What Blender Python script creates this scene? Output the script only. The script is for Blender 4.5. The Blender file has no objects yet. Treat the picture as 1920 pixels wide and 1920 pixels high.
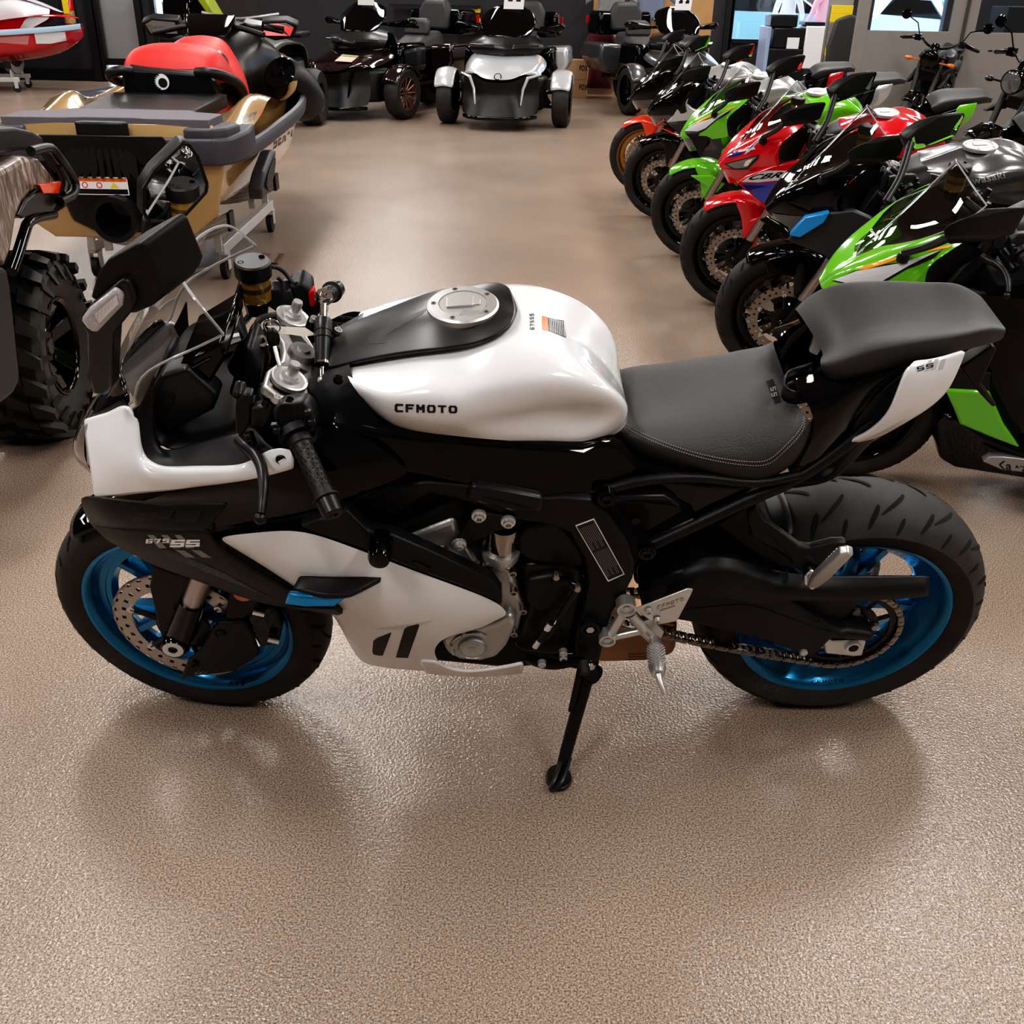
import bpy, bmesh, math, random
from math import sin, cos, tan, pi, radians, sqrt, atan2, hypot
from mathutils import Vector, Matrix
from mathutils.bvhtree import BVHTree
random.seed(7)
sc = bpy.context.scene
COL = sc.collection

# ------------------------------------------------------------------ camera
FPX, PITCH, ROLL, CAMH = 1863.07, 0.484897, 0.0201661, 1.487824
CAMP = Vector((0, 0, CAMH))
_f = Vector((0, cos(PITCH), -sin(PITCH)))
_r0 = Vector((1, 0, 0)); _u0 = _r0.cross(_f)
_r = cos(ROLL)*_r0 + sin(ROLL)*_u0
_u = -sin(ROLL)*_r0 + cos(ROLL)*_u0
cd = bpy.data.cameras.new('camera'); cam = bpy.data.objects.new('camera', cd); COL.objects.link(cam)
cd.sensor_width = 36; cd.lens = 36*FPX/1920; cd.clip_start = .02; cd.clip_end = 300
cam.matrix_world = Matrix(((_r.x, _u.x, -_f.x, 0), (_r.y, _u.y, -_f.y, 0), (_r.z, _u.z, -_f.z, CAMH), (0, 0, 0, 1)))
sc.camera = cam
def ray(px, py): return ((px-960)/FPX)*_r - ((py-960)/FPX)*_u + _f
def onplane(px, py, c, n):
    d = ray(px, py); t = (Vector(c)-CAMP).dot(n)/d.dot(n); return CAMP + d*t
def atz(px, py, z=0): return onplane(px, py, (0, 0, z), Vector((0, 0, 1)))
def aty(px, py, y): return onplane(px, py, (0, y, 0), Vector((0, 1, 0)))

# ------------------------------------------------------------------ materials
MATS = {}
def mat(name, col, rough=.5, metal=0., coat=0., spec=.5, emit=0., alpha=1., trans=0., ior=1.45, bump=0., bscale=200., var=0., vscale=8., coatr=.03, ecol=None):
    if name in MATS: return MATS[name]
    m = bpy.data.materials.new(name); m.use_nodes = True
    nt = m.node_tree; b = nt.nodes['Principled BSDF']
    c = (*col, 1) if len(col) == 3 else col
    b.inputs['Base Color'].default_value = c
    b.inputs['Roughness'].default_value = rough; b.inputs['Metallic'].default_value = metal
    b.inputs['Coat Weight'].default_value = coat; b.inputs['Coat Roughness'].default_value = coatr
    b.inputs['Specular IOR Level'].default_value = spec; b.inputs['IOR'].default_value = ior
    b.inputs['Transmission Weight'].default_value = trans; b.inputs['Alpha'].default_value = alpha
    if emit:
        b.inputs['Emission Color'].default_value = (*(ecol or col), 1); b.inputs['Emission Strength'].default_value = emit
    if bump or var:
        tc = nt.nodes.new('ShaderNodeTexCoord')
    if bump:
        n = nt.nodes.new('ShaderNodeTexNoise'); n.inputs['Scale'].default_value = bscale; n.inputs['Detail'].default_value = 2
        bp = nt.nodes.new('ShaderNodeBump'); bp.inputs['Strength'].default_value = bump; bp.inputs['Distance'].default_value = .002
        nt.links.new(tc.outputs['Object'], n.inputs['Vector']); nt.links.new(n.outputs['Fac'], bp.inputs['Height']); nt.links.new(bp.outputs['Normal'], b.inputs['Normal'])
    if var:
        n2 = nt.nodes.new('ShaderNodeTexNoise'); n2.inputs['Scale'].default_value = vscale; n2.inputs['Detail'].default_value = 5
        r = nt.nodes.new('ShaderNodeValToRGB')
        r.color_ramp.elements[0].position = .3; r.color_ramp.elements[1].position = .7
        r.color_ramp.elements[0].color = (*[x*(1-var) for x in c[:3]], 1); r.color_ramp.elements[1].color = (*[min(1, x*(1+var)) for x in c[:3]], 1)
        nt.links.new(tc.outputs['Object'], n2.inputs['Vector']); nt.links.new(n2.outputs['Fac'], r.inputs['Fac']); nt.links.new(r.outputs['Color'], b.inputs['Base Color'])
    MATS[name] = m; return m
def glassmat(name, tint=(1, 1, 1), k=.12, rough=.0, dark=0.):
    """thin clear plastic sheet: mostly transparent, mirror-like sheen at grazing angles"""
    if name in MATS: return MATS[name]
    m = bpy.data.materials.new(name); m.use_nodes = True; nt = m.node_tree; nt.nodes.clear()
    o = nt.nodes.new('ShaderNodeOutputMaterial'); t = nt.nodes.new('ShaderNodeBsdfTransparent'); g = nt.nodes.new('ShaderNodeBsdfGlossy')
    t.inputs['Color'].default_value = (*[x*(1-dark) for x in tint], 1); g.inputs['Roughness'].default_value = rough
    lw = nt.nodes.new('ShaderNodeLayerWeight'); lw.inputs['Blend'].default_value = .5
    pw = nt.nodes.new('ShaderNodeMath'); pw.operation = 'POWER'; pw.inputs[1].default_value = 4.; nt.links.new(lw.outputs['Facing'], pw.inputs[0])
    fr = nt.nodes.new('ShaderNodeMath'); fr.operation = 'MULTIPLY_ADD'; fr.inputs[1].default_value = .8; fr.inputs[2].default_value = k*.6; nt.links.new(pw.outputs[0], fr.inputs[0])
    mx = nt.nodes.new('ShaderNodeMixShader'); nt.links.new(fr.outputs[0], mx.inputs[0]); nt.links.new(t.outputs[0], mx.inputs[1]); nt.links.new(g.outputs[0], mx.inputs[2])
    nt.links.new(mx.outputs[0], o.inputs['Surface']); MATS[name] = m; return m

BLK = mat('gloss black', (.0025, .0025, .003), .05, spec=.42)
MBK = mat('matte black plastic', (.0085, .0083, .009), .42, spec=.38, bump=.12, bscale=900)
MBK2 = mat('satin black', (.012, .0117, .0125), .33, spec=.4)
DRK = mat('deep black', (.004, .004, .004), .6)
RUB = mat('rubber', (.013, .012, .012), .55, bump=.15, bscale=500)
TYR = mat('tyre rubber', (.022, .020, .019), .62, bump=.2, bscale=300, var=.35, vscale=14)
GRV = mat('tyre groove', (.004, .004, .004), .9)
WHT = mat('pearl white paint', (.79, .79, .81), .22, coat=.9)
WHM = mat('satin white paint', (.74, .74, .75), .33, coat=.25)
BLU = mat('anodised blue', (.006, .17, .36), .24, metal=.75, coat=.4)
BLUP = mat('blue paint', (.004, .22, .48), .25, metal=.3, coat=.5)
ALU = mat('cast aluminium', (.62, .61, .60), .38, metal=.85, bump=.1, bscale=300)
ALD = mat('dull aluminium', (.36, .355, .35), .45, metal=.8)
CHR = mat('chrome', (.8, .8, .8), .08, metal=1.)
STL = mat('brushed steel', (.42, .38, .35), .33, metal=1.)
SEAT = mat('seat vinyl', (.032, .031, .032), .55, bump=.3, bscale=700)
SEATG = mat('seat grained vinyl', (.045, .044, .046), .5, bump=.8, bscale=420)
PWHITE = mat('printed white', (.8, .8, .8), .4)
PBLACK = mat('printed black', (.008, .008, .009), .35)
PGREY = mat('printed grey', (.19, .18, .175), .4)
PLGREY = mat('printed light grey', (.52, .52, .53), .35)
STITCH = mat('grey stitching', (.3, .3, .3), .8)
ORG = mat('orange sticker', (.85, .16, .02), .4)
YEL = mat('yellow sticker', (.85, .6, .02), .4)
REDP = mat('red plastic', (.5, .006, .012), .3)
AMB = mat('amber reflector', (.55, .11, .008), .15, coat=.6)
MIR = mat('mirror glass', (.85, .85, .86), .01, metal=1.)

# ------------------------------------------------------------------ mesh builder
def crom(pts, n):
    """Catmull-Rom resample of a polyline to n points, even in chord length"""
    P = [Vector(p) for p in pts]
    if len(P) == 2: return [P[0].lerp(P[1], i/(n-1)) for i in range(n)]
    L = [0]
    for a, b in zip(P, P[1:]): L.append(L[-1] + max((b-a).length, 1e-6))
    out = []
    for i in range(n):
        s = L[-1]*i/(n-1); k = 0
        while k < len(P)-2 and s > L[k+1]: k += 1
        t = (s-L[k])/(L[k+1]-L[k]); p1, p2 = P[k], P[k+1]
        p0 = P[k-1] if k > 0 else p1*2-p2; p3 = P[k+2] if k+2 < len(P) else p2*2-p1
        h = L[k+1]-L[k]; h0 = L[k]-L[k-1] if k > 0 else h; h3 = L[k+2]-L[k+1] if k+2 < len(P) else h
        m1 = (p2-p0)/(h+h0)*h; m2 = (p3-p1)/(h+h3)*h
        t2, t3 = t*t, t*t*t
        out.append(p1*(2*t3-3*t2+1) + m1*(t3-2*t2+t) + p2*(-2*t3+3*t2) + m2*(t3-t2))
    return out
def frame(d):
    d = d.normalized(); a = Vector((0, 0, 1)) if abs(d.z) < .9 else Vector((1, 0, 0))
    x = a.cross(d).normalized(); return x, d.cross(x)

class MB:
    def __init__(s): s.v, s.f, s.m = [], [], []
    def add(s, vs, fs, m=0):
        o = len(s.v); s.v += [Vector(v) for v in vs]; s.f += [tuple(i+o for i in f) for f in fs]; s.m += [m]*len(fs); return s
    def box(s, c, d, rot=None, m=0):
        x, y, z = d[0]/2, d[1]/2, d[2]/2; c = Vector(c)
        vs = [Vector((i*x, j*y, k*z)) for k in (-1, 1) for j in (-1, 1) for i in (-1, 1)]
        if rot is not None:
            R = rot if isinstance(rot, Matrix) else Matrix.Rotation(rot, 3, 'Z'); vs = [R @ v for v in vs]
        return s.add([c+v for v in vs], [(0, 2, 3, 1), (4, 5, 7, 6), (0, 1, 5, 4), (2, 6, 7, 3), (0, 4, 6, 2), (1, 3, 7, 5)], m)
    def tube(s, pts, r, seg=10, m=0, n=None, caps=True):
        P = crom(pts, n) if n else [Vector(p) for p in pts]; N = len(P)
        if isinstance(r, (int, float)): R = [r]*N
        elif len(r) == N: R = r
        else: R = [v.x for v in crom([(a, 0, 0) for a in r], N)] if len(r) > 2 else [r[0]+(r[1]-r[0])*i/(N-1) for i in range(N)]
        vs, fs = [], []; x = None
        for i, p in enumerate(P):
            d = (P[min(i+1, N-1)]-P[max(i-1, 0)])
            if d.length < 1e-9: d = Vector((0, 0, 1))
            d.normalize()
            if x is None: x, y = frame(d)
            else:
                x = (x-d*x.dot(d)); x = x.normalized() if x.length > 1e-6 else frame(d)[0]; y = d.cross(x)
            vs += [p+(x*cos(2*pi*k/seg)+y*sin(2*pi*k/seg))*R[i] for k in range(seg)]
        for i in range(N-1):
            for k in range(seg):
                a, b = i*seg+k, i*seg+(k+1) % seg; fs.append((a, b, b+seg, a+seg))
        if caps: fs += [tuple(range(seg))[::-1], tuple((N-1)*seg+k for k in range(seg))]
        return s.add(vs, fs, m)
    def cyl(s, a, b, r, r2=None, seg=20, m=0): return s.tube([a, b], [r, r if r2 is None else r2], seg, m)
    def lathe(s, prof, o=(0, 0, 0), ax=(0, 0, 1), seg=32, m=0, closed=False):
        """prof: (radius, height along ax)"""
        ax = Vector(ax).normalized(); o = Vector(o); x, y = frame(ax); n = len(prof); vs, fs = [], []
        for k in range(seg):
            d = x*cos(2*pi*k/seg)+y*sin(2*pi*k/seg)
            vs += [o+d*r+ax*h for r, h in prof]
        for k in range(seg):
            k2 = (k+1) % seg
            for i in range(n if closed else n-1):
                j = (i+1) % n; fs.append((k*n+i, k2*n+i, k2*n+j, k*n+j))
        return s.add(vs, fs, m)
    def prism(s, poly, vec, m=0):
        n = len(poly); P = [Vector(p) for p in poly]; vec = Vector(vec)
        nr = Vector((0, 0, 0))
        for i in range(n): nr += P[i].cross(P[(i+1) % n])
        if nr.dot(vec) > 0: P = P[::-1]
        return s.add(P+[p+vec for p in P], [tuple(range(n)), tuple(range(2*n-1, n-1, -1))]+[(i, i+n, (i+1) % n+n, (i+1) % n)[::1] for i in range(n)], m)
    def ball(s, c, r, seg=14, m=0):
        c = Vector(c); r = Vector((r, r, r)) if isinstance(r, (int, float)) else Vector(r); vs, fs = [], []
        h = seg//2
        for i in range(h+1):
            a = pi*i/h
            for k in range(seg): vs.append(c+Vector((r.x*sin(a)*cos(2*pi*k/seg), r.y*sin(a)*sin(2*pi*k/seg), r.z*cos(a))))
        for i in range(h):
            for k in range(seg): fs.append((i*seg+k, (i+1)*seg+k, (i+1)*seg+(k+1) % seg, i*seg+(k+1) % seg))
        return s.add(vs, fs, m)
    def grid(s, rows, m=0, closed=False):
        n = len(rows[0]); vs = [p for r in rows for p in r]; fs = []
        for i in range(len(rows)-1):
            for k in range(n if closed else n-1): fs.append((i*n+k, i*n+(k+1) % n, (i+1)*n+(k+1) % n, (i+1)*n+k))
        return s.add(vs, fs, m)
    def mirror(s, keep=True):
        """add the Y-mirrored copy of everything so far"""
        n = len(s.v); v = [Vector((p.x, -p.y, p.z)) for p in s.v]
        fs = [tuple(i+n for i in f[::-1]) for f in s.f]
        s.v += v; s.f += fs; s.m += list(s.m); return s
    def xf(s, M):
        s.v = [M @ v for v in s.v]; return s
    def build(s, name, mats, parent=None, bevel=0, sub=0, solid=0, soff=-1, angle=38, smooth=True, weld=0, bseg=2):
        me = bpy.data.meshes.new(name); me.from_pydata(s.v, [], s.f)
        if not isinstance(mats, (list, tuple)): mats = [mats]
        for q in mats: me.materials.append(q)
        for p, i in zip(me.polygons, s.m): p.material_index = i
        bm = bmesh.new(); bm.from_mesh(me)
        bmesh.ops.remove_doubles(bm, verts=bm.verts, dist=weld or 1e-5)
        bmesh.ops.dissolve_degenerate(bm, dist=1e-6, edges=bm.edges)
        if not solid: bmesh.ops.recalc_face_normals(bm, faces=bm.faces)
        bm.to_mesh(me); bm.free()
        if smooth:
            me.polygons.foreach_set('use_smooth', [True]*len(me.polygons))
            if not sub and not solid and not bevel: me.set_sharp_from_angle(angle=radians(angle))
        me.update()
        o = bpy.data.objects.new(name, me); COL.objects.link(o)
        if parent: o.parent = parent
        if sub:
            q = o.modifiers.new('s', 'SUBSURF'); q.levels = q.render_levels = sub
        if solid:
            q = o.modifiers.new('t', 'SOLIDIFY'); q.thickness = solid; q.offset = soff
        if bevel:
            q = o.modifiers.new('b', 'BEVEL'); q.width = bevel; q.segments = bseg; q.limit_method = 'ANGLE'; q.angle_limit = radians(35); q.harden_normals = False
            if smooth: me.set_sharp_from_angle(angle=radians(60))
        return o

def skin(name, rows, m, parent=None, n=None, mirror=False, solid=0, soff=-1, sub=1, closed=False, weld=0, rn=None, extra=None, mats=None):
    """surface through rows of points; n resamples along rows, rn across rows"""
    R = [crom(r, n) if n else [Vector(p) for p in r] for r in rows]
    if rn:
        cols = [crom([r[i] for r in R], rn) for i in range(len(R[0]))]
        R = [[c[k] for c in cols] for k in range(rn)]
    b = MB().grid(R, closed=closed)
    apart = mirror and min(abs(p.y) for r in R for p in r) > .004
    if mirror and not apart: b.mirror()
    o = b.build(name, m, parent, sub=sub, solid=solid, soff=soff, weld=weld or 1e-4)
    if apart: flipped(b).build(name, m, parent, sub=sub, solid=solid, soff=soff, weld=weld or 1e-4)
    return o
def flipped(b):
    c = MB(); c.v = [Vector((p.x, -p.y, p.z)) for p in b.v]; c.f = [f[::-1] for f in b.f]; c.m = list(b.m); return c

def empty(name, label, cat, M=None, group=None):
    o = bpy.data.objects.new(name, None); COL.objects.link(o); o.empty_display_size = .1
    if M is not None: o.matrix_world = M
    o['label'] = label; o['category'] = cat
    if group: o['group'] = group
    return o
def tag(o, label, cat, group=None):
    o['label'] = label; o['category'] = cat
    if group: o['group'] = group
    return o
def struct(o): o['kind'] = 'structure'; return o
def dup_child(o, parent):
    c = o.copy(); COL.objects.link(c); c.parent = parent
    for k in o.children: dup_child(k, c)
    return c

# ------------------------------------------------------------------ lettering and surface decals
_font_cache = {}
def glyphs(txt, bold=.0, sx=1., shear=0.):
    key = (txt, bold, sx, shear)
    if key in _font_cache: return _font_cache[key]
    cu = bpy.data.curves.new('t', 'FONT'); cu.body = txt; cu.size = 1; cu.offset = bold; cu.shear = shear; cu.resolution_u = 3; cu.space_character = 1.05
    o = bpy.data.objects.new('t', cu); COL.objects.link(o)
    dg = bpy.context.evaluated_depsgraph_get(); me = bpy.data.meshes.new_from_object(o.evaluated_get(dg))
    vs = [Vector((v.co.x, v.co.y)) for v in me.vertices]; fs = [tuple(p.vertices) for p in me.polygons]
    bpy.data.objects.remove(o); bpy.data.meshes.remove(me)
    x0, x1 = min(v.x for v in vs), max(v.x for v in vs); y0, y1 = min(v.y for v in vs), max(v.y for v in vs)
    vs = [Vector(((v.x-x0)/(x1-x0), (v.y-y0)/(y1-y0))) for v in vs]   # unit box
    _font_cache[key] = (vs, fs); return vs, fs
STROKES = {  # squared block letters on a 0..1 box: list of polylines
 'C': [[(1, 1), (.16, 1), (0, .8), (0, .2), (.16, 0), (1, 0)]], 'F': [[(0, 0), (0, 1), (1, 1)], [(0, .5), (.8, .5)]],
 'M': [[(0, 0), (0, 1), (.5, .4), (1, 1), (1, 0)]], 'O': [[(.16, 0), (0, .2), (0, .8), (.16, 1), (.84, 1), (1, .8), (1, .2), (.84, 0), (.16, 0)]], 'T': [[(0, 1), (1, 1)], [(.5, 1), (.5, 0)]],
 'S': [[(1, 1), (0, 1), (0, .5), (1, .5), (1, 0), (0, 0)]], '6': [[(1, 1), (0, 1), (0, 0), (1, 0), (1, .5), (0, .5)]], '7': [[(0, 1), (1, 1), (.5, 0)]], '5': [[(1, 1), (0, 1), (0, .55), (1, .55), (1, 0), (0, 0)]],
 'E': [[(1, 1), (0, 1), (0, 0), (1, 0)], [(0, .5), (.8, .5)]], 'A': [[(0, 0), (.45, 1), (.6, 1), (1, 0)]], 'D': [[(0, 0), (0, 1), (.8, 1), (1, .8), (1, .2), (.8, 0), (0, 0)]], '-': [[(.3, .5), (.7, .5)]],
 'K': [[(0, 0), (0, 1)], [(1, 1), (0, .5), (1, 0)]], 'R': [[(0, 0), (0, 1), (1, 1), (1, .5), (0, .5)], [(.5, .5), (1, 0)]], 'X': [[(0, 0), (1, 1)], [(0, 1), (1, 0)]], 'B': [[(0, 0), (0, 1), (.9, 1), (.9, .5), (0, .5)], [(.9, .5), (1, .5), (1, 0), (0, 0)]],
 'N': [[(0, 0), (0, 1), (1, 0), (1, 1)]], 'I': [[(.5, 0), (.5, 1)]], 'Y': [[(0, 1), (.5, .5), (1, 1)], [(.5, .5), (.5, 0)]]}
def block(txt, w=.72, t=.2, gap=.28, th=None):
    """blocky wide lettering, returned in a unit box"""
    vs, fs = [], []; x = 0.
    for ch in txt:
        if ch == ' ': x += w*.6; continue
        for pl in STROKES.get(ch, []):
            P = [Vector((x+t/2*1+p[0]*(w-t), t/2+p[1]*(1-t))) for p in pl]
            for a, b in zip(P, P[1:]):
                d = (b-a).normalized(); nn = Vector((-d.y, d.x))*t/2; e = d*t/2*.98
                o = len(vs); vs += [a-e+nn, b+e+nn, b+e-nn, a-e-nn]; fs.append((o+3, o+2, o+1, o))
        x += w+gap
    X = max(v.x for v in vs); return [Vector((v.x/X, v.y)) for v in vs], fs

class Surf:
    """BVH over a set of objects sharing a parent frame (object local = parent local)"""
    def __init__(s, objs, M=None):
        dg = bpy.context.evaluated_depsgraph_get(); vs, fs = [], []
        for o in objs:
            e = o.evaluated_get(dg); me = e.to_mesh(); k = len(vs)
            vs += [v.co.copy() for v in me.vertices]; fs += [tuple(i+k for i in p.vertices) for p in me.polygons]; e.to_mesh_clear()
        s.t = BVHTree.FromPolygons(vs, fs); s.M = M or Matrix(); s.Mi = s.M.inverted(); s.cam = s.Mi @ CAMP
    def px(s, px, py, off=.0008):
        d = (s.Mi.to_3x3() @ ray(px, py)).normalized(); h = s.t.ray_cast(s.cam, d)
        return h[0]-d*off if h[0] is not None else None
    def cast(s, p, d, off=.0008):
        d = Vector(d).normalized(); h = s.t.ray_cast(Vector(p), d)
        return h[0]-d*off if h[0] is not None else None
def quadmap(q):
    """unit square -> pixel quad (bl, br, tr, tl)"""
    bl, br, tr, tl = [Vector(p) for p in q]
    return lambda v: (bl*(1-v.x)+br*v.x)*(1-v.y)+(tl*(1-v.x)+tr*v.x)*v.y
def decal(name, surf, vs, fs, fn, m, parent, off=.0008, cuts=0, label=None):
    """2-D shape mapped by fn and laid on a surface. fn returns a pixel (2-D) or a local (start, direction) pair"""
    bm = bmesh.new(); bv = [bm.verts.new((v.x, v.y, 0)) for v in vs]
    for f in fs:
        try: bm.faces.new([bv[i] for i in f])
        except ValueError: pass
    if cuts:
        bmesh.ops.triangulate(bm, faces=bm.faces)
        bmesh.ops.subdivide_edges(bm, edges=bm.edges, cuts=cuts, use_grid_fill=True)
    bm.verts.ensure_lookup_table(); dead = []
    for v in bm.verts:
        r = fn(Vector((v.co.x, v.co.y)))
        h = surf.px(r.x, r.y, off) if isinstance(r, Vector) else surf.cast(r[0], r[1], off)
        if h is None: dead.append(v)
        else: v.co = h
    bmesh.ops.delete(bm, geom=dead, context='VERTS')
    me = bpy.data.meshes.new(name); bm.to_mesh(me); bm.free(); me.materials.append(m)
    o = bpy.data.objects.new(name, me); COL.objects.link(o); o.parent = parent
    if label: o['label'] = label
    return o
def patch(name, surf, poly, m, parent, off=.0008, cuts=3):
    """pixel polygon laid on a surface"""
    P = [Vector(p) for p in poly]
    return decal(name, surf, P, [tuple(range(len(P)))], lambda v: v, m, parent, off, cuts)
# ------------------------------------------------------------------ world and light
sc.view_settings.view_transform = 'Standard'; sc.view_settings.look = 'None'; sc.view_settings.exposure = 0.0; sc.view_settings.gamma = 1.0
sc.view_settings.use_curve_mapping = True; _c = sc.view_settings.curve_mapping.curves[3]
for _x, _y in ((.012, .0045), (.05, .034), (.2, .195), (.6, .63)): _c.points.new(_x, _y)
sc.view_settings.curve_mapping.update()
sc.cycles.max_bounces = 8; sc.cycles.transparent_max_bounces = 16; sc.cycles.caustics_reflective = False; sc.cycles.caustics_refractive = False
sc.cycles.sample_clamp_indirect = 6
w = bpy.data.worlds.new('world'); sc.world = w; w.use_nodes = True
w.node_tree.nodes['Background'].inputs[0].default_value = (.75, .85, 1, 1); w.node_tree.nodes['Background'].inputs[1].default_value = 4.0

def floor_mat():
    m = bpy.data.materials.new('speckled epoxy floor'); m.use_nodes = True; nt = m.node_tree; b = nt.nodes['Principled BSDF']; N = nt.nodes.new; L = nt.links.new
    tc = N('ShaderNodeTexCoord')
    n1 = N('ShaderNodeTexNoise'); n1.inputs['Scale'].default_value = 260; n1.inputs['Detail'].default_value = 5; n1.inputs['Roughness'].default_value = .8
    r1 = N('ShaderNodeValToRGB'); e = r1.color_ramp.elements
    e[0].position = .40; e[0].color = (.080, .066, .058, 1); e[1].position = .62; e[1].color = (.58, .42, .31, 1)
    k = r1.color_ramp.elements.new(.5); k.color = (.268, .202, .158, 1)
    n2 = N('ShaderNodeTexNoise'); n2.inputs['Scale'].default_value = .9; n2.inputs['Detail'].default_value = 4
    mr = N('ShaderNodeMapRange'); mr.inputs['To Min'].default_value = .86; mr.inputs['To Max'].default_value = 1.12; mr.inputs['From Min'].default_value = .3; mr.inputs['From Max'].default_value = .7
    mu = N('ShaderNodeMix'); mu.data_type = 'RGBA'; mu.blend_type = 'MULTIPLY'; mu.inputs[0].default_value = 1
    for q in (n1, n2): L(tc.outputs['Object'], q.inputs['Vector'])
    L(n1.outputs['Fac'], r1.inputs['Fac']); L(n2.outputs['Fac'], mr.inputs['Value']); L(r1.outputs['Color'], mu.inputs[6]); L(mr.outputs['Result'], mu.inputs[7])
    L(mu.outputs[2], b.inputs['Base Color'])
    n3 = N('ShaderNodeTexNoise'); n3.inputs['Scale'].default_value = 150; n3.inputs['Detail'].default_value = 1
    L(tc.outputs['Object'], n3.inputs['Vector'])
    bp = N('ShaderNodeBump'); bp.inputs['Strength'].default_value = .42; bp.inputs['Distance'].default_value = .004
    L(n3.outputs['Fac'], bp.inputs['Height']); L(bp.outputs['Normal'], b.inputs['Normal'])
    b.inputs['Roughness'].default_value = .24; b.inputs['Specular IOR Level'].default_value = .55
    return m
XL, XR, YB, YF, ZC = -11., 13., 19.5, -6., 4.3
fl = MB().add([(XL, YF, 0), (XR, YF, 0), (XR, YB, 0), (XL, YB, 0)], [(0, 1, 2, 3)]).build('floor', floor_mat(), smooth=False); struct(fl)
WALLM = mat('charcoal wall paint', (.018, .018, .021), .6, bump=.1, bscale=60)
CEILM = mat('ceiling tile', (.55, .53, .5), .9, bump=.3, bscale=90)
struct(MB().add([(XL, YF, ZC), (XR, YF, ZC), (XR, YB, ZC), (XL, YB, ZC)], [(3, 2, 1, 0)]).build('ceiling', CEILM, smooth=False))
GREYW = mat('warm grey wall', (.30, .27, .245), .8, bump=.1, bscale=60)
struct(MB().box((XL-.05, (YF+YB)/2, ZC/2), (.1, YB-YF, ZC)).build('wall_left', WALLM, smooth=False))
struct(MB().box((XR+.05, (YF+YB)/2, ZC/2), (.1, YB-YF, ZC)).build('wall_right', GREYW, smooth=False))
struct(MB().box(((XL+XR)/2, YF-.05, ZC/2), (XR-XL, .1, ZC)).build('wall_front', GREYW, smooth=False))
# ceiling panel lamps
def area(name, loc, sx, sy, e, col=(1, .985, .965), rot=(0, 0, 0)):
    l = bpy.data.lights.new(name, 'AREA'); l.shape = 'RECTANGLE'; l.size = sx; l.size_y = sy; l.energy = e; l.color = col
    o = bpy.data.objects.new(name, l); COL.objects.link(o); o.location = loc; o.rotation_euler = rot; return o
for ix in range(-1, 3):
    for iy in range(-2, 5):
        area('ceiling_lamp', (-1.94+ix*4.8, 5.05+iy*3.0, ZC-.03), .7, 1.25, 90)
# ------------------------------------------------------------------ main motorcycle (traced in its own leaning frame)
X0, Y0, YAW, LEAN = .0140512, 1.911607, .0399589, .2397462
_L = Vector((cos(YAW), sin(YAW), 0)); _O = Vector((sin(YAW), -cos(YAW), 0))
_A = _O*cos(LEAN)+Vector((0, 0, -sin(LEAN))); _W = _O*sin(LEAN)+Vector((0, 0, cos(LEAN)))
BM = Matrix(((_L.x, -_A.x, _W.x, X0), (_L.y, -_A.y, _W.y, Y0), (_L.z, -_A.z, _W.z, 0), (0, 0, 0, 1)))
BMi = BM.inverted(); BCAM = BMi @ CAMP; BR3 = BMi.to_3x3()
def bray(px, py): return BR3 @ ray(px, py)
def B(px, py, lat):
    d = bray(px, py); t = (-lat-BCAM.y)/d.y; return BCAM+d*t
def Bw(px, py, w):
    d = bray(px, py); t = (w-BCAM.z)/d.z; return BCAM+d*t
def Bp(px, py, c, n):
    d = bray(px, py); n = Vector(n); t = (Vector(c)-BCAM).dot(n)/d.dot(n); return BCAM+d*t
def Bl(l): return [B(*p) for p in l]

bike = empty('motorcycle', 'white and black sport motorcycle with bright blue wheels leaning on its kickstand', 'motorcycle', BM)

def slab(name, pts, depth, m, parent=None, bevel=.004, lat=None, vec=None, mirror=False, bseg=2):
    P = [B(*p) if lat is None else B(p[0], p[1], lat) for p in pts]
    b = MB().prism(P, vec or Vector((0, depth, 0)))
    if mirror: flipped(b).build(name, m, parent or bike, bevel=bevel, bseg=bseg)
    return b.build(name, m, parent or bike, bevel=bevel, bseg=bseg)

# ---- wheels
def tyre_prof(wd, R, rr=.2155, n=15):
    out = [(rr, -wd*.34), (rr+.012, -wd*.40), (rr+.03, -wd*.46)]
    for k in range(n):
        a = -1+2*k/(n-1); out.append((R-(.27*wd)*(1-sqrt(max(0, 1-.9*a*a)))/(1-sqrt(.1)), wd/2*a))
    out += [(rr+.03, wd*.46), (rr+.012, wd*.40), (rr, wd*.34)]
    return out
def groove_strips(b, wd, R, n, m=1, off=.0016, seed=1, zig=True):
    """sipes cut into the tread"""
    def surf(a, th):
        r = R-(.27*wd)*(1-sqrt(max(0, 1-.9*a*a)))/(1-sqrt(.1))+off
        return Vector((r*cos(th), wd/2*a, r*sin(th)))
    for k in range(n):
        t0 = 2*pi*k/n
        for sgn in (-1, 1):
            for (a0, a1, d0, d1, wdt) in ((.10, .66, 0, .17, .021), (.45, .90, .19, .27, .018), (.70, .97, .02, .06, .013)):
                t = t0+(pi/n if sgn > 0 else 0); rows = []
                for j in range(7):
                    f = j/6; a = sgn*(a0+(a1-a0)*f); th = t+d0+(d1-d0)*f**1.4; hw = wdt*(.25+1.5*f*(1-f))/R*R/ .3
                    rows.append([surf(a, th-hw/2), surf(a, th+hw/2)])
                b.grid(rows, m)
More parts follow.
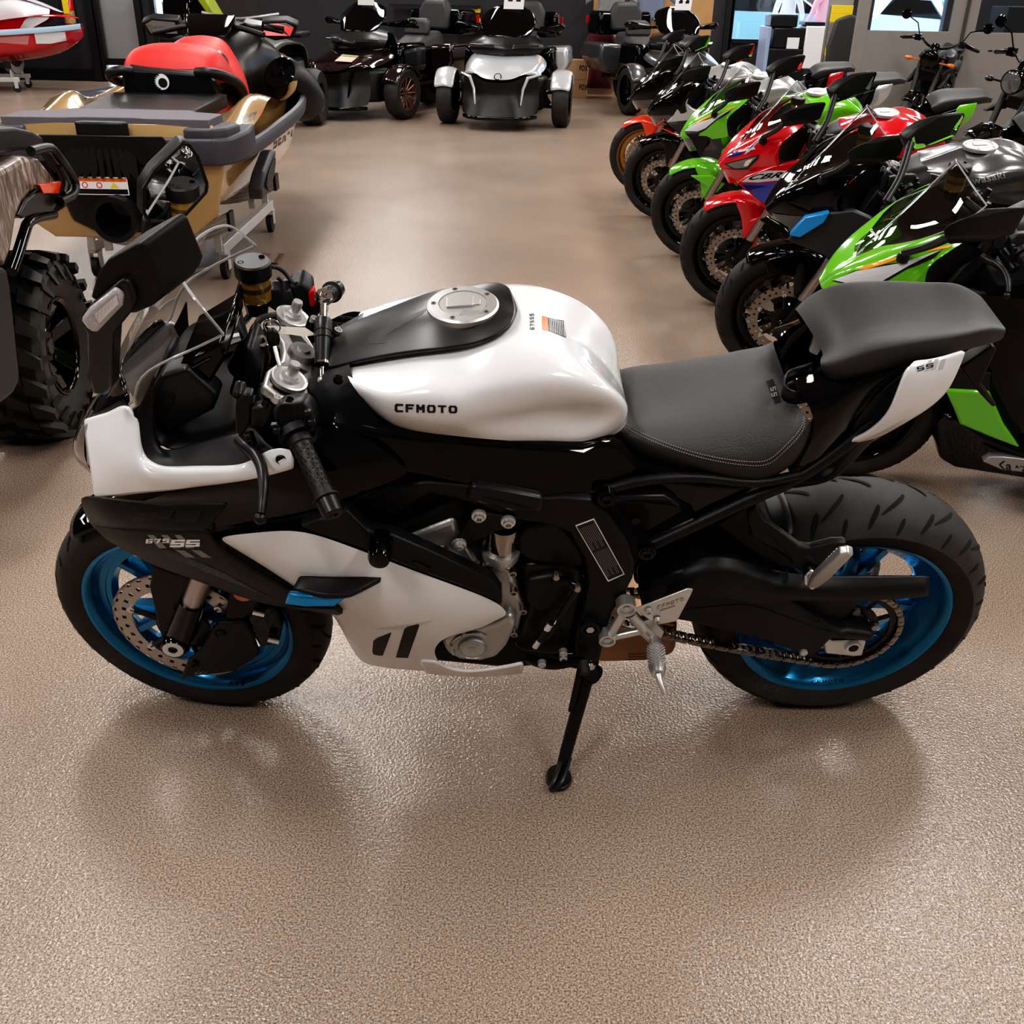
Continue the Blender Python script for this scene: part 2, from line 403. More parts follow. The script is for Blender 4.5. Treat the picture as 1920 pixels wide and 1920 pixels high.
def wheel(parent, name, M, wd, R, rimw, spoke='Y', ns=5, rimm=None, spm=None, detail=True, disc=(.16, .105, .07), disc_sides=(1, -1), hubw=.10, discm=None, grooves=16, rr=.2155, discname='brake_disc', lean_tw=.06):
    """local: axle along Y; M places it in the parent frame"""
    rimm = rimm or BLU; seg = 72 if detail else 44
    h = rimw/2
    prof = [(rr+.014, h), (rr+.015, h-.006), (rr+.006, h-.012), (rr+.0, h-.03), (rr-.024, h*.42), (rr-.030, 0), (rr-.024, -h*.42), (rr+.0, -h+.03), (rr+.006, -h+.012), (rr+.015, -h+.006), (rr+.014, -h),
            (rr+.010, -h), (rr+.004, -h+.004), (rr-.004, -h+.014), (rr-.010, -h+.03), (rr-.036, -h*.35), (rr-.044, 0), (rr-.036, h*.35), (rr-.010, h-.03), (rr-.004, h-.014), (rr+.004, h-.004), (rr+.010, h)]
    b = MB().lathe(prof, ax=(0, 1, 0), seg=seg, closed=True)
    b.lathe([(.018, -hubw/2), (.042, -hubw/2), (.046, -hubw*.3), (.05, 0), (.046, hubw*.3), (.042, hubw/2), (.018, hubw/2)], ax=(0, 1, 0), seg=28)
    ri, ro = .038, rr-.036
    def spk(a0, a1, w0, w1, r0=ri, r1=ro, y0=.0, th=.020):
        rows = []
        for j in range(6):
            f = j/5; r = r0+(r1-r0)*f; a = a0+(a1-a0)*f; w_ = w0+(w1-w0)*f; t = th*(1.25-.45*f)
            c = Vector((cos(a), 0, sin(a)))*r; s_ = Vector((-sin(a), 0, cos(a))); yv = Vector((0, 1, 0))
            rows.append([c+s_*w_*.5-yv*t*.35, c+s_*w_*.35-yv*t, c-s_*w_*.35-yv*t, c-s_*w_*.5-yv*t*.35, c-s_*w_*.5+yv*t*.35, c-s_*w_*.35+yv*t, c+s_*w_*.35+yv*t, c+s_*w_*.5+yv*t*.35])
        b.grid(rows, closed=True)
    for k in range(ns):
        a = 2*pi*k/ns+.3
        if spoke == 'Y': spk(a-.05, a-.20, .026, .020); spk(a+.05, a+.20, .026, .020)
        elif spoke == 'fine': spk(a-.03, a-.16, .013, .011); spk(a+.03, a+.16, .013, .011)
        else: spk(a, a, .03, .024)
    rim = b.build(name, rimm, parent); rim.matrix_local = M
    t = MB().lathe(tyre_prof(wd, R, rr), ax=(0, 1, 0), seg=seg)
    if grooves: groove_strips(t, wd, R, grooves)
    t.build('tyre', [TYR, GRV], rim, angle=50)
    r2, r1, dy = disc
    for sg in disc_sides:
        d = MB(); y = sg*dy; T = .0025; n = 60 if detail else 36
        if detail:   # drilled ring: two rows of holes
            rows = 5; ring = [r1+.0, r1+.013, r1+.022, r1+.033, r1+.042, r2]
            nn = 90
            for yy in (-T, T):
                for i in range(len(ring)-1):
                    for k in range(nn):
                        if (i == 1 and k % 3 == 0) or (i == 3 and k % 3 == 1): continue
                        a0, a1 = 2*pi*k/nn, 2*pi*(k+1)/nn
                        d.add([(ring[i]*cos(a0), y+yy, ring[i]*sin(a0)), (ring[i+1]*cos(a0), y+yy, ring[i+1]*sin(a0)), (ring[i+1]*cos(a1), y+yy, ring[i+1]*sin(a1)), (ring[i]*cos(a1), y+yy, ring[i]*sin(a1))], [(0, 1, 2, 3)])
            d.lathe([(r2, y-T), (r2+.0008, y), (r2, y+T)], ax=(0, 1, 0), seg=nn); d.lathe([(r1, y-T), (r1, y+T)], ax=(0, 1, 0), seg=nn)
        else: d.lathe([(r1, y-T), (r2, y-T), (r2, y+T), (r1, y+T)], ax=(0, 1, 0), seg=n, closed=True)
        o = d.build(discname, discm or STL, rim)
        c = MB()   # carrier
        c.lathe([(.03, y-.004), (.06, y-.004), (.06, y+.004), (.03, y+.004)], ax=(0, 1, 0), seg=24, closed=True)
        for k in range(6):
            a = 2*pi*k/6+.2; p = Vector((cos(a), 0, sin(a)))
            c.tube([p*.055+Vector((0, y, 0)), p*(r1+.004)+Vector((0, y, 0))], [.008, .006], 6)
            c.cyl(p*(r1+.003)+Vector((0, y-.005, 0)), p*(r1+.003)+Vector((0, y+.005, 0)), .009, seg=10, m=1)
        c.build('disc_carrier', [MBK2, ALU], rim)
    return rim

FD = .1574
FWM = Matrix.Translation((-.7, 0, .3)) @ Matrix.Rotation(-FD, 4, 'Z') @ Matrix.Rotation(.55, 4, 'Y')
# brake-disc side toward the camera is -Y
fw = wheel(bike, 'front_wheel', FWM, .12, .30, .10, disc=(.150, .112, .068))
fw['label'] = 'blue cast front wheel'
RWM = Matrix.Translation((.7, 0, .315)) @ Matrix.Rotation(.2, 4, 'Y')
rw = wheel(bike, 'rear_wheel', RWM, .18, .315, .148, disc=(.11, .08, .075), disc_sides=(1,), hubw=.15)
rw['label'] = 'blue cast rear wheel'
# rear sprocket
sp = MB(); ys = -.088; nt_ = 43
for yy in (ys-.003, ys+.003):
    for i in range(nt_*2):
        a0, a1 = 2*pi*i/(nt_*2), 2*pi*(i+1)/(nt_*2); R0 = .116; ra = R0 if i % 2 else R0-.007
        sp.add([(.098*cos(a0), yy, .098*sin(a0)), (ra*cos(a0), yy, ra*sin(a0)), (ra*cos(a1), yy, ra*sin(a1)), (.098*cos(a1), yy, .098*sin(a1))], [(0, 1, 2, 3)])
sp.lathe([(.052, ys-.004), (.07, ys-.004), (.07, ys+.004), (.052, ys+.004)], ax=(0, 1, 0), seg=40, closed=True)
sp.lathe([(.094, ys-.004), (.106, ys-.004), (.106, ys+.004), (.094, ys+.004)], ax=(0, 1, 0), seg=60, closed=True)
for k in range(10):
    a = 2*pi*k/10; p = Vector((cos(a), 0, sin(a))); sp.tube([p*.066+Vector((0, ys, 0)), p*.098+Vector((0, ys, 0))], .005, 6)
for k in range(5):
    a = 2*pi*k/5+.4; p = Vector((cos(a), 0, sin(a)))*.061; sp.cyl(p+Vector((0, ys-.012, 0)), p+Vector((0, ys, 0)), .009, seg=6, m=1)
sp.build('sprocket', [MBK2, ALD], rw)
# chain: rear sprocket, lower run, upper run
AX = Vector((.7, ys, .315)); CS = Vector((.155, ys, .385)); rs, rf = .115, .037
path = []
n1 = 40
for i in range(n1+1):
    a = 1.62-(i/n1)*3.30; path.append(AX+Vector((rs*cos(a), 0, rs*sin(a))))
pb = path[-1]
low = [pb.lerp(CS+Vector((.01, 0, -rf)), i/34)+Vector((0, 0, -.010*sin(pi*i/34))) for i in range(1, 35)]
front = [CS+Vector((rf*cos(a), 0, rf*sin(a))) for a in [(-1.6-.3*k) for k in range(1, 9)]]
up = [(CS+Vector((0, 0, rf))).lerp(path[0], i/34) for i in range(0, 34)]
loop = path+low+front+up
L = [0]
for a, b_ in zip(loop, loop[1:]+loop[:1]): L.append(L[-1]+(b_-a).length)
nl = int(L[-1]/.0159)
def along(s):
    s %= L[-1]; k = max(i for i in range(len(loop)) if L[i] <= s); a, b_ = loop[k], loop[(k+1) % len(loop)]
    return a.lerp(b_, (s-L[k])/max(1e-9, L[k+1]-L[k]))
ch = MB()
for i in range(nl):
    a, b_ = along(L[-1]*i/nl), along(L[-1]*(i+1)/nl); o = .0095 if i % 2 else .0065
    for sg in (-1, 1):
        q = Vector((0, sg*o, 0)); d = (b_-a).normalized(); nn = Vector((-d.z, 0, d.x))
        pts = []
        for c, s0 in ((a, 1), (b_, -1)):
            for t in (-.9, 0, .9):
                pts.append(c+q+(d*-s0*cos(t)*.0078+nn*-s0*sin(t)*.0078*1.0))
        ch.prism(pts, Vector((0, sg*.0018, 0)))
    ch.cyl(a+Vector((0, -.0125, 0)), a+Vector((0, .0125, 0)), .0044, seg=8)
ch.build('drive_chain', mat('steel chain', (.27, .235, .20), .36, metal=.95), bike, smooth=False)

# ---- fuel tank
c0 = [(652, 640, 0), (700, 612, 0), (800, 578, 0), (900, 572, 0), (960, 583, 0), (1037, 610, 0), (1100, 652, 0), (1145, 702, 0), (1172, 748, 0), (1180, 790, 0)]
rowsT = [
 Bl([(645, 655, 0), (720, 625, 0), (808, 590, 0), (868, 583, 0), (935, 584, 0), (1037, 610, 0), (1100, 650, 0), (1150, 703, 0), (1172, 745, 0), (1178, 775, 0)]),
 Bl([(647, 674, .03), (730, 652, .036), (815, 630, .044), (870, 625, .046), (940, 616, .054), (1040, 640, .064), (1108, 680, .066), (1155, 725, .062), (1174, 756, .055), (1176, 785, .05)]),
 Bl([(650, 692, .064), (735, 677, .077), (810, 666, .091), (870, 660, .093), (945, 647, .10), (1040, 668, .112), (1115, 702, .112), (1160, 735, .10), (1177, 758, .085), (1174, 795, .075)]),
 Bl([(653, 708, .105), (725, 720, .132), (800, 722, .156), (865, 728, .162), (945, 720, .16), (1040, 715, .15), (1120, 722, .135), (1164, 743, .118), (1178, 765, .1), (1168, 803, .09)]),
 Bl([(664, 727, .125), (715, 742, .155), (790, 748, .172), (860, 757, .178), (930, 768, .168), (1030, 748, .150), (1120, 742, .140), (1166, 752, .126), (1177, 775, .108), (1160, 810, .098)]),
 Bl([(682, 750, .128), (722, 772, .158), (790, 785, .174), (860, 792, .178), (935, 789, .157), (1030, 780, .134), (1110, 785, .120), (1155, 783, .122), (1168, 795, .108), (1145, 818, .1)]),
 Bl([(705, 776, .126), (738, 795, .15), (800, 804, .164), (870, 808, .168), (945, 812, .156), (1030, 818, .142), (1090, 822, .132), (1132, 815, .12), (1145, 812, .11), (1128, 823, .105)]),
 Bl([(722, 790, .118), (755, 808, .142), (820, 814, .155), (900, 822, .158), (965, 827, .148), (1030, 831, .137), (1090, 833, .128), (1115, 828, .118), (1128, 823, .112), (1115, 829, .105)]),
]
tank = skin('fuel_tank', rowsT, WHT, bike, n=26, mirror=True, sub=2, weld=.004, rn=17)
# black tank cover over the middle
rowsC = [
 Bl([(606, 655, 0), (660, 632, 0), (735, 603, 0), (805, 580, 0), (868, 573, 0), (925, 575, 0), (969, 588, 0)]),
 Bl([(608, 668, .025), (664, 650, .03), (740, 627, .036), (812, 608, .043), (870, 604, .043), (928, 600, .038), (967, 596, .022)]),
 Bl([(612, 682, .045), (668, 668, .055), (742, 653, .066), (818, 643, .079), (876, 637, .078), (925, 622, .072), (962, 605, .048)]),
 Bl([(616, 694, .060), (672, 681, .070), (742, 668, .082), (820, 658, .097), (880, 650, .095), (930, 635, .090), (957, 616, .066)]),
]
cover = skin('tank_cover', rowsC, MBK2, bike, n=14, mirror=True, sub=2, weld=.004, solid=.006)
cover.parent = tank
S_c = Surf([tank, cover], BM)
# scooped pocket lines on the cover
patch('cover_recess', S_c, [(691, 632), (722, 612), (806, 575), (790, 590), (728, 625), (722, 643), (693, 645)], MBK, cover, .0006)
# filler cap
CC = S_c.px(868, 580, .0); CC.y = 0; CC.z -= .004; cn = Vector((-.03, 0, 1)).normalized()
cx = Vector((1, 0, .03)).normalized(); cy = Vector((0, 1, 0))
cap = MB()
cap.lathe([(0, .006), (.040, .006), (.0405, .004), (.0415, .004), (.042, .007), (.058, .006), (.0615, .003), (.062, -.008)], CC, cn, 56)
for k in range(5):
    a = .6+2*pi*k/5; p = CC+cx*.050*cos(a)+cy*.050*sin(a); cap.cyl(p+cn*.0062, p+cn*.0072, .0048, seg=12, m=1); cap.cyl(p+cn*.0072, p+cn*.0075, .003, seg=6, m=2)
fc = cap.build('filler_cap', [ALU, STL, DRK], tank, angle=30)
lv = MB(); q = lambda x, y, z=.006: CC+cx*x+cy*y+cn*z
lv.prism([q(-.028, .018), (q(.018, .019)), q(.018, -.012), q(-.028, -.016)], cn*.004); lv.prism([q(.018, .014), q(.030, .010), q(.030, -.006), q(.018, -.008)], cn*.002)
lv.build('cap_lever', ALU, fc, bevel=.002)
g = MB(); g.prism([q(.0, -.022, .0063), q(.034, -.026, .0063), q(.044, -.030, .0063), q(.010, -.044, .0063), q(-.006, -.040, .0063)], cn*.0006); g.build('cap_groove', ALD, fc)
# lettering on the tank
V_, F_ = block('CFMOTO', .8, .24, .22)
decal('logo_lettering', S_t := Surf([tank], BM), V_, F_, quadmap([(740, 773), (858, 775), (858, 761), (740, 757)]), PBLACK, tank, .001, 1)
V_, F_ = block('675SS', .62, .2, .3)
decal('model_lettering', S_t, V_, F_, quadmap([(1002, 618), (1001, 588), (993, 588), (994, 618)]), PBLACK, tank, .001, 1)
patch('warning_label', S_t, [(1018, 593), (1057, 601), (1062, 634), (1021, 618)], PBLACK, tank, .001)
patch('warning_label', S_t, [(1016, 592), (1026, 594), (1028, 620), (1017, 618)], ORG, tank, .0014)
for k in range(9):
    x = 1030+k*3.4; patch('label_line', S_t, [(x, 597+k*.8), (x+1.2, 597+k*.8), (x+2.6, 619+k*1.4), (x+1.4, 619+k*1.4)], PLGREY, tank, .0018, 0)

# ---- seats
rowsS = [
 Bl([(1168, 775, 0), (1190, 760, 0), (1260, 750, 0), (1340, 728, 0), (1410, 712, 0), (1452, 712, 0), (1478, 726, 0)]),
 Bl([(1162, 787, .055), (1200, 790, .075), (1270, 790, .088), (1345, 785, .10), (1415, 775, .105), (1468, 765, .10), (1495, 757, .08)]),
 Bl([(1160, 796, .08), (1215, 815, .108), (1280, 828, .125), (1345, 838, .14), (1410, 842, .148), (1470, 820, .142), (1505, 780, .12)]),
 Bl([(1156, 806, .092), (1220, 832, .125), (1285, 850, .142), (1350, 864, .155), (1420, 868, .16), (1490, 835, .152), (1520, 790, .132)]),
 Bl([(1155, 820, .092), (1210, 850, .12), (1275, 874, .138), (1345, 890, .15), (1425, 895, .152), (1495, 856, .146), (1528, 800, .13)]),
 Bl([(1160, 832, .08), (1215, 862, .1), (1280, 885, .115), (1345, 899, .125), (1425, 903, .13), (1490, 868, .125), (1524, 812, .115)]),
]
seat = skin('rider_seat', rowsS, SEAT, bike, n=18, mirror=True, sub=2, weld=.005)
S_s = Surf([seat], BM)
seam = crom([(1163, 790, 0), (1215, 817, 0), (1285, 843, 0), (1345, 858, 0), (1410, 866, 0), (1440, 862, 0), (1470, 838, 0), (1503, 800, 0), (1509, 768, 0), (1512, 762, 0)], 90)
seat.data.materials.append(SEATG)
for p in seat.data.polygons:
    if (p.index % 85)//17 < 3: p.material_index = 1
st = MB()
for off in (0, 7):
    pts = [S_s.px(p.x+off*.3, p.y+off, .0012) for p in seam]; pts = [p for p in pts if p]
    for i in range(0, len(pts)-1): st.tube([pts[i].lerp(pts[i+1], .1), pts[i].lerp(pts[i+1], .65)], .0009, 4)
st.build('stitching', STITCH, seat)
patch('seat_badge', S_s, [(1436, 715), (1449, 710), (1466, 753), (1453, 757)], MBK, seat, .002)
V_, F_ = block('SS', .7, .2, .3)
decal('badge_lettering', S_s, V_, F_, quadmap([(1458, 742), (1454, 724), (1444, 727), (1447, 744)]), PGREY, seat, .0026)
rowsP = [
 Bl([(1545, 662, 0), (1572, 628, 0), (1640, 612, 0), (1720, 606, 0), (1800, 603, 0), (1850, 602, 0), (1882, 612, 0)]),
 Bl([(1541, 668, .05), (1575, 645, .062), (1645, 626, .064), (1722, 618, .060), (1802, 612, .05), (1852, 608, .042), (1884, 614, .028)]),
 Bl([(1538, 675, .082), (1578, 662, .098), (1640, 644, .102), (1720, 632, .096), (1802, 620, .082), (1855, 610, .07), (1885, 615, .055)]),
 Bl([(1538, 684, .094), (1572, 682, .112), (1622, 663, .116), (1712, 645, .108), (1802, 630, .093), (1858, 617, .08), (1886, 621, .062)]),
 Bl([(1542, 697, .092), (1568, 706, .108), (1625, 693, .112), (1712, 671, .104), (1802, 649, .09), (1858, 636, .076), (1883, 630, .058)]),
 Bl([(1550, 706, .082), (1564, 719, .098), (1630, 703, .1), (1712, 680, .092), (1802, 658, .078), (1858, 644, .064), (1877, 638, .046)]),
]
pseat = skin('passenger_seat', rowsP, SEAT, bike, n=18, mirror=True, sub=2, weld=.006)
# grab strap between the seats
stp = crom([B(1522, 690, .03), B(1490, 700, .04), B(1472, 712, .07), B(1470, 735, .09), B(1495, 745, .095), B(1535, 735, .09)], 20)
MB().grid([[p+Vector((0, 0, .012)) for p in stp], [p-Vector((0, 0, .014)) for p in stp]]).build('grab_strap', MBK2, bike, solid=.003, soff=0)

# ---- tail
tailg = [
 Bl([(1482, 712, .06), (1530, 700, .08), (1580, 705, .09), (1640, 690, .09), (1720, 670, .085), (1790, 655, .07)]),
 Bl([(1500, 735, .11), (1545, 738, .12), (1590, 722, .122), (1645, 705, .115), (1720, 684, .105), (1795, 660, .08)]),
 Bl([(1528, 775, .135), (1552, 770, .138), (1595, 745, .132), (1640, 720, .12), (1690, 700, .108), (1780, 672, .085)]),
 Bl([(1525, 830, .14), (1548, 815, .14), (1585, 800, .126), (1625, 770, .11), (1680, 730, .1), (1770, 690, .07)]),
 Bl([(1490, 880, .135), (1530, 862, .13), (1565, 840, .115), (1600, 812, .1), (1660, 770, .085), (1750, 710, .06)]),
]
skin('tail_fairing', tailg, BLK, bike, n=14, mirror=True, sub=2)
tw = [
 Bl([(1712, 681, .118), (1740, 674, .116), (1775, 665, .11), (1807, 655, .10)]),
 Bl([(1698, 690, .128), (1725, 700, .13), (1755, 700, .125), (1790, 695, .11)]),
 Bl([(1683, 727, .135), (1708, 735, .137), (1735, 737, .13), (1770, 732, .115)]),
 Bl([(1662, 773, .135), (1685, 772, .136), (1710, 768, .132), (1737, 761, .118)]),
 Bl([(1625, 808, .125), (1645, 805, .126), (1665, 798, .125), (1690, 790, .115)]),
 Bl([(1593, 823, .115), (1602, 825, .115), (1620, 821, .113), (1653, 811, .108)]),
]
tailw = skin('tail_side_panel', tw, WHT, bike, n=10, rn=14, mirror=True, sub=1, solid=.006)
tailw['label'] = 'white tail side panel'
S_w = Surf([tailw], BM)
V_, F_ = block('SS', .85, .2, .25)
decal('badge_lettering', S_w, V_, F_, quadmap([(1720, 697), (1750, 688), (1750, 680), (1719, 688)]), PBLACK, tailw, .0012)
for x, h in ((1738, 0), (1750, 2), (1764, 2)):
    patch('badge_stripe', S_w, [(x-4, 696-h), (x+4, 694-h), (x+10, 674-h), (x+3, 676-h)], PLGREY, tailw, .001)
tinn = [Bl([(1690, 700, .11), (1712, 690, .11)]), Bl([(1640, 740, .112), (1690, 735, .112)]), Bl([(1602, 782, .108), (1665, 775, .112)]), Bl([(1594, 822, .103), (1625, 812, .106)])]
skin('tail_inner_panel', tinn, MBK, bike, n=6, mirror=True, sub=1, solid=.004)
hug = [Bl([(1600, 825, .09), (1570, 880, .085), (1545, 902, .075), (1480, 908, .075)]), Bl([(1655, 812, .07), (1612, 860, .06), (1560, 905, .045), (1490, 920, .05)]), Bl([(1655, 812, .0), (1612, 850, .0), (1560, 895, .0), (1490, 905, .0)])]
skin('undertail', hug, MBK, bike, n=8, mirror=True, sub=1, solid=.004)
# plate holder behind the tail
slab('plate_bracket', [(1800, 690), (1862, 648), (1870, 655), (1840, 720), (1870, 760), (1862, 765), (1825, 725)], .03, MBK, lat=.015)

# ---- frame, subframe, covers
slab('side_cover', [(612, 800, .17), (660, 803, .17), (775, 815, .165), (900, 826, .16), (1020, 834, .152), (1092, 838, .145), (1130, 826, .13), (1165, 832, .12), (1200, 868, .135), (1280, 885, .14), (1290, 905, .14), (1190, 900, .15), (1130, 915, .16), (1105, 940, .172), (1040, 942, .178), (960, 928, .182), (880, 914, .186), (772, 893, .188), (700, 880, .188)], .06, BLK, bevel=.012, bseg=3, mirror=True)
gl = [
 Bl([(330, 916, .208), (420, 902, .222), (517, 884, .230), (560, 866, .222), (590, 826, .20), (625, 800, .186)]),
 Bl([(300, 930, .208), (420, 920, .226), (530, 905, .232), (600, 880, .226), (650, 850, .208), (680, 820, .19)]),
 Bl([(262, 943, .195), (432, 945, .222), (540, 930, .234), (620, 912, .23), (690, 890, .216), (730, 852, .195)]),
 Bl([(300, 946, .2), (400, 988, .218), (470, 976, .228), (560, 962, .232), (660, 930, .222), (770, 889, .2)]),
]
skin('upper_side_fairing', gl, BLK, bike, n=12, rn=9, mirror=True, sub=1)
fr = slab('frame', [(396, 1003), (440, 994), (560, 972), (650, 946), (720, 917), (800, 905), (882, 912), (960, 924), (1025, 936), (1060, 934), (1108, 938), (1140, 965), (1180, 1020), (1191, 1055), (1187, 1085), (1170, 1118), (1148, 1150), (1136, 1190), (1125, 1240), (1080, 1246), (1078, 1195), (1092, 1150), (1103, 1095), (1096, 1050), (1068, 1000), (1030, 985), (965, 976), (900, 952), (850, 935), (805, 927), (750, 960), (712, 985), (690, 1005), (600, 1006), (560, 1010), (410, 1010)], .035, MBK, lat=.185, bevel=.008, mirror=True, bseg=3)
slab('frame_cap', [(884, 911), (960, 924), (1022, 936), (1016, 966), (960, 962), (872, 940)], .03, MBK2, lat=.197, bevel=.01, bseg=3).parent = fr
slab('frame_recess', [(905, 932), (996, 953), (996, 956), (903, 935)], .002, DRK, lat=.1985, bevel=0).parent = fr
pl = slab('info_label', [(1079, 986), (1114, 973), (1171, 1077), (1140, 1091)], .002, PWHITE, lat=.1865, bevel=0); pl.parent = fr
S_l = Surf([pl], BM)
patch('label_field', S_l, [(1081, 987), (1113, 975), (1169, 1076), (1141, 1088)], PBLACK, pl, .0006, 1)
for k in range(9):
    for (a, b_) in ((.05, .46), (.5, .95)):
        f = quadmap([(1141, 1088), (1081, 987), (1113, 975), (1169, 1076)])
        y = .08+k*.1; e = b_-(.12 if k % 3 == 2 else .0)
        patch('label_line', S_l, [f(Vector((1-a, y))), f(Vector((1-e, y))), f(Vector((1-e, y+.035))), f(Vector((1-a, y+.03)))], PGREY, pl, .001, 0)
for (x, y, lt, r) in ((1136, 925, .17, .017), (1211, 1026, .165, .017)):
    bolts = MB(); c = B(x, y, lt); bolts.cyl(c, c-Vector((0, .018, 0)), r, seg=24); bolts.lathe([(r*.75, -.018), (r*.7, -.022), (r*.4, -.022), (r*.38, -.018)], c, (0, 1, 0), 20); bolts.build('frame_plug', BLK, fr)
sub_ = MB()
sub_.tube(Bl([(1130, 920, .165), (1200, 902, .16), (1300, 895, .15), (1420, 905, .14), (1500, 890, .13)]), .010, 10, n=14)
sub_.tube(Bl([(1211, 1026, .155), (1300, 985, .15), (1400, 938, .14), (1500, 893, .125), (1590, 830, .11), (1680, 750, .1)]), .013, 10, n=14)
sub_.mirror().build('subframe', MBK, bike)
slab('side_pod', [(1146, 940, .15), (1240, 935, .15), (1262, 940, .15), (1282, 960, .15), (1240, 985, .15), (1190, 1012, .15), (1178, 1000, .15)], .05, MBK, bevel=.006)
slab('side_pod_ledge', [(1145, 932, .17), (1245, 930, .17), (1278, 948, .17), (1270, 955, .17), (1248, 942, .17), (1152, 944, .17)], .03, MBK2, bevel=.006)
slab('subframe_cover', [(1150, 908, .15), (1230, 900, .15), (1330, 908, .14), (1420, 915, .13), (1300, 975, .14), (1288, 950, .145), (1250, 930, .15), (1160, 930, .155)], .03, BLK, bevel=.008)
c = B(1192, 976, .152); MB().lathe([(.0, -.002), (.008, -.002), (.0085, 0)], c, (0, 1, 0), 20).build('pod_fastener', BLK, bike)
slab('tail_corner', [(1518, 662, -.115), (1527, 632, -.115), (1556, 600, -.115), (1592, 582, -.115), (1590, 600, -.115), (1560, 640, -.115), (1540, 672, -.115)], .012, WHT, bevel=.003)['label'] = 'white tail corner'
# ---- nose, white upper fairing
nose_rows = [
 Bl([(163, 787, .06), (205, 775, .10), (247, 764, .135), (262, 850, .17), (290, 877, .19), (370, 879, .205), (450, 874, .218), (517, 840, .225), (545, 843, .23)]),
 Bl([(168, 825, .09), (210, 823, .135), (252, 826, .165), (268, 874, .188), (300, 882, .202), (380, 884, .215), (458, 879, .225), (519, 855, .232), (550, 853, .236)]),
 Bl([(174, 868, .115), (217, 873, .158), (262, 880, .19), (285, 890, .203), (325, 892, .211), (392, 892, .219), (465, 885, .229), (520, 868, .236), (553, 862, .24)]),
 Bl([(179, 905, .13), (227, 903, .166), (278, 903, .195), (305, 903, .206), (345, 902, .213), (405, 897, .221), (468, 890, .230), (520, 876, .237), (552, 868, .24)]),
 Bl([(183, 933, .135), (235, 925, .166), (290, 918, .195), (330, 913, .205), (370, 907, .211), (420, 901, .219), (470, 893, .228), (520, 882, .235), (550, 873, .238)]),
]
def near(rows):   # one-sided, faces outward
    return rows
wf = skin('upper_fairing', nose_rows, WHT, bike, n=40, rn=12, mirror=True, sub=1, solid=.006)
c = B(527, 861, .240); MB().lathe([(0, -.001), (.007, -.001), (.0085, -.003), (.009, 0)], c+Vector((0, 0, 0)), (0, 1, 0), 20).build('fairing_screw', DRK, wf)
# inner cockpit panels
inn = [
 Bl([(255, 770, .137), (265, 852, .172), (291, 877, .19), (371, 878, .206), (450, 873, .219), (515, 841, .226)]),
 Bl([(262, 760, .132), (272, 838, .165), (298, 868, .182), (372, 866, .196), (440, 858, .205), (500, 830, .20)]),
 Bl([(290, 700, .12), (290, 800, .14), (305, 842, .15), (370, 830, .155), (425, 815, .16), (480, 800, .15)]),
]
skin('cockpit_panel', inn, MBK, bike, n=24, rn=9, mirror=True, sub=1, solid=.003)
skin('cockpit_liner', [Bl([(280, 735, .10), (300, 835, .13), (365, 840, .14), (430, 820, .14), (490, 800, .13)]), Bl([(300, 690, .0), (320, 770, .0), (380, 770, .0), (440, 760, .0), (510, 740, .0)])], MBK, bike, n=10, mirror=True, sub=1, solid=.003)
wedge = slab('air_duct_cover', [(283, 735, .10), (300, 705, .10), (350, 690, .10), (410, 745, .10), (400, 770, .10), (305, 820, .10), (287, 815, .10)], .05, MBK2, bevel=.012, bseg=3)
slab('duct_inset', [(300, 732, .1015), (308, 728, .1015), (328, 742, .1015), (326, 756, .1015), (306, 776, .1015), (300, 770, .1015)], .004, MBK, bevel=.001).parent = wedge
# dash / display behind the screen
dash = MB(); d0 = B(395, 680, .0)
dash.prism([B(330, 690, .085), B(415, 640, .085), B(425, 668, .085), B(385, 735, .085)], Vector((0, .17, 0)))
dd = dash.build('instrument_display', BLK, bike, bevel=.006)
skin('dash_surround', [Bl([(300, 722, .09), (340, 700, .09), (400, 668, .09)]), Bl([(300, 700, .0), (350, 680, .0), (405, 650, .0)])], MBK, bike, n=8, mirror=True, sub=1, solid=.004)
# windscreen
WS = glassmat('clear screen', (.93, .93, .93), dark=.14, k=.09)
wr = [
 Bl([(166, 800, .0), (190, 735, 0), (230, 640, 0), (275, 560, 0), (315, 512, 0), (345, 483, 0)]),
 Bl([(164, 800, .03), (195, 740, .05), (242, 660, .066), (288, 588, .072), (322, 546, .074), (341, 521, .074)]),
 Bl([(163, 795, .05), (200, 758, .085), (248, 700, .112), (296, 646, .12), (340, 598, .125), (370, 566, .13)]),
 Bl([(164, 788, .06), (206, 773, .102), (250, 752, .132), (258, 722, .14), (276, 698, .146), (320, 673, .15), (372, 650, .152), (419, 627, .15)]),
]
ws = skin('windscreen', wr, WS, bike, n=18, rn=12, mirror=True, sub=1, weld=.003)
edge = MB(); me = ws.data
er = crom([r[-1] for r in wr[::-1]], 20); er2 = [Vector((p.x, -p.y, p.z)) for p in er[::-1]]
edge.tube(er+er2[1:], .0026, 6)
lo = crom(wr[-1], 20); edge.tube(lo, .0024, 6); edge.tube([Vector((p.x, -p.y, p.z)) for p in lo], .0024, 6)
edge.build('screen_edge', mat('clear plastic edge', (.75, .76, .78), .12, trans=.6, ior=1.45), ws)
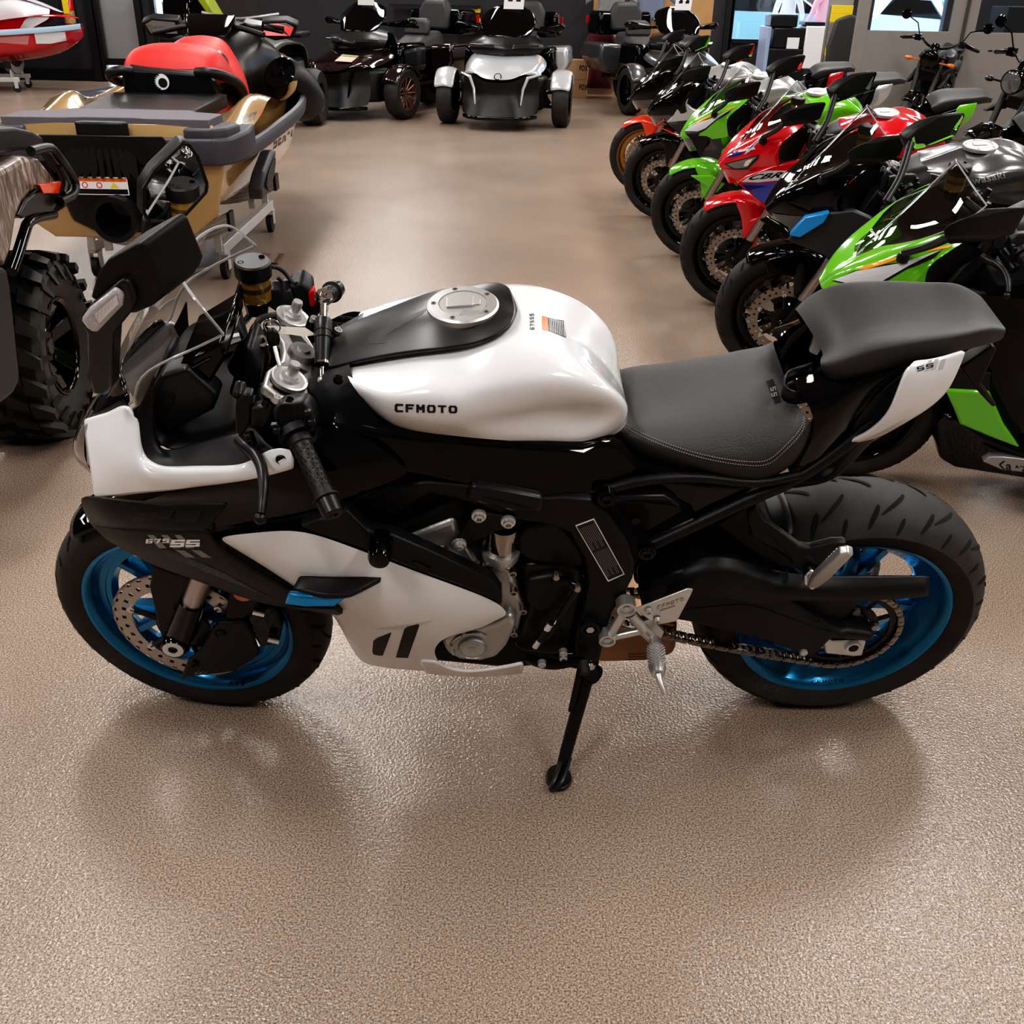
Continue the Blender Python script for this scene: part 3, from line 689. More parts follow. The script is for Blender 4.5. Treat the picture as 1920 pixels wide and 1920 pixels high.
# dark lower screen and head lamp
skin('nose_cap', [Bl([(150, 838, 0), (166, 800, 0), (190, 740, 0), (215, 690, 0)]), Bl([(152, 840, .05), (165, 797, .06), (200, 757, .09), (240, 712, .105)]), Bl([(160, 865, .08), (163, 790, .062), (205, 775, .10), (247, 764, .134)])], BLK, bike, n=10, mirror=True, sub=1, weld=.003, solid=.004)
hl = [
 Bl([(140, 815, .0), (136, 835, .0), (142, 862, .0), (165, 886, 0)]),
 Bl([(150, 800, .045), (140, 830, .055), (146, 862, .06), (168, 888, .06)]),
 Bl([(163, 790, .062), (158, 830, .085), (160, 862, .1), (177, 893, .11)]),
]
h_ = skin('head_lamp', hl, mat('smoked lens', (.02, .02, .022), .05, coat=1.), bike, n=10, rn=7, mirror=True, sub=1, weld=.003)
slab('lamp_reflector', [(158, 800, .0795), (163, 795, .0795), (172, 880, .112), (163, 868, .106)], .006, mat('lamp silver', (.5, .5, .52), .2, metal=.6), h_, bevel=.001)
# ---- side fairing, matt black with the model badge
sf1 = [
 Bl([(157, 930, .118), (195, 931, .15), (260, 938, .18), (340, 941, .2), (432, 942, .218)]),
 Bl([(159, 945, .118), (195, 947, .157), (261, 952, .187), (340, 955, .207), (420, 954, .222)]),
 Bl([(167, 964, .118), (200, 967, .162), (266, 971, .194), (343, 972, .214), (408, 970, .225)]),
 Bl([(177, 983, .118), (222, 986, .166), (286, 988, .198), (348, 989, .217), (394, 988, .225)]),
]
sf2 = [
 Bl([(177, 983, .118), (222, 986, .166), (286, 988, .198), (348, 989, .217), (394, 988, .225), (400, 1012, .225), (435, 1038, .225), (505, 1081, .222), (576, 1117, .218)]),
 Bl([(195, 1000, .14), (225, 1005, .166), (288, 1020, .196), (350, 1033, .214), (404, 1042, .223), (440, 1062, .223), (474, 1080, .222), (517, 1102, .22), (560, 1124, .218)]),
 Bl([(205, 1008, .143), (227, 1021, .15), (290, 1054, .172), (360, 1080, .187), (420, 1102, .197), (460, 1116, .203), (500, 1128, .208), (520, 1132, .212), (535, 1135, .216)]),
]
sfa = skin('side_fairing', sf1, MBK, bike, n=16, rn=7, sub=1, solid=.006)
sfb = skin('side_fairing_lower', sf2, MBK, bike, n=24, rn=7, sub=1, solid=.006)
for nm, rws in (('side_fairing', sf1), ('side_fairing_lower', sf2)):
    skin(nm, [[Vector((p.x, -p.y, p.z)) for p in r] for r in rws], MBK, bike, n=16, rn=6, sub=1, solid=.006)
SF = Surf([sfa, sfb], BM)
for poly in ([(255, 960), (330, 955), (318, 975), (240, 981)], [(332, 956), (384, 954), (369, 983), (326, 981)]):
    patch('fairing_recess', SF, poly, DRK, sfa, .0012, 2)
for poly in ([(258, 961), (329, 957), (318, 974), (243, 980)], [(335, 958), (380, 956), (366, 981), (329, 980)]):
    patch('recess_face', SF, poly, MBK2, sfa, .002, 2)
V_, F_ = block('675', .62, .19, .16)
decal('model_lettering', SF, V_, F_, quadmap([(273, 1019), (316, 1018), (318, 1010), (274, 1011)]), PWHITE, sfb, .0016, 1)
V_, F_ = block('SS', .9, .24, .12)
decal('model_lettering', SF, V_, F_, quadmap([(318, 1026), (374, 1025), (375, 1012), (322, 1012)]), PWHITE, sfb, .0016, 1)
for x in (276, 302, 327):
    patch('badge_stripe', SF, [(x, 1003), (x+12, 1003), (x+37, 1028), (x+22, 1028)], PGREY, sfb, .0011, 1)
for x in (322, 352):
    patch('badge_stripe', SF, [(x+6, 1031), (x+24, 1032), (x+45, 1046), (x+27, 1045)], PGREY, sfb, .0011, 1)
patch('fairing_recess', SF, [(297, 1033), (318, 1030), (420, 1074), (470, 1102), (520, 1126), (430, 1090), (335, 1052)], BLK, sfb, .0012, 2)
# ---- white lower fairing
lf = [
 Bl([(402, 1006, .222), (480, 999, .232), (560, 991, .238), (640, 1018, .24), (775, 1070, .238), (870, 1104, .234), (932, 1128, .23), (954, 1150, .225)]),
 Bl([(430, 1022, .222), (510, 1046, .242), (598, 1072, .252), (680, 1100, .255), (790, 1122, .252), (866, 1142, .242), (915, 1154, .234), (942, 1158, .225)]),
 Bl([(500, 1065, .22), (560, 1096, .236), (625, 1118, .25), (692, 1138, .255), (788, 1152, .252), (850, 1165, .242), (895, 1170, .234), (925, 1165, .225)]),
 Bl([(553, 1100, .218), (592, 1126, .232), (640, 1146, .243), (700, 1164, .249), (784, 1176, .247), (838, 1185, .239), (875, 1182, .233), (905, 1177, .225)]),
 Bl([(600, 1135, .205), (625, 1153, .218), (660, 1170, .23), (705, 1180, .239), (770, 1190, .24), (826, 1200, .235), (845, 1193, .232), (857, 1189, .225)]),
]
lf2 = [
 Bl([(600, 1135, .205), (625, 1153, .218), (660, 1170, .23), (705, 1180, .239), (770, 1190, .24), (826, 1200, .235)]),
 Bl([(627, 1153, .19), (650, 1182, .200), (682, 1202, .212), (725, 1212, .222), (775, 1215, .226), (812, 1219, .22)]),
 Bl([(645, 1190, .17), (662, 1215, .178), (693, 1232, .185), (735, 1238, .193), (785, 1240, .198), (819, 1238, .198)]),
 Bl([(672, 1238, .13), (690, 1246, .138), (720, 1252, .145), (757, 1256, .15), (805, 1259, .155), (843, 1262, .16)]),
]
def fairing_mesh(rows, rows2, name, flip=False):
    b = MB(); q = (lambda p: Vector((p.x, -p.y, p.z))) if flip else (lambda p: p)
    b.grid([[q(p) for p in r] for r in rows]); b.grid([[q(p) for p in r] for r in rows2]); return b.build(name, WHM, bike, sub=3, weld=.0005)
lfo = fairing_mesh(lf, lf2, 'lower_fairing'); lfp = lfo
lf3 = [Bl([(786, 1234, .199), (819, 1237, .2), (833, 1245, .2), (850, 1251.5, .202), (884, 1255, .205), (950, 1246, .205), (981, 1239, .2)]),
       Bl([(800, 1258, .157), (843, 1262, .162), (855, 1263, .165), (870, 1264, .168), (905, 1264, .17), (950, 1261, .172), (979, 1258, .172)])]
skin('belly_lip', lf3, WHM, bike, n=16, rn=5, sub=1, solid=.006)
fairing_mesh(lf, lf2, 'lower_fairing', True)
for nm, rws in (('belly_lip', lf3),):
    skin(nm, [[Vector((p.x, -p.y, p.z)) for p in r] for r in rws], WHM, bike, n=16, rn=7, sub=1, solid=.006)
SL = Surf([lfo], BM)
VM = mat('vent mesh', (.012, .012, .013), .5, bump=1., bscale=900)
for poly in ([(698, 1222), (700, 1202), (708, 1196), (734, 1186), (718, 1229), (712, 1230), (700, 1227)], [(742, 1233), (758, 1180), (764, 1175), (785, 1170), (786, 1174), (765, 1234)]):
    patch('fairing_vent', SL, poly, VM, lfp, .002, 3)
patch('painted_crease_shade', SL, [(700, 1180), (760, 1172), (812, 1164), (770, 1181)], mat('crease shade white', (.6, .59, .58), .35), lfp, .0012, 2)  # duller white patch paints shade along a crease that is not modelled
# winglet
wg = skin('winglet', [Bl([(563, 1084, .25), (640, 1085, .25), (721, 1088, .244)]), Bl([(556, 1096, .262), (610, 1106, .27), (690, 1104, .268)]), Bl([(551, 1106, .268), (600, 1121, .288), (655, 1122, .286)])], MBK, bike, n=8, rn=5, sub=1, solid=.010)
slab('winglet_tip', [(533, 1135, .275), (541, 1114, .272), (575, 1120, .287), (653, 1119, .287), (627, 1139, .292), (575, 1137, .29)], .012, BLUP, wg, bevel=.004)['label'] = 'blue winglet tip'
slab('winglet_underside', [(533, 1138, .262), (627, 1142, .265), (643, 1152, .255), (634, 1155, .25), (560, 1143, .24)], .02, MBK, wg, bevel=.003)
slab('fairing_bracket', [(560, 989, .236), (650, 957, .232), (690, 998, .238), (735, 1004, .24), (800, 1032, .24), (925, 1090, .232), (941, 1112, .23), (941, 1135, .228), (930, 1127, .232), (870, 1102, .237), (775, 1068, .241), (687, 1032, .242), (640, 1016, .242), (600, 1003, .241)], .03, MBK, bevel=.005)
slab('bracket_slot', [(772, 1057, .2415), (778, 1055, .2415), (806, 1068, .2415), (803, 1077, .2415), (778, 1067, .2415)], .004, DRK, bevel=.001)
c = B(714, 1022, .25); k = MB(); k.lathe([(.0, -.04), (.010, -.042), (.017, -.04), (.020, -.033), (.021, .02)], c, (0, 1, 0), 28); k.build('frame_slider', BLK, bike)
# ---- front mudguard
def fend(lat_s):
    return None
fm = MB(); rows = []
Rf = .318
for j in range(17):
    a = radians(44+j*5.3)   # from rear to front over the top
    rows.append([Vector((Rf*cos(a)*(1-.05*(abs(t)**3)), t*.068, Rf*sin(a)*(1-.05*(abs(t)**3)) - .012*abs(t)**4)) for t in [-1+2*i/10 for i in range(11)]])
fm.grid(rows)
for sg in (-1, 1):   # side blades running down to the fork
    fm.grid([[Vector((x, sg*y, z)) for x, y, z in r] for r in (
        [(-.06, .067, .308), (.0, .068, .312), (.06, .068, .305), (.12, .067, .28)],
        [(-.015, .072, .25), (.02, .075, .255), (.06, .077, .25), (.10, .072, .235)],
        [(.01, .077, .18), (.03, .080, .18), (.05, .082, .18), (.075, .078, .17)],
        [(.015, .080, .12), (.03, .083, .115), (.045, .085, .115), (.06, .080, .115)])])
fm.xf(Matrix.Translation((-.7, 0, .3)) @ Matrix.Rotation(-FD, 4, 'Z'))
fd = fm.build('front_mudguard', BLK, bike, solid=.004, soff=0, sub=1)
SFm = Surf([fd], BM)
for poly in ([(156, 983), (150, 972), (158, 963), (160, 966), (154, 974), (160, 983)], [(162, 965), (166, 963), (168, 972), (166, 980), (163, 978)]):
    patch('mudguard_emblem', SFm, poly, PWHITE, fd, .0015, 1)
# ---- fork
FM = Matrix.Translation((-.7, 0, .3)) @ Matrix.Rotation(-FD, 4, 'Z')
rake = radians(24)
fdir = Vector((sin(rake), 0, cos(rake)))
for sg in (-1, 1):
    base = FM @ Vector((0.0, sg*.098, 0)); f0 = FM.to_3x3() @ fdir
    b = MB(); b.tube([base-f0*.02, base+f0*.04, base+f0*.13], [.03, .029, .026], 16); 
    b.lathe([(0, .0), (.016, 0), (.016, -.004), (.024, -.005), (.027, .0), (.027, .02)], base+FM.to_3x3() @ Vector((0, sg*.03, 0)), Vector((0, -sg, 0)), 24)
    leg = b.build('fork_leg', BLK, bike)
    MB().tube([base+f0*.128, base+f0*.34], .0215, 20).build('fork_tube', STL, leg)
    MB().lathe([(.010, -.001), (.0215, -.001), (.0225, .001), (.0215, .003), (.010, .003)], base+FM.to_3x3() @ Vector((0, sg*.034, 0)), Vector((0, -sg, 0)), 28).build('axle_ring', ALU, leg)
    MB().tube([base+f0*.33, (B(541, 716, .105) if sg < 0 else B(547, 598, -.105))-fdir*.036], .027, 18).build('fork_stanchion', MBK2, leg)
# caliper guard / duct seen at the left
slab('fork_duct', [(288, 1062, .095), (325, 1075, .10), (372, 1088, .104), (363, 1118, .104), (333, 1198, .104), (326, 1230, .10), (305, 1202, .10), (298, 1180, .098), (280, 1100, .095)], .008, MBK, bevel=.003)
for x, y in ((334, 1142), (318, 1187)):
    c = B(x, y, .106); MB().lathe([(0, .004), (.008, .003), (.0095, -.0005), (.010, .004)], c, (0, 1, 0), 16).build('duct_hole', DRK, bike)
cg = slab('caliper_cover', [(352, 1240, .11), (375, 1222, .115), (398, 1180, .118), (410, 1168, .118), (437, 1168, .115), (458, 1165, .112), (473, 1190, .112), (485, 1222, .112), (480, 1234, .112), (440, 1260, .115), (352, 1270, .108), (336, 1281, .105)], .012, MBK, bevel=.004)
SC = Surf([cg], BM)
patch('cover_line', SC, [(412, 1258), (450, 1241), (452, 1243), (414, 1262)], PGREY, cg, .001, 0)
for x in (364, 372, 380): patch('cover_mark', SC, [(x, 1263), (x+6, 1260), (x+10, 1258), (x+3, 1265)], PGREY, cg, .001, 0)
for x, y, r in ((413, 1190, .011), (366, 1248, .007)):
    c = B(x, y, .119); MB().lathe([(0, .003), (r*.7, .003), (r, -.0005), (r*1.05, .004)], c, (0, 1, 0), 16).build('cover_hole', DRK, cg)
cal = slab('brake_caliper', [(455, 1160, .10), (470, 1150, .10), (485, 1142, .10), (505, 1135, .10), (520, 1145, .10), (530, 1175, .10), (525, 1200, .10), (505, 1213, .10), (488, 1216, .10), (478, 1200, .10), (460, 1185, .10)], .05, BLK, bevel=.008)
cb = MB()
for x, y in ((486, 1148), (514, 1199)):
    c = B(x, y, .112); cb.tube([c+Vector((-.012, 0, .004)), c+Vector((.010, 0, -.004))], [.0085, .0085], 10)
cb.build('caliper_bolt', CHR, cal)
V_, F_ = glyphs('J.JUAN', .02)
decal('caliper_lettering', Surf([cal], BM), V_, F_, quadmap([(470, 1180), (482, 1205), (486, 1200), (476, 1174)]), PGREY, cal, .001)
c = B(456, 1112, .14); MB().lathe([(0, -.006), (.018, -.005), (.021, 0), (.021, .006)], c, (0, 1, 0), 28).build('side_reflector', AMB, bike)
slab('fork_guard', [(430, 1110, .11), (480, 1122, .11), (488, 1140, .11), (455, 1160, .11), (422, 1162, .11)], .01, MBK, bevel=.003)

# ---- triple clamp, bars, controls
FN = fdir  # fork axis in bike frame (steering nearly straight at this height)
pc1, pc2 = B(541, 716, .105), B(547, 598, -.105)
ctr = (pc1+pc2)/2; fx = (pc1-pc2).normalized(); up = FN.normalized(); bk = up.cross(fx).normalized()
if bk.x < 0: bk = -bk
tc = MB()
def tp(a, b_, z=0): return ctr+fx*a+bk*b_+up*z
hw = (pc1-pc2).length/2
tri = [tp(hw+.04, -.012, -.03), tp(hw+.036, .018, -.03), tp(hw+.015, .040, -.03), tp(hw-.028, .034, -.03), tp(.045, .048, -.03), tp(.0, .055, -.03), tp(-.045, .048, -.03), tp(-hw+.028, .034, -.03), tp(-hw-.015, .04, -.03), tp(-hw-.036, .018, -.03), tp(-hw-.04, -.012, -.03), tp(-hw-.018, -.04, -.03), tp(-hw+.03, -.035, -.03), tp(-.03, -.012, -.03), tp(0, -.01, -.03), tp(.03, -.012, -.03), tp(hw-.03, -.035, -.03), tp(hw+.018, -.04, -.03)]
tcl = tc.prism(tri, up*.022).build('triple_clamp', ALU, bike, bevel=.006, bseg=3)
for sg in (-1, 1):
    MB().prism([tp(sg*.035, .006, -.0075), tp(sg*.075, -.006, -.0075), tp(sg*.078, .014, -.0075), tp(sg*.045, .034, -.0075)], up*.0006).build('clamp_window', DRK, tcl)
MB().lathe([(0, .016), (.010, .016), (.012, .012), (.023, .012), (.025, .008), (.026, -.012)], tp(0, .022, -.006), up, 32).build('steering_nut', ALD, tcl)
for p in (pc1, pc2):
    f = MB(); f.lathe([(.031, -.022), (.031, .004), (.029, .006)], p, up, 36, m=1); f.lathe([(0, .012), (.016, .012), (.018, .007), (.026, .007), (.028, .009), (.031, .008), (.0315, .001)], p, up, 36)
    f.cyl(p+up*.01, p+up*.019, .0145, seg=6); f.cyl(p+up*.018, p+up*.037, .0095, seg=16); f.lathe([(0, .04), (.0085, .04), (.0095, .036)], p, up, 16)
    f.build('fork_cap', [ALU, BLK], tcl)
# clip-on bars: left (near) and right
def bar(p0, p1, near_=True):
    d = (p1-p0); Ln = d.length; d = d.normalized()
    g = MB(); g.tube([p0+d*(Ln*.30), p0+d*(Ln*.36), p0+d*(Ln*.37), p0+d*(Ln*.85)], [.020, .0195, .0165, .0165], 20)
    g.lathe([(.0165, Ln*.84), (.022, Ln*.845), (.022, Ln*.86), (.018, Ln*.865)], p0, d, 20); 
    grip = g.build('handle_grip', RUB, bike)
    x, y = frame(d); rb = MB()
    for k in range(16):
        for i in range(9):
            a = 2*pi*(k+.5*(i % 2))/16; r = .0168; h0 = Ln*(.40+.045*i); e = x*cos(a)+y*sin(a); t = -x*sin(a)+y*cos(a)
            rb.add([p0+d*h0+e*r-t*.0022, p0+d*(h0+.004)+e*(r+.0008), p0+d*h0+e*r+t*.0022, p0+d*(h0-.004)+e*(r+.0008)], [(0, 1, 2, 3)])
    rb.build('grip_texture', MBK2, grip, smooth=False)
    MB().lathe([(.010, Ln*1.0), (.006, Ln*.985), (.006, Ln)], p0, d, 20)
    MB().lathe([(0, Ln*.99), (.0065, Ln*.99), (.007, Ln*1.0), (.0155, Ln*1.0), (.0175, Ln*.992), (.0185, Ln*.87)], p0, d, 24).build('bar_end', MBK2, bike)
    return d
L0, L1 = B(533, 762, .165), B(626, 966, .335)
dl = bar(L0, L1)
R0, R1 = B(560, 590, -.13), B(632, 541, -.345)
dr = bar(R0, R1)
# clip-on clamps
for p, d in ((pc1, dl), (pc2, dr)):
    b = MB(); q_ = p-up*.045; b.lathe([(.0275, -.014), (.04, -.014), (.042, -.01), (.042, .01), (.04, .014), (.0275, .014)], q_, up, 28, closed=True); b.tube([q_+d*.03, q_+d*.11], .016, 14); b.build('clip_on_bar', MBK2, bike)
# left switch housing
sx, sy = frame(dl)
swc = L0+dl*.035
def lp(px, py, lat): return B(px, py, lat)
sw = MB(); sw.prism([lp(508, 772, .20), lp(525, 757, .20), lp(570, 752, .20), lp(584, 765, .20), lp(594, 795, .21), lp(588, 812, .215), lp(540, 828, .22), lp(522, 815, .22)], Vector((0, .045, -.012)))
swh = sw.build('switch_housing', MBK, bike, bevel=.007, bseg=3)
MB().lathe([(.012, .004), (.030, .004), (.030, .018), (.012, .018)], L0+dl*(.30*(L1-L0).length-.02), dl, 24, closed=True).build('housing_flange', MBK, swh)
S_sw = Surf([swh], BM)
patch('switch_line', S_sw, [(530, 775), (556, 766), (556, 790), (552, 790), (552, 770), (531, 779)], DRK, swh, .0012, 0)
bt = MB(); 
for x, y, a in ((520, 805, .222), (578, 772, .205), (585, 790, .212), (515, 797, .218)):
    bt.box(lp(x, y, a)+Vector((0, -.002, 0)), (.012, .010, .010))
bt.build('switch_button', MBK2, swh, bevel=.002)
V_, F_ = block('R', .7, .25, .2); decal('button_lettering', S_sw, V_, F_, quadmap([(519, 808), (525, 807), (524, 800), (518, 801)]), PWHITE, swh, .004)
# clutch lever and perch
lv = MB(); lv.tube([lp(447, 822, .20), lp(462, 838, .215), lp(478, 852, .235), lp(490, 875, .26), lp(494, 905, .29), lp(492, 940, .32), lp(490, 962, .335)], [.010, .011, .010, .0095, .0085, .0075, .007], 10, n=24)
lv.ball(lp(488, 972, .338), .0105)
lever = lv.build('clutch_lever', MBK2, bike)
pr = MB(); pr.prism([lp(441, 760, .185), lp(455, 738, .18), lp(473, 740, .18), lp(470, 790, .19), lp(455, 820, .205), lp(440, 812, .20)], Vector((0, .022, 0)))
pr.prism([lp(470, 765, .19), lp(500, 758, .19), lp(508, 780, .2), lp(495, 805, .2), lp(470, 800, .2)], Vector((0, .02, 0)))
pr.tube([lp(447, 745, .17), lp(452, 715, .15)], [.012, .009], 12)
pr.build('lever_perch', MBK2, bike, bevel=.004)
ad = MB()
for k in range(4): ad.cyl(lp(462+k*2, 815+k*6, .215), lp(472+k*2, 812+k*6, .222), .0045, seg=8)
ad.build('lever_adjuster', BLK, lever)
sb = MB()
for x, y, a, m_ in ((519, 748, .205, ALU), (543, 752, .19, BLK), (499, 754, .2, BLK)):
    sb = MB(); c = lp(x, y, a); sb.lathe([(0, .001), (.0035, .001), (.0045, .005), (.006, .005), (.0065, -.006)], c, up, 14); sb.build('perch_bolt', m_, bike)
# right side controls: reservoir, switch, brake perch
rc = B(476, 520, -.16); rs_ = MB()
RA = Vector((.05, .0, 1)).normalized()
rs_.lathe([(0, .034), (.030, .034), (.0335, .031), (.0335, .006), (.032, .004)], rc, RA, 36)
res = rs_.build('reservoir_cap', MBK, bike)
fl_ = mat('brake fluid', (.30, .17, .03), .12, trans=.35, coat=.7)
MB().lathe([(0, -.045), (.026, -.045), (.0285, -.042), (.0285, .004), (.0, .004)], rc, RA, 32).build('fluid_reservoir', fl_, res)
MB().lathe([(.0287, -.012), (.0295, -.011), (.0295, -.020), (.0287, -.021)], rc, RA, 32).build('reservoir_rib', mat('dark amber', (.05, .03, .008), .2, coat=.6), res)
MB().lathe([(0, -.075), (.02, -.072), (.024, -.05), (.024, -.045), (0, -.045)], rc, RA, 24).build('reservoir_mount', BLK, res)
for a in (.8, 3.6):
    p = rc+Vector((.021*cos(a), .021*sin(a), 0)); MB().lathe([(0, .033), (.003, .033), (.0035, .035), (.0055, .035), (.0055, .033)], p, RA, 12).build('cap_screw', BLK, res)
rb_ = MB(); rb_.prism([B(505, 548, -.17), B(545, 545, -.18), B(552, 560, -.18), B(552, 590, -.17), B(520, 588, -.16), B(500, 575, -.16)], Vector((0, .03, .01))); rb_.build('brake_perch', MBK2, bike, bevel=.005)
rsw = MB(); rsw.prism([B(540, 540, -.185), B(565, 530, -.19), B(585, 545, -.19), B(588, 575, -.185), B(572, 585, -.18), B(556, 570, -.18)], Vector((0, .04, .012))); rswo = rsw.build('throttle_housing', MBK, bike, bevel=.006)
MB().prism([B(578, 549, -.182), B(588, 543, -.182), B(592, 565, -.18), B(588, 577, -.18), B(580, 576, -.178)], Vector((0, .02, 0))).build('kill_switch', REDP, rswo, bevel=.003)['label'] = 'red kill switch'
hs = MB()
hs.tube(Bl([(508, 500, -.19), (520, 502, -.2), (533, 510, -.205), (545, 525, -.2), (556, 532, -.19)]), .0042, 8, n=14)
hs.tube(Bl([(450, 535, -.14), (443, 560, -.13), (446, 600, -.10), (458, 640, -.06)]), .0045, 8, n=14)
hs.tube(Bl([(455, 545, -.14), (450, 580, -.13), (460, 620, -.10), (470, 650, -.06)]), .0035, 8, n=14)
hs.tube(Bl([(478, 615, -.06), (488, 598, -.07), (510, 592, -.09), (525, 596, -.1)]), .006, 8, n=14)
hs.tube(Bl([(520, 520, -.19), (530, 530, -.19), (532, 545, -.18)]), .004, 8, n=10)
hs.build('brake_hose', RUB, bike)
br_l = MB(); br_l.tube(Bl([(500, 560, -.19), (470, 590, -.21), (445, 620, -.24), (436, 632, -.27)]), [.008, .007, .006, .005], 10, n=16); br_l.build('brake_lever', MBK2, bike)
# ignition barrel, key and tag
ig = MB(); ic = B(478, 655, -.02); ig.lathe([(.0, .01), (.014, .01), (.016, .02), (.021, .022), (.022, .012), (.03, .0), (.036, -.05)], ic, up, 28); igo = ig.build('ignition_barrel', MBK2, bike)
MB().lathe([(.012, .0225), (.018, .0235), (.0195, .0225), (.018, .021)], ic, up, 24, closed=True).build('ignition_ring', CHR, igo)
cvr = MB(); cvr.prism([B(428, 740, .02), B(455, 655, .03), B(470, 648, .03), B(490, 690, .04), B(482, 746, .06), B(440, 752, .06)], Vector((0, .09, .0))); cvr.build('ignition_shroud', MBK, bike, bevel=.008)
ky = MB(); ky.ball(B(512, 633, .03), (.012, .009, .02)); kyo = ky.build('key_fob', MBK2, bike)
kb = MB(); kb.tube(Bl([(515, 650, .035), (520, 672, .05), (524, 686, .06)]), [.0042, .0042, .0038], 8); kb.build('key_blade', STL, kyo)
kt = MB(); kt.prism([B(500, 612, .0), B(525, 613, .0), B(572, 615, .0), B(592, 628, .0), B(570, 631, .01), B(522, 624, .01)], Vector((0, .001, .0005))); kt.build('key_tag', mat('clear tag', (.55, .5, .45), .15, coat=.6), bike)
kr = MB(); kc = B(510, 612, .01)
kr.tube([kc+Vector((.014*cos(a), 0, .014*sin(a))) for a in [2*pi*i/20 for i in range(21)]], .0013, 6); kr.build('key_ring', CHR, kyo)
# steering damper
da, db = B(607, 557, .045-.11), B(604, 715, .075)
dv = (db-da).normalized(); Ld = (db-da).length
sd = MB(); sd.lathe([(.0, Ld*.27), (.0135, Ld*.27), (.0155, Ld*.29), (.0155, Ld*.42), (.0145, Ld*.425), (.0145, Ld*.45), (.0155, Ld*.455), (.0155, Ld*.50), (.0138, Ld*.505), (.0138, Ld*.79), (.0, Ld*.79)], da, dv, 28)
sdo = sd.build('steering_damper', MBK2, bike)
s2 = MB(); s2.tube([da+dv*Ld*.04, da+dv*Ld*.28], .006, 14); s2.tube([da+dv*Ld*.79, da+dv*Ld*.985], .0045, 14); s2.lathe([(.0, .0), (.013, .0), (.0138, Ld*.03), (.0138, -.0)], da+dv*Ld*.78, dv, 24)
s2.lathe([(.006, -.007), (.0145, -.007), (.016, 0), (.0145, .007), (.006, .007)], da, up, 20, closed=True); s2.cyl(da-up*.01, da+up*.013, .0085, seg=14); s2.ball(da+dv*Ld*.99, .0085, 12)
s2.build('damper_rod', CHR, sdo)
s3 = MB()
for x, y, l_ in ((587, 605, -.03), (631, 627, -.03)):
    c = B(x, y, l_); s3.cyl(c-up*.012, c+up*.004, .011, seg=16, m=1); s3.lathe([(0, .007), (.004, .007), (.005, .011), (.0075, .011), (.008, .003)], c, up, 16)
s3.build('damper_clamp', [ALU, BLK], sdo)
slab('damper_bracket', [(578, 612), (600, 600), (640, 632), (640, 648), (600, 640)], .03, BLK, lat=-.03, bevel=.004)
# headstock / neck cover in front of the tank
skin('neck_cover', [Bl([(575, 690, 0), (610, 670, 0), (650, 655, 0)]), Bl([(560, 720, .07), (610, 700, .085), (655, 690, .10)]), Bl([(555, 770, .10), (610, 760, .12), (670, 738, .128)]), Bl([(580, 800, .12), (640, 800, .14), (718, 795, .15)])], MBK, bike, n=10, mirror=True, sub=1, weld=.003)
c = B(634, 712, .118); MB().lathe([(0, -.001), (.004, -.001), (.005, -.004), (.008, -.003), (.009, .002)], c, (0, 1, 0), 16).build('neck_bolt', BLK, bike)
# mirrors
mh = MB(); ml = .245
shell = [(167, 560, ml), (180, 515, ml), (200, 487, ml), (258, 456, ml), (272, 462, ml), (305, 537, ml), (301, 551, ml), (285, 575, ml), (250, 590, ml), (238, 588, ml)]
near_m = MB().prism(Bl(shell), Vector((.05, .055, .02))).build('mirror', MBK, bike, bevel=.012, bseg=3)
slab('mirror_pocket', [(235, 525, ml+.0005), (262, 505, ml+.0005), (285, 560, ml+.0005), (265, 578, ml+.0005), (248, 570, ml+.0005)], .004, DRK, near_m, bevel=.001)
stalk = MB().prism([B(*p) for p in [(150, 606, ml+.012), (163, 578, ml+.012), (228, 522, ml+.012), (243, 530, ml+.012), (254, 563, ml+.012), (246, 584, ml+.012), (212, 626, ml-.01), (207, 730, ml-.06), (198, 742, ml-.07), (172, 740, ml-.07), (165, 690, ml-.05), (160, 625, ml)]], Vector((.006, .034, 0))).build('mirror_stalk', MBK2, near_m, bevel=.009, bseg=3)
lens = slab('turn_signal', [(150, 602, ml+.018), (166, 580, ml+.018), (216, 540, ml+.018), (230, 553, ml+.018), (229, 575, ml+.018), (181, 626, ml+.014), (165, 620, ml+.014)], .02, mat('clear lens', (.45, .43, .45), .1, coat=1., bump=.8, bscale=260), near_m, bevel=.005)
SLn = Surf([lens], BM)
patch('signal_element', SLn, [(176, 590), (218, 553), (222, 570), (186, 606)], mat('lens white', (.75, .73, .78), .25, coat=.5, bump=.6, bscale=350), lens, .001, 1)
for k in range(6):
    f = quadmap([(176, 606), (214, 571), (218, 553), (176, 590)]); patch('signal_rib', SLn, [f(Vector((k/6+.02, 0))), f(Vector((k/6+.05, 0))), f(Vector((k/6+.05, 1))), f(Vector((k/6+.02, 1)))], PLGREY, lens, .0016, 0)
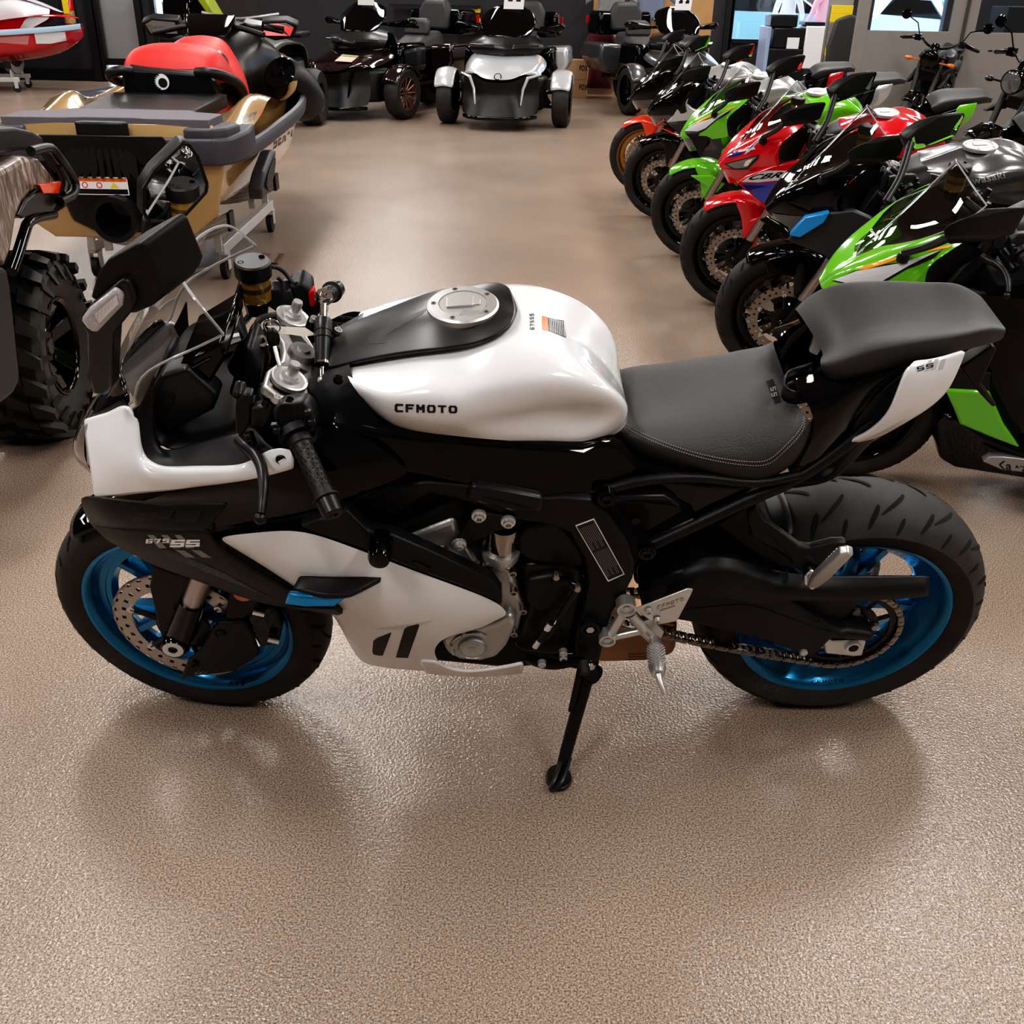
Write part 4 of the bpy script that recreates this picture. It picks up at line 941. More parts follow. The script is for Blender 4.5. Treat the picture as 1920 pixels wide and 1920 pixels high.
# far mirror, glass toward the rider
gn = Vector((.54, -.84, -.05)).normalized(); gc = B(330, 345, -.27)
mo = [(268, 352), (288, 320), (343, 266), (354, 267), (371, 290), (390, 345), (388, 360), (343, 410), (327, 418), (278, 417), (268, 400)]
P = [Bp(x, y, gc, gn) for x, y in mo]
fm_ = MB().prism([p-gn*.003 for p in P], -gn*.035).build('mirror', MBK, bike, bevel=.006, bseg=3)
cen_ = sum(P, Vector())/len(P)
MB().add([cen_+(p-cen_)*.945 for p in P], [tuple(range(len(P)))]).build('mirror_glass', MIR, fm_, smooth=False)
rim_ = MB()
for i in range(len(P)): rim_.tube([cen_+(P[i]-cen_)*.97, cen_+(P[(i+1) % len(P)]-cen_)*.97], .0035, 8)
rim_.build('mirror_rim', MBK2, fm_)
MB().prism(Bl([(264, 405, -.26), (310, 410, -.26), (303, 470, -.24), (285, 540, -.2), (266, 540, -.2), (262, 470, -.24)]), Vector((0, .03, 0))).build('mirror_stalk', MBK2, fm_, bevel=.008)
# ---- engine
en = MB(); en.prism(Bl([(760, 1010, .12), (850, 960, .12), (960, 990, .12), (1090, 990, .12), (1120, 1100, .12), (1095, 1240, .12), (960, 1255, .12), (800, 1240, .12), (720, 1180, .12), (680, 1060, .12)]), Vector((0, .24, 0)))
eng = en.build('engine_block', MBK, bike, bevel=.01)
EA = mat('engine casting', (.46, .455, .445), .36, metal=.75, bump=.25, bscale=350)
slab('cylinder_head', [(757, 1010, .178), (800, 993, .178), (852, 973, .178), (862, 1000, .178), (872, 1030, .178), (905, 1060, .178), (880, 1075, .178), (845, 1065, .178), (790, 1036, .178)], .08, EA, eng, bevel=.01, bseg=3)
hp = MB(); hp.tube(Bl([(790, 1028, .175), (825, 1035, .18), (850, 1045, .18)]), .013, 14, n=8); hp.ball(B(848, 1048, .178), .017); hp.tube(Bl([(862, 1015, .17), (880, 1045, .172), (898, 1072, .172)]), .008, 10); hp.tube(Bl([(828, 985, .165), (858, 1012, .168), (880, 1050, .17)]), .009, 10)
hp.tube(Bl([(803, 1038, .17), (840, 1052, .17), (858, 1062, .17)]), .0075, 10); hp.build('coolant_pipe', ALU, eng)
sm = MB(); a0, a1 = B(944, 985, .165), B(937, 1048, .165); dv_ = (a1-a0).normalized(); sm.lathe([(0, 0), (.028, 0), (.029, .003), (.029, .058), (.0, .058)], a0, dv_, 32)
smo = sm.build('starter_motor', mat('dark chrome', (.33, .30, .27), .12, metal=1.), eng)
MB().lathe([(.0, .056), (.036, .056), (.037, .062), (.034, .078), (.0, .08)], a0, dv_, 30).build('starter_flange', EA, smo)
slab('crankcase_cover', [(905, 1068, .178), (925, 1058, .178), (960, 1068, .178), (966, 1090, .178), (972, 1110, .178), (984, 1140, .178), (976, 1165, .178), (972, 1185, .178), (955, 1192, .178), (935, 1140, .178), (938, 1120, .178), (925, 1092, .178)], .05, EA, eng, bevel=.009, bseg=3)
ac = slab('generator_cover', [(826, 1200, .205), (845, 1190, .205), (880, 1183, .205), (930, 1168, .205), (956, 1152, .205), (972, 1168, .205), (962, 1190, .205), (950, 1215, .205), (932, 1235, .205), (900, 1243, .205), (862, 1240, .205), (838, 1228, .205)], .06, EA, eng, bevel=.014, bseg=4)
gc_ = B(886, 1214, .207); g2 = MB(); g2.lathe([(0, -.006), (.006, -.006), (.006, -.003), (.022, -.006), (.024, -.004), (.026, -.004), (.0275, -.006), (.029, -.003), (.029, .006)], gc_, (0, 1, 0), 44); g2.cyl(gc_-Vector((0, .0035, 0)), gc_-Vector((0, .004, 0)), .006, seg=6, m=1)
g2.build('cover_boss', [EA, DRK], ac)
rg = MB()
for (t0, t1) in ((2.1, 2.75), (.9, 1.9), (2.95, 3.6)):
    pts = [gc_+Vector((.042*cos(t0+(t1-t0)*i/8), -.001, .042*sin(t0+(t1-t0)*i/8))) for i in range(9)]; rg.tube(pts, .0035, 6)
rg.build('cover_rib', EA, ac)
for x, y, lt in ((963, 1108, .186), (981, 1143, .184), (964, 1186, .186), (829, 1030, .184), (860, 1060, .184), (911, 1060, .184), (962, 1072, .184)):
    eb = MB(); c = B(x, y, lt); eb.lathe([(0, -.004), (.004, -.004), (.0045, -.008), (.0068, -.0075), (.0075, .004)], c, (0, 1, 0), 14); eb.build('case_bolt', STL, eng)
slab('side_engine_cover', [(975, 1062, .17), (1060, 1052, .17), (1092, 1070, .17), (1098, 1105, .17), (1080, 1180, .17), (1060, 1232, .17), (985, 1225, .17), (962, 1215, .17), (975, 1180, .17), (988, 1140, .17)], .05, MBK2, eng, bevel=.012, bseg=3)
slab('sprocket_cover', [(985, 1090, .185), (1050, 1078, .185), (1080, 1098, .185), (1070, 1140, .185), (1010, 1150, .185), (985, 1130, .185)], .03, MBK, eng, bevel=.01)
slab('airbox_cover', [(970, 1010, .175), (985, 990, .175), (1035, 976, .175), (1052, 984, .175), (1090, 1030, .175), (1100, 1060, .175), (1080, 1068, .175), (995, 1055, .175), (972, 1040, .175)], .05, MBK, bike, bevel=.01, bseg=3)
slab('cover_slot', [(1010, 1015, .1755), (1014, 1013, .1755), (1032, 1046, .1755), (1028, 1048, .1755)], .003, DRK, bike, bevel=.0)
mp = slab('engine_mount_plate', [(884, 968, .19), (892, 960, .19), (955, 969, .19), (963, 978, .19), (958, 990, .19), (928, 1000, .19), (872, 1025, .19), (860, 1030, .19), (851, 1022, .19), (858, 1008, .19)], .008, MBK, bike, bevel=.003)
for x, y in ((898, 967), (953, 978), (861, 1021)):
    mb_ = MB(); c = B(x, y, .192); mb_.lathe([(0, -.006), (.0045, -.006), (.005, -.011), (.0085, -.010), (.0095, -.004), (.013, -.003), (.014, .002)], c, (0, 1, 0), 20); mb_.build('mount_bolt', ALU, mp)
# added black fillers that stand for the dark gaps between fairing and frame
slab('dark_filler_front', [(430, 1010, .17), (560, 1000, .17), (700, 1005, .17), (790, 970, .17), (860, 930, .17), (880, 965, .17), (800, 1010, .17), (700, 1060, .17), (640, 1160, .17), (560, 1110, .17)], .30, DRK, bike, bevel=.01)
slab('dark_filler_mid', [(560, 880, .15), (780, 850, .15), (1120, 850, .15), (1180, 900, .15), (1230, 960, .15), (1180, 1100, .15), (1090, 1080, .15), (1060, 1000, .15), (880, 960, .15), (600, 960, .15)], .26, DRK, bike, bevel=.01)
# shift linkage
lk = MB(); lk.tube(Bl([(1035, 1085, .2), (1062, 1088, .2), (1082, 1104, .2)]), [.010, .008, .010], 10); lk.tube(Bl([(1082, 1104, .205), (1060, 1140, .205), (1030, 1190, .205), (1002, 1215, .2)]), [.006, .006, .0055, .005], 10)
lk.build('shift_rod', BLK, bike)
qs0, qs1 = B(1033, 1168, .207), B(1003, 1212, .204)
q_ = MB(); q_.tube([qs0.lerp(qs1, .0), qs0.lerp(qs1, .25)], .008, 12, m=1); q_.tube([qs0.lerp(qs1, .25), qs0.lerp(qs1, .7)], .0085, 12); q_.tube([qs0.lerp(qs1, .7), qs0.lerp(qs1, 1.)], .007, 12, m=1)
q_.build('quick_shifter', [BLK, CHR], bike)
lb = MB()
for x, y in ((1043, 1082), (1083, 1104)): 
    c = B(x, y, .21); lb.lathe([(0, -.004), (.006, -.004), (.007, 0), (.007, .01)], c, (0, 1, 0), 14)
lb.build('linkage_bolt', STL, bike)
pv = MB(); c = B(1106, 1175, .192); pv.lathe([(0, -.008), (.007, -.008), (.008, -.004), (.0125, -.003), (.014, -.010), (.019, -.008), (.02, .01)], c, (0, 1, 0), 28, m=1); pv.cyl(c-Vector((0, .010, 0)), c-Vector((0, .004, 0)), .0085, seg=6)
pv.build('swingarm_pivot', [ALU, MBK], bike)
sl = MB(); sl.tube(Bl([(985, 1233, .19), (1015, 1243, .2), (1050, 1245, .205), (1085, 1240, .205), (1098, 1248, .21)]), [.009, .012, .011, .010, .012], 10, n=14)
slv = sl.build('shift_lever', BLK, bike)
tp_ = MB(); tp_.tube(Bl([(1094, 1240, .225), (1098, 1264, .25)]), .0105, 14); tp_.build('shift_toe_peg', RUB, slv)
sb2 = MB()
for x, y, l_ in ((1016, 1243, .212), (1056, 1222, .20), (1056, 1232, .2)):
    c = B(x, y, l_); sb2.lathe([(0, -.005), (.005, -.005), (.0055, -.008), (.008, -.007), (.009, .003)], c, (0, 1, 0), 16)
sb2.build('lever_bolt', ALU, slv)
# ---- kickstand
fw_ = BMi @ atz(1047, 1462, .0)
kt0 = B(1105, 1252, .16)
ks = MB(); d_ = fw_-kt0; ks.tube([kt0, kt0+d_*.12, kt0+d_*.75, kt0+d_*.93], [.017, .0155, .0135, .012], 14)
ks.tube([kt0-Vector((.012, .01, -.012)), kt0+Vector((.012, -.012, -.01))], .022, 14)
ksd = ks.build('kickstand', MBK, bike)
wu = BR3 @ Vector((0, 0, 1)); wx = BR3 @ Vector((1, 0, 0)); wy = BR3 @ Vector((0, 1, 0))
ft = MB(); ft.prism([fw_+wx*(.028*cos(a))+wy*(.038*sin(a))+wu*.001 for a in [2*pi*i/18 for i in range(18)]], wu*.010); ft.build('stand_foot', MBK2, ksd, bevel=.003)
tg = MB(); e0 = kt0+d_*.80; tip = BMi @ atz(1036, 1481, .012); tg.tube([e0+wx*.012, e0.lerp(tip, .6)+wx*.010-wy*.01, tip+wx*.004, tip-wx*.006, e0.lerp(tip, .6)-wx*.006-wy*.01, e0-wx*.004], .0045, 8, n=26); tg.build('stand_tang', MBK2, ksd)
spg = MB(); spg.tube([kt0+Vector((-.02, -.012, .02)), kt0+d_*.35+Vector((-.016, -.01, 0))], .007, 10); spg.build('stand_spring', DRK, ksd)
slab('stand_bracket', [(1040, 1232, .17), (1110, 1222, .17), (1125, 1232, .17), (1124, 1250, .17), (1090, 1258, .17), (1045, 1250, .17)], .04, BLK, bike, bevel=.006)
kbm = MB(); c = B(1107, 1249, .185); kbm.lathe([(0, -.004), (.009, -.004), (.011, 0), (.011, .008)], c, (0, 1, 0), 16); kbm.build('stand_bolt', CHR, ksd)
# ---- exhaust box
HB = mat('heat tinted steel', (.33, .19, .11), .34, metal=.8, var=.25, vscale=9)
ex = MB(); ex.prism(Bl([(1122, 1165, .07), (1250, 1165, .07), (1272, 1172, .07), (1268, 1228, .07), (1230, 1243, .07), (1128, 1246, .07), (1100, 1240, .07), (1100, 1180, .07)]), Vector((0, .18, 0))); exo = ex.build('exhaust_box', HB, bike, bevel=.018, bseg=4)
for k in range(3): 
    patch('embossed_text', Surf([exo], BM), [(1178, 1226+k*5), (1214, 1225+k*5), (1214, 1227+k*5), (1178, 1228+k*5)], mat('dark bronze', (.16, .08, .045), .4, metal=.6), exo, .001, 0)
# ---- rider foot peg bracket
pk = MB()
lat_p = .205
def ring(x, y, r, l_=lat_p, m=0): 
    c = B(x, y, l_); pk.lathe([(0, -.006), (.006, -.006), (.0065, -.003), (r*.75, -.003), (r*.8, -.010), (r, -.009), (r*1.02, .016)], c, (0, 1, 0), 26, m=m)
ring(1174, 1138, .0185); ring(1138, 1197, .0165)
def bar2(a, b_, r): pk.tube(Bl([(*a, lat_p-.006), (*b_, lat_p-.006)]), r, 10)
bar2((1168, 1150), (1145, 1188), .0095); bar2((1183, 1150), (1212, 1185), .011); bar2((1150, 1194), (1205, 1182), .008); bar2((1205, 1180), (1228, 1200), .012)
pk.prism([B(1205, 1165, .20), B(1222, 1160, .20), B(1245, 1185, .20), B(1235, 1205, .20), B(1212, 1200, .20)], Vector((0, .012, 0)))
pko = pk.build('footpeg_bracket', ALU, bike)
hg = slab('heel_guard', [(1193, 1142, .205), (1290, 1104, .198), (1300, 1106, .198), (1294, 1120, .198), (1270, 1165, .2), (1235, 1172, .204), (1220, 1165, .205), (1200, 1150, .205)], .005, ALU, bike, bevel=.002)
S_h = Surf([hg], BM); V_, F_ = block('CFMOTO', .8, .2, .3)
decal('logo_lettering', S_h, V_, F_, quadmap([(1232, 1143), (1282, 1126), (1281, 1120), (1233, 1136)]), ALD, hg, .001)
patch('logo_rule', S_h, [(1236, 1145), (1266, 1135), (1266, 1137), (1237, 1147)], ALD, hg, .001, 0)
hb = MB()
for x, y in ((1216, 1146), (1232, 1163)):
    c = B(x, y, .207); hb.lathe([(0, -.003), (.003, -.003), (.0035, -.006), (.006, -.005), (.0075, .002)], c, (0, 1, 0), 16)
hb.build('guard_bolt', ALU, hg)
fp = MB(); p0, p1 = B(1228, 1200, .22), B(1234, 1265, .315); fp.tube([p0, p0.lerp(p1, .15), p0.lerp(p1, .25), p0.lerp(p1, .8), p1], [.012, .013, .0165, .017, .012], 12)
fpo = fp.build('foot_peg', ALU, bike)
kn = MB(); dd_ = (p1-p0).normalized(); x_, y_ = frame(dd_)
for i in range(14):
    for k in range(18):
        a = 2*pi*(k+.5*(i % 2))/18; c = p0.lerp(p1, .27+.04*i)+(x_*cos(a)+y_*sin(a))*.0155; kn.cyl(c, c+(x_*cos(a)+y_*sin(a))*.0028, .002, .0008, 5)
kn.build('peg_knurl', ALU, fpo)
MB().tube([p1, B(1238, 1280, .33), B(1246, 1302, .345)], [.007, .006, .005], 10).build('peg_feeler', ALU, fpo)
# ---- swingarm
sa = [
 Bl([(1225, 1092, .10), (1275, 1058, .12), (1340, 1042, .13), (1385, 1050, .13), (1440, 1072, .125), (1520, 1080, .12), (1620, 1080, .118), (1738, 1080, .115)]),
 Bl([(1230, 1110, .13), (1280, 1080, .15), (1345, 1072, .155), (1390, 1080, .155), (1445, 1098, .15), (1520, 1105, .142), (1620, 1106, .136), (1738, 1100, .13)]),
 Bl([(1240, 1130, .135), (1300, 1115, .155), (1360, 1115, .16), (1405, 1125, .158), (1455, 1120, .152), (1525, 1118, .142), (1625, 1118, .136), (1736, 1110, .13)]),
]
skin('swingarm_upper', sa, MBK, bike, n=24, rn=9, sub=1, solid=.012)
sw_ = slab('swingarm', [(1200, 1110, .15), (1245, 1080, .15), (1300, 1068, .155), (1390, 1085, .158), (1460, 1110, .155), (1480, 1125, .152), (1530, 1160, .148), (1578, 1185, .145), (1590, 1180, .14), (1640, 1190, .138), (1642, 1205, .138), (1560, 1200, .14), (1545, 1215, .142), (1530, 1228, .142), (1512, 1232, .142), (1490, 1225, .142), (1440, 1205, .145), (1380, 1190, .148), (1290, 1168, .15), (1240, 1160, .15), (1205, 1150, .15)], .075, MBK, bike, bevel=.014, bseg=4)
slab('chain_guard', [(1425, 1082, .135), (1738, 1083, .118), (1740, 1108, .118), (1700, 1116, .118), (1655, 1124, .118), (1640, 1122, .118), (1610, 1132, .118), (1580, 1165, .12), (1570, 1185, .12), (1480, 1122, .13)], .008, MBK, sw_, bevel=.003)
S_a = Surf([sw_], BM)
lin = MB(); pts = [S_a.px(x, y, .0005) for x, y in ((1285, 1143), (1330, 1138), (1385, 1134), (1420, 1138), (1470, 1155), (1520, 1172), (1560, 1186), (1582, 1176))]
lin.tube([p for p in pts if p], .0012, 5, n=30); lin.build('swingarm_seam', DRK, sw_)
MB().tube([B(1250, 1120, -.11), B(1400, 1135, -.12), B(1600, 1215, -.12)], [.035, .032, .026], 12).build('swingarm_right', MBK, bike)
axb = slab('axle_block', [(1543, 1198, .135), (1552, 1196, .135), (1560, 1203, .135), (1620, 1200, .135), (1624, 1205, .135), (1616, 1230, .135), (1600, 1231, .135), (1548, 1226, .135)], .02, ALU, sw_, bevel=.003)
MB().lathe([(.0, -.0065), (.009, -.0065), (.010, -.003), (.0145, -.004), (.015, .004)], B(1599, 1212, .137), (0, 1, 0), 24).build('rear_axle', [DRK], axb)
MB().lathe([(.0105, -.006), (.016, -.007), (.017, .004)], B(1599, 1212, .138), (0, 1, 0), 24).build('axle_collar', ALU, axb)
ab = MB(); c = B(1507, 1224, .146); ab.lathe([(0, -.004), (.006, -.004), (.0085, -.002), (.009, .003)], c, (0, 1, 0), 16); c = B(1541, 1166, .152); ab.lathe([(0, -.002), (.006, -.002), (.007, .003)], c, (0, 1, 0), 16, m=1)
ab.build('arm_bolt', [ALU, DRK], sw_)
ub = MB(); ub.lathe([(0, -.02), (.034, -.02), (.040, -.014), (.042, .03)], Vector((.7, -.095, .315)), (0, 1, 0), 30); ub.build('sprocket_carrier', BLK, bike)
# ---- passenger peg hanger
hgp = MB(); hgp.prism(Bl([(1400, 960, .13), (1418, 950, .135), (1432, 978, .14), (1445, 985, .145), (1500, 1025, .155), (1520, 1030, .155), (1562, 1020, .16), (1590, 1018, .16), (1575, 1040, .16), (1540, 1080, .165), (1522, 1090, .165), (1500, 1072, .16), (1490, 1058, .158), (1470, 1040, .155), (1412, 1012, .145), (1405, 985, .14)]), Vector((0, .022, 0)))
hgo = hgp.build('passenger_peg_hanger', MBK, bike, bevel=.006, bseg=3)
slab('hanger_arm', [(1345, 985, .12), (1400, 945, .12), (1418, 952, .13), (1405, 1000, .13), (1480, 1045, .14), (1500, 1070, .14), (1460, 1060, .13), (1400, 1030, .125)], .02, MBK, hgo, bevel=.005)
q0, q1 = B(1522, 1088, .18), B(1586, 1024, .275)
pp = MB(); dq = (q1-q0).normalized(); sd_ = Vector((0, 0, 1)).cross(dq).normalized(); uq = dq.cross(sd_)
pp.prism([q0+sd_*.010, q0-sd_*.010, q0.lerp(q1, .3)-sd_*.015, q1-sd_*.012, q1+dq*.008, q1+sd_*.012, q0.lerp(q1, .3)+sd_*.015], -uq*.016)
ppo = pp.build('passenger_peg', ALU, bike, bevel=.003)
kt_ = MB()
for i in range(9):
    for k in range(3): c = q0.lerp(q1, .32+.07*i)+sd_*(.008*(k-1)); kt_.cyl(c-uq*.001, c+uq*.004, .0035, .001, 5)
kt_.build('peg_teeth', ALU, ppo)
pm = MB(); pm.prism(Bl([(1508, 1080, .18), (1520, 1070, .185), (1545, 1078, .185), (1542, 1098, .19), (1522, 1108, .19), (1508, 1096, .185)]), Vector((0, .016, 0))); pm.build('peg_mount', CHR, ppo, bevel=.003)
# rear mudguard over the tyre (hugger)
hug_ = MB(); rows = []
for j in range(10):
    a = radians(120+j*6); rows.append([Vector((.7+(.333-.0*abs(t))*cos(a), t*.085, .315+(.333-.03*t*t)*sin(a))) for t in [-1+2*i/8 for i in range(9)]])
hug_.grid(rows).build('tyre_hugger', MBK, bike, solid=.004, sub=1)
# wheel lettering
rsurf = Surf([rw], BM @ rw.matrix_local); V_, F_ = block('CFMOTO', .8, .22, .25)
decal('rim_lettering', rsurf, V_, F_, quadmap([(1521, 1282), (1582, 1279), (1582, 1273), (1522, 1276)]), PBLACK, rw, .001)
tyr = [c_ for c_ in rw.children if c_.name.startswith('tyre')][0]; tsurf = Surf([tyr], BM @ rw.matrix_local)
V_, F_ = glyphs('CST', .02); decal('tyre_lettering', tsurf, V_, F_, quadmap([(1462, 1291), (1414, 1278), (1410, 1285), (1458, 1300)]), mat('raised rubber', (.05, .048, .047), .6), rw, .001, 1)
fsurf = Surf([fw], BM @ fw.matrix_local); V_, F_ = block('CFMOTO', .8, .22, .25)
decal('rim_lettering', fsurf, V_, F_, quadmap([(186, 1212), (216, 1236), (217, 1229), (188, 1205)]), PBLACK, fw, .001)
for x in (431, 443, 455): patch('rim_stripe', fsurf, [(x-3, 1287), (x+2, 1286), (x+4, 1277), (x, 1278)], PBLACK, fw, .001, 0)
slab('dark_filler_rear', [(1195, 945, .06), (1300, 930, .06), (1400, 925, .06), (1450, 990, .06), (1440, 1050, .06), (1330, 1060, .06), (1240, 1090, .06), (1190, 1100, .06)], .12, DRK, bike, bevel=.01)  # added black slab that keeps the open gap behind the frame dark
# ------------------------------------------------------------------ row of sport motorcycles
def frame_at(fx, fy, psi, lean, fu=-.7):
    p = radians(psi); l = radians(lean); L = Vector((cos(p), sin(p), 0)); O = Vector((sin(p), -cos(p), 0))
    A = O*cos(l)+Vector((0, 0, -sin(l))); W = O*sin(l)+Vector((0, 0, cos(l))); o = Vector((fx, fy, 0))-L*fu
    return Matrix(((L.x, -A.x, W.x, o.x), (L.y, -A.y, W.y, o.y), (L.z, -A.z, W.z, 0), (0, 0, 0, 1)))
class Fr:
    """pixel tracing in any leaning frame: (px, py, lat) -> local point"""
    def __init__(s, M): s.M = M; s.Mi = M.inverted(); s.R = s.Mi.to_3x3(); s.c = s.Mi @ CAMP
    def __call__(s, px, py, lat): d = s.R @ ray(px, py); return s.c+d*((-lat-s.c.y)/d.y)
    def l(s, L): return [s(*p) for p in L]
    def pl(s, px, py, c, n): d = s.R @ ray(px, py); n = Vector(n); return s.c+d*((Vector(c)-s.c).dot(n)/d.dot(n))
def remat(o, mp):
    for i, sl in enumerate(o.material_slots):
        if sl.material in mp: t = mp[sl.material]; sl.link = 'OBJECT'; sl.material = t
    for c in o.children: remat(c, mp)
def take(parent, names, mp={}, skip=()):
    """copy parts of the first motorcycle onto another one"""
    for o in list(bike.children):
        b = o.name.split('.')[0]
        if b in names:
            c = o.copy(); COL.objects.link(c); c.parent = parent
            for k in o.children:
                if k.name.split('.')[0] in skip: continue
                dup_child(k, c)
            for k in c.children:
                if k.name.startswith('filler_cap') and 'tank_cover' in skip: k.location.z -= .014
            remat(c, mp)
GRN = mat('lime green paint', (.12, .46, .012), .16, coat=.9); REDC = mat('racing red paint', (.55, .004, .012), .16, coat=.9)
GRY = mat('graphite paint', (.085, .085, .09), .25, metal=.5, coat=.7); MGR = mat('matt graphite', (.045, .046, .05), .4, metal=.2); SLV = mat('silver paint', (.5, .5, .5), .28, metal=.6, coat=.7)
SKY = mat('sky blue decal', (.01, .24, .62), .25, coat=.6); WHD = mat('silver white decal', (.62, .63, .66), .25, coat=.6); ORD = mat('orange decal', (.9, .33, .01), .25, coat=.6); NVY = mat('navy decal', (.02, .02, .16), .25, coat=.6); VIO = mat('violet blue decal', (.07, .08, .33), .25, coat=.6)
ORR = mat('orange red paint', (.75, .035, .008), .2, coat=.9); GLD = mat('gold wheel', (.36, .19, .06), .3, metal=.8)
SMK = glassmat('smoked screen', (.93, .93, .95), dark=.45); CLW = glassmat('light smoked screen', (.95, .95, .95), dark=.12)
BRONZE = mat('disc steel', (.30, .26, .23), .36, metal=.9)
proto = empty('sport_motorcycle', '', 'motorcycle')
pf = wheel(proto, 'front_wheel', FWM, .12, .30, .10, disc=(.155, .112, .068), rimm=BLK, discm=BRONZE, grooves=14)
pr_ = wheel(proto, 'rear_wheel', RWM, .18, .315, .148, disc=(.11, .08, .075), disc_sides=(1,), hubw=.15, rimm=BLK, grooves=14)
ROW = dict(A=(1.13, 3.2), B=(1.15, 4.17), C=(1.15, 5.26), D=(1.12, 6.34), E=(1.06, 7.55), F=(1.04, 8.6))
FA = Fr(frame_at(*ROW['A'], -8, 11)); FC = Fr(frame_at(*ROW['C'], -6, 11))
# fairing shapes, traced once
noseA = [
 FA.l([(1537, 530, 0), (1556, 512, 0), (1580, 494, 0), (1604, 477, 0), (1612, 471, .015), (1640, 455, .075), (1690, 432, .14), (1740, 420, .165)]),
 FA.l([(1538, 533, .02), (1565, 515, .06), (1604, 492, .09), (1650, 474, .12), (1690, 462, .15), (1740, 448, .172), (1790, 436, .19), (1830, 432, .2)]),
 FA.l([(1540, 538, .035), (1575, 522, .09), (1615, 505, .125), (1660, 492, .155), (1705, 480, .18), (1752, 466, .198), (1790, 455, .208), (1806, 455, .214)]),
 FA.l([(1543, 544, .05), (1580, 536, .105), (1620, 528, .142), (1660, 520, .172), (1700, 508, .195), (1732, 496, .208), (1755, 486, .215), (1775, 474, .218)]),
 FA.l([(1550, 552, .055), (1590, 550, .11), (1625, 550, .145), (1660, 548, .178), (1695, 540, .2), (1712, 530, .213), (1722, 520, .218), (1738, 505, .22)]),
 FA.l([(1556, 557, .055), (1595, 560, .11), (1630, 563, .145), (1665, 565, .178), (1697, 565, .2), (1713, 564, .213), (1724, 563, .218), (1736, 562, .222)]),
]
noseA[0][4:] = [p for p in FA.l([(1618, 472, .03), (1660, 460, .09), (1700, 455, .145), (1760, 440, .175)])]
screenA = [
 FA.l([(1603, 479, 0), (1640, 445, 0), (1690, 400, 0), (1740, 352, 0), (1793, 303, 0)]),
 FA.l([(1606, 478, .03), (1650, 453, .05), (1712, 415, .06), (1765, 368, .062), (1806, 322, .05)]),
 FA.l([(1620, 474, .05), (1668, 458, .09), (1735, 425, .105), (1790, 385, .105), (1825, 350, .09)]),
 FA.l([(1640, 470, .075), (1698, 457, .145), (1765, 436, .16), (1815, 412, .155), (1850, 385, .13)]),
]
lampA = [FA.l([(1542, 540, .0), (1548, 560, .0), (1560, 585, .0)]), FA.l([(1548, 548, .055), (1562, 568, .06), (1578, 590, .06)]), FA.l([(1596, 558, .115), (1610, 575, .12), (1625, 595, .12)]), FA.l([(1660, 564, .175), (1670, 580, .175), (1690, 600, .18)])]
inA = [FA.l([(1806, 456, .212), (1776, 474, .216), (1739, 505, .218), (1724, 522, .216), (1738, 562, .22)]), FA.l([(1850, 470, .16), (1820, 490, .16), (1770, 520, .16), (1760, 545, .16), (1790, 590, .17)])]
# side and belly panels in local coordinates (u, w) at a lateral offset
def side_rows(du=0):
    v = lambda u, l, w: Vector((u+du, -l, w))
    return [[v(-.62, .17, .74), v(-.5, .21, .79), (v(-.36, .235, .80)), v(-.2, .235, .79), v(-.05, .22, .77)],
            [v(-.60, .16, .66), v(-.48, .21, .66), v(-.34, .245, .66), v(-.18, .245, .66), v(-.02, .23, .66)],
            [v(-.47, .18, .56), v(-.40, .21, .53), v(-.3, .24, .52), v(-.15, .245, .52), v(.0, .235, .54)],
            [v(-.38, .17, .46), v(-.33, .20, .42), v(-.22, .225, .38), v(-.08, .235, .36), v(.08, .225, .38)],
            [v(-.33, .10, .34), v(-.28, .15, .27), v(-.16, .175, .22), v(.0, .19, .20), v(.16, .19, .21)],
            [v(-.31, .0, .30), v(-.26, .0, .20), v(-.14, .0, .14), v(.0, .0, .13), v(.16, .0, .14)]]
def curve_mirror(par, fr, base, cen, m, glassn, up=1, sz=1., chrome=False):
    pass
def mirrorA(par, shell_m, stalk_m):
    # near mirror: pointed shell on a stalk
    sh = [(1773, 430, .36), (1800, 412, .37), (1850, 391, .38), (1912, 388, .39), (1914, 396, .39), (1890, 440, .39), (1855, 452, .385), (1810, 455, .37), (1778, 458, .36)]
    P = FA.l(sh); c = sum(P, Vector())/len(P)
    b = MB(); n = len(P); k = Vector((-.05, -.012, .0))
    b.add(P+[c+(p-c)*.55+k for p in P]+[c+(p-c)*.985+Vector((.018, .006, 0)) for p in P], [tuple(range(n, 2*n))]+[(i, (i+1) % n, (i+1) % n+n, i+n) for i in range(n)]+[((i+1) % n, i, i+2*n, (i+1) % n+2*n) for i in range(n)]+[tuple(range(3*n-1, 2*n-1, -1))])
    for sg in (1, -1):
        q = MB(); q.v = [Vector((v.x, sg*v.y, v.z)) for v in b.v]; q.f = b.f if sg > 0 else [f[::-1] for f in b.f]; q.m = b.m
        o = q.build('mirror', shell_m, par, bevel=.004)
        S = lambda p: Vector((p.x, sg*p.y, p.z))
        g = MB(); g.add([S(c+(p-c)*.9+Vector((.0185, .006, 0))) for p in P], [tuple(range(n))]); g.build('mirror_glass', MIR, o, smooth=False)
        a0, a1, a2, a3 = FA(1692, 487, .16), FA(1696, 474, .19), FA(1740, 462, .26), FA(1790, 440, .36)
        t = MB(); t.tube([S(a) for a in (a1, a2, a3)], [.012, .011, .013], 10, n=10); t.lathe([(0, .012), (.014, .01), (.018, 0), (.018, -.014), (.01, -.02)], S(a0.lerp(a1, .5)), (0, 0, 1), 18); t.build('mirror_stalk', stalk_m, o)
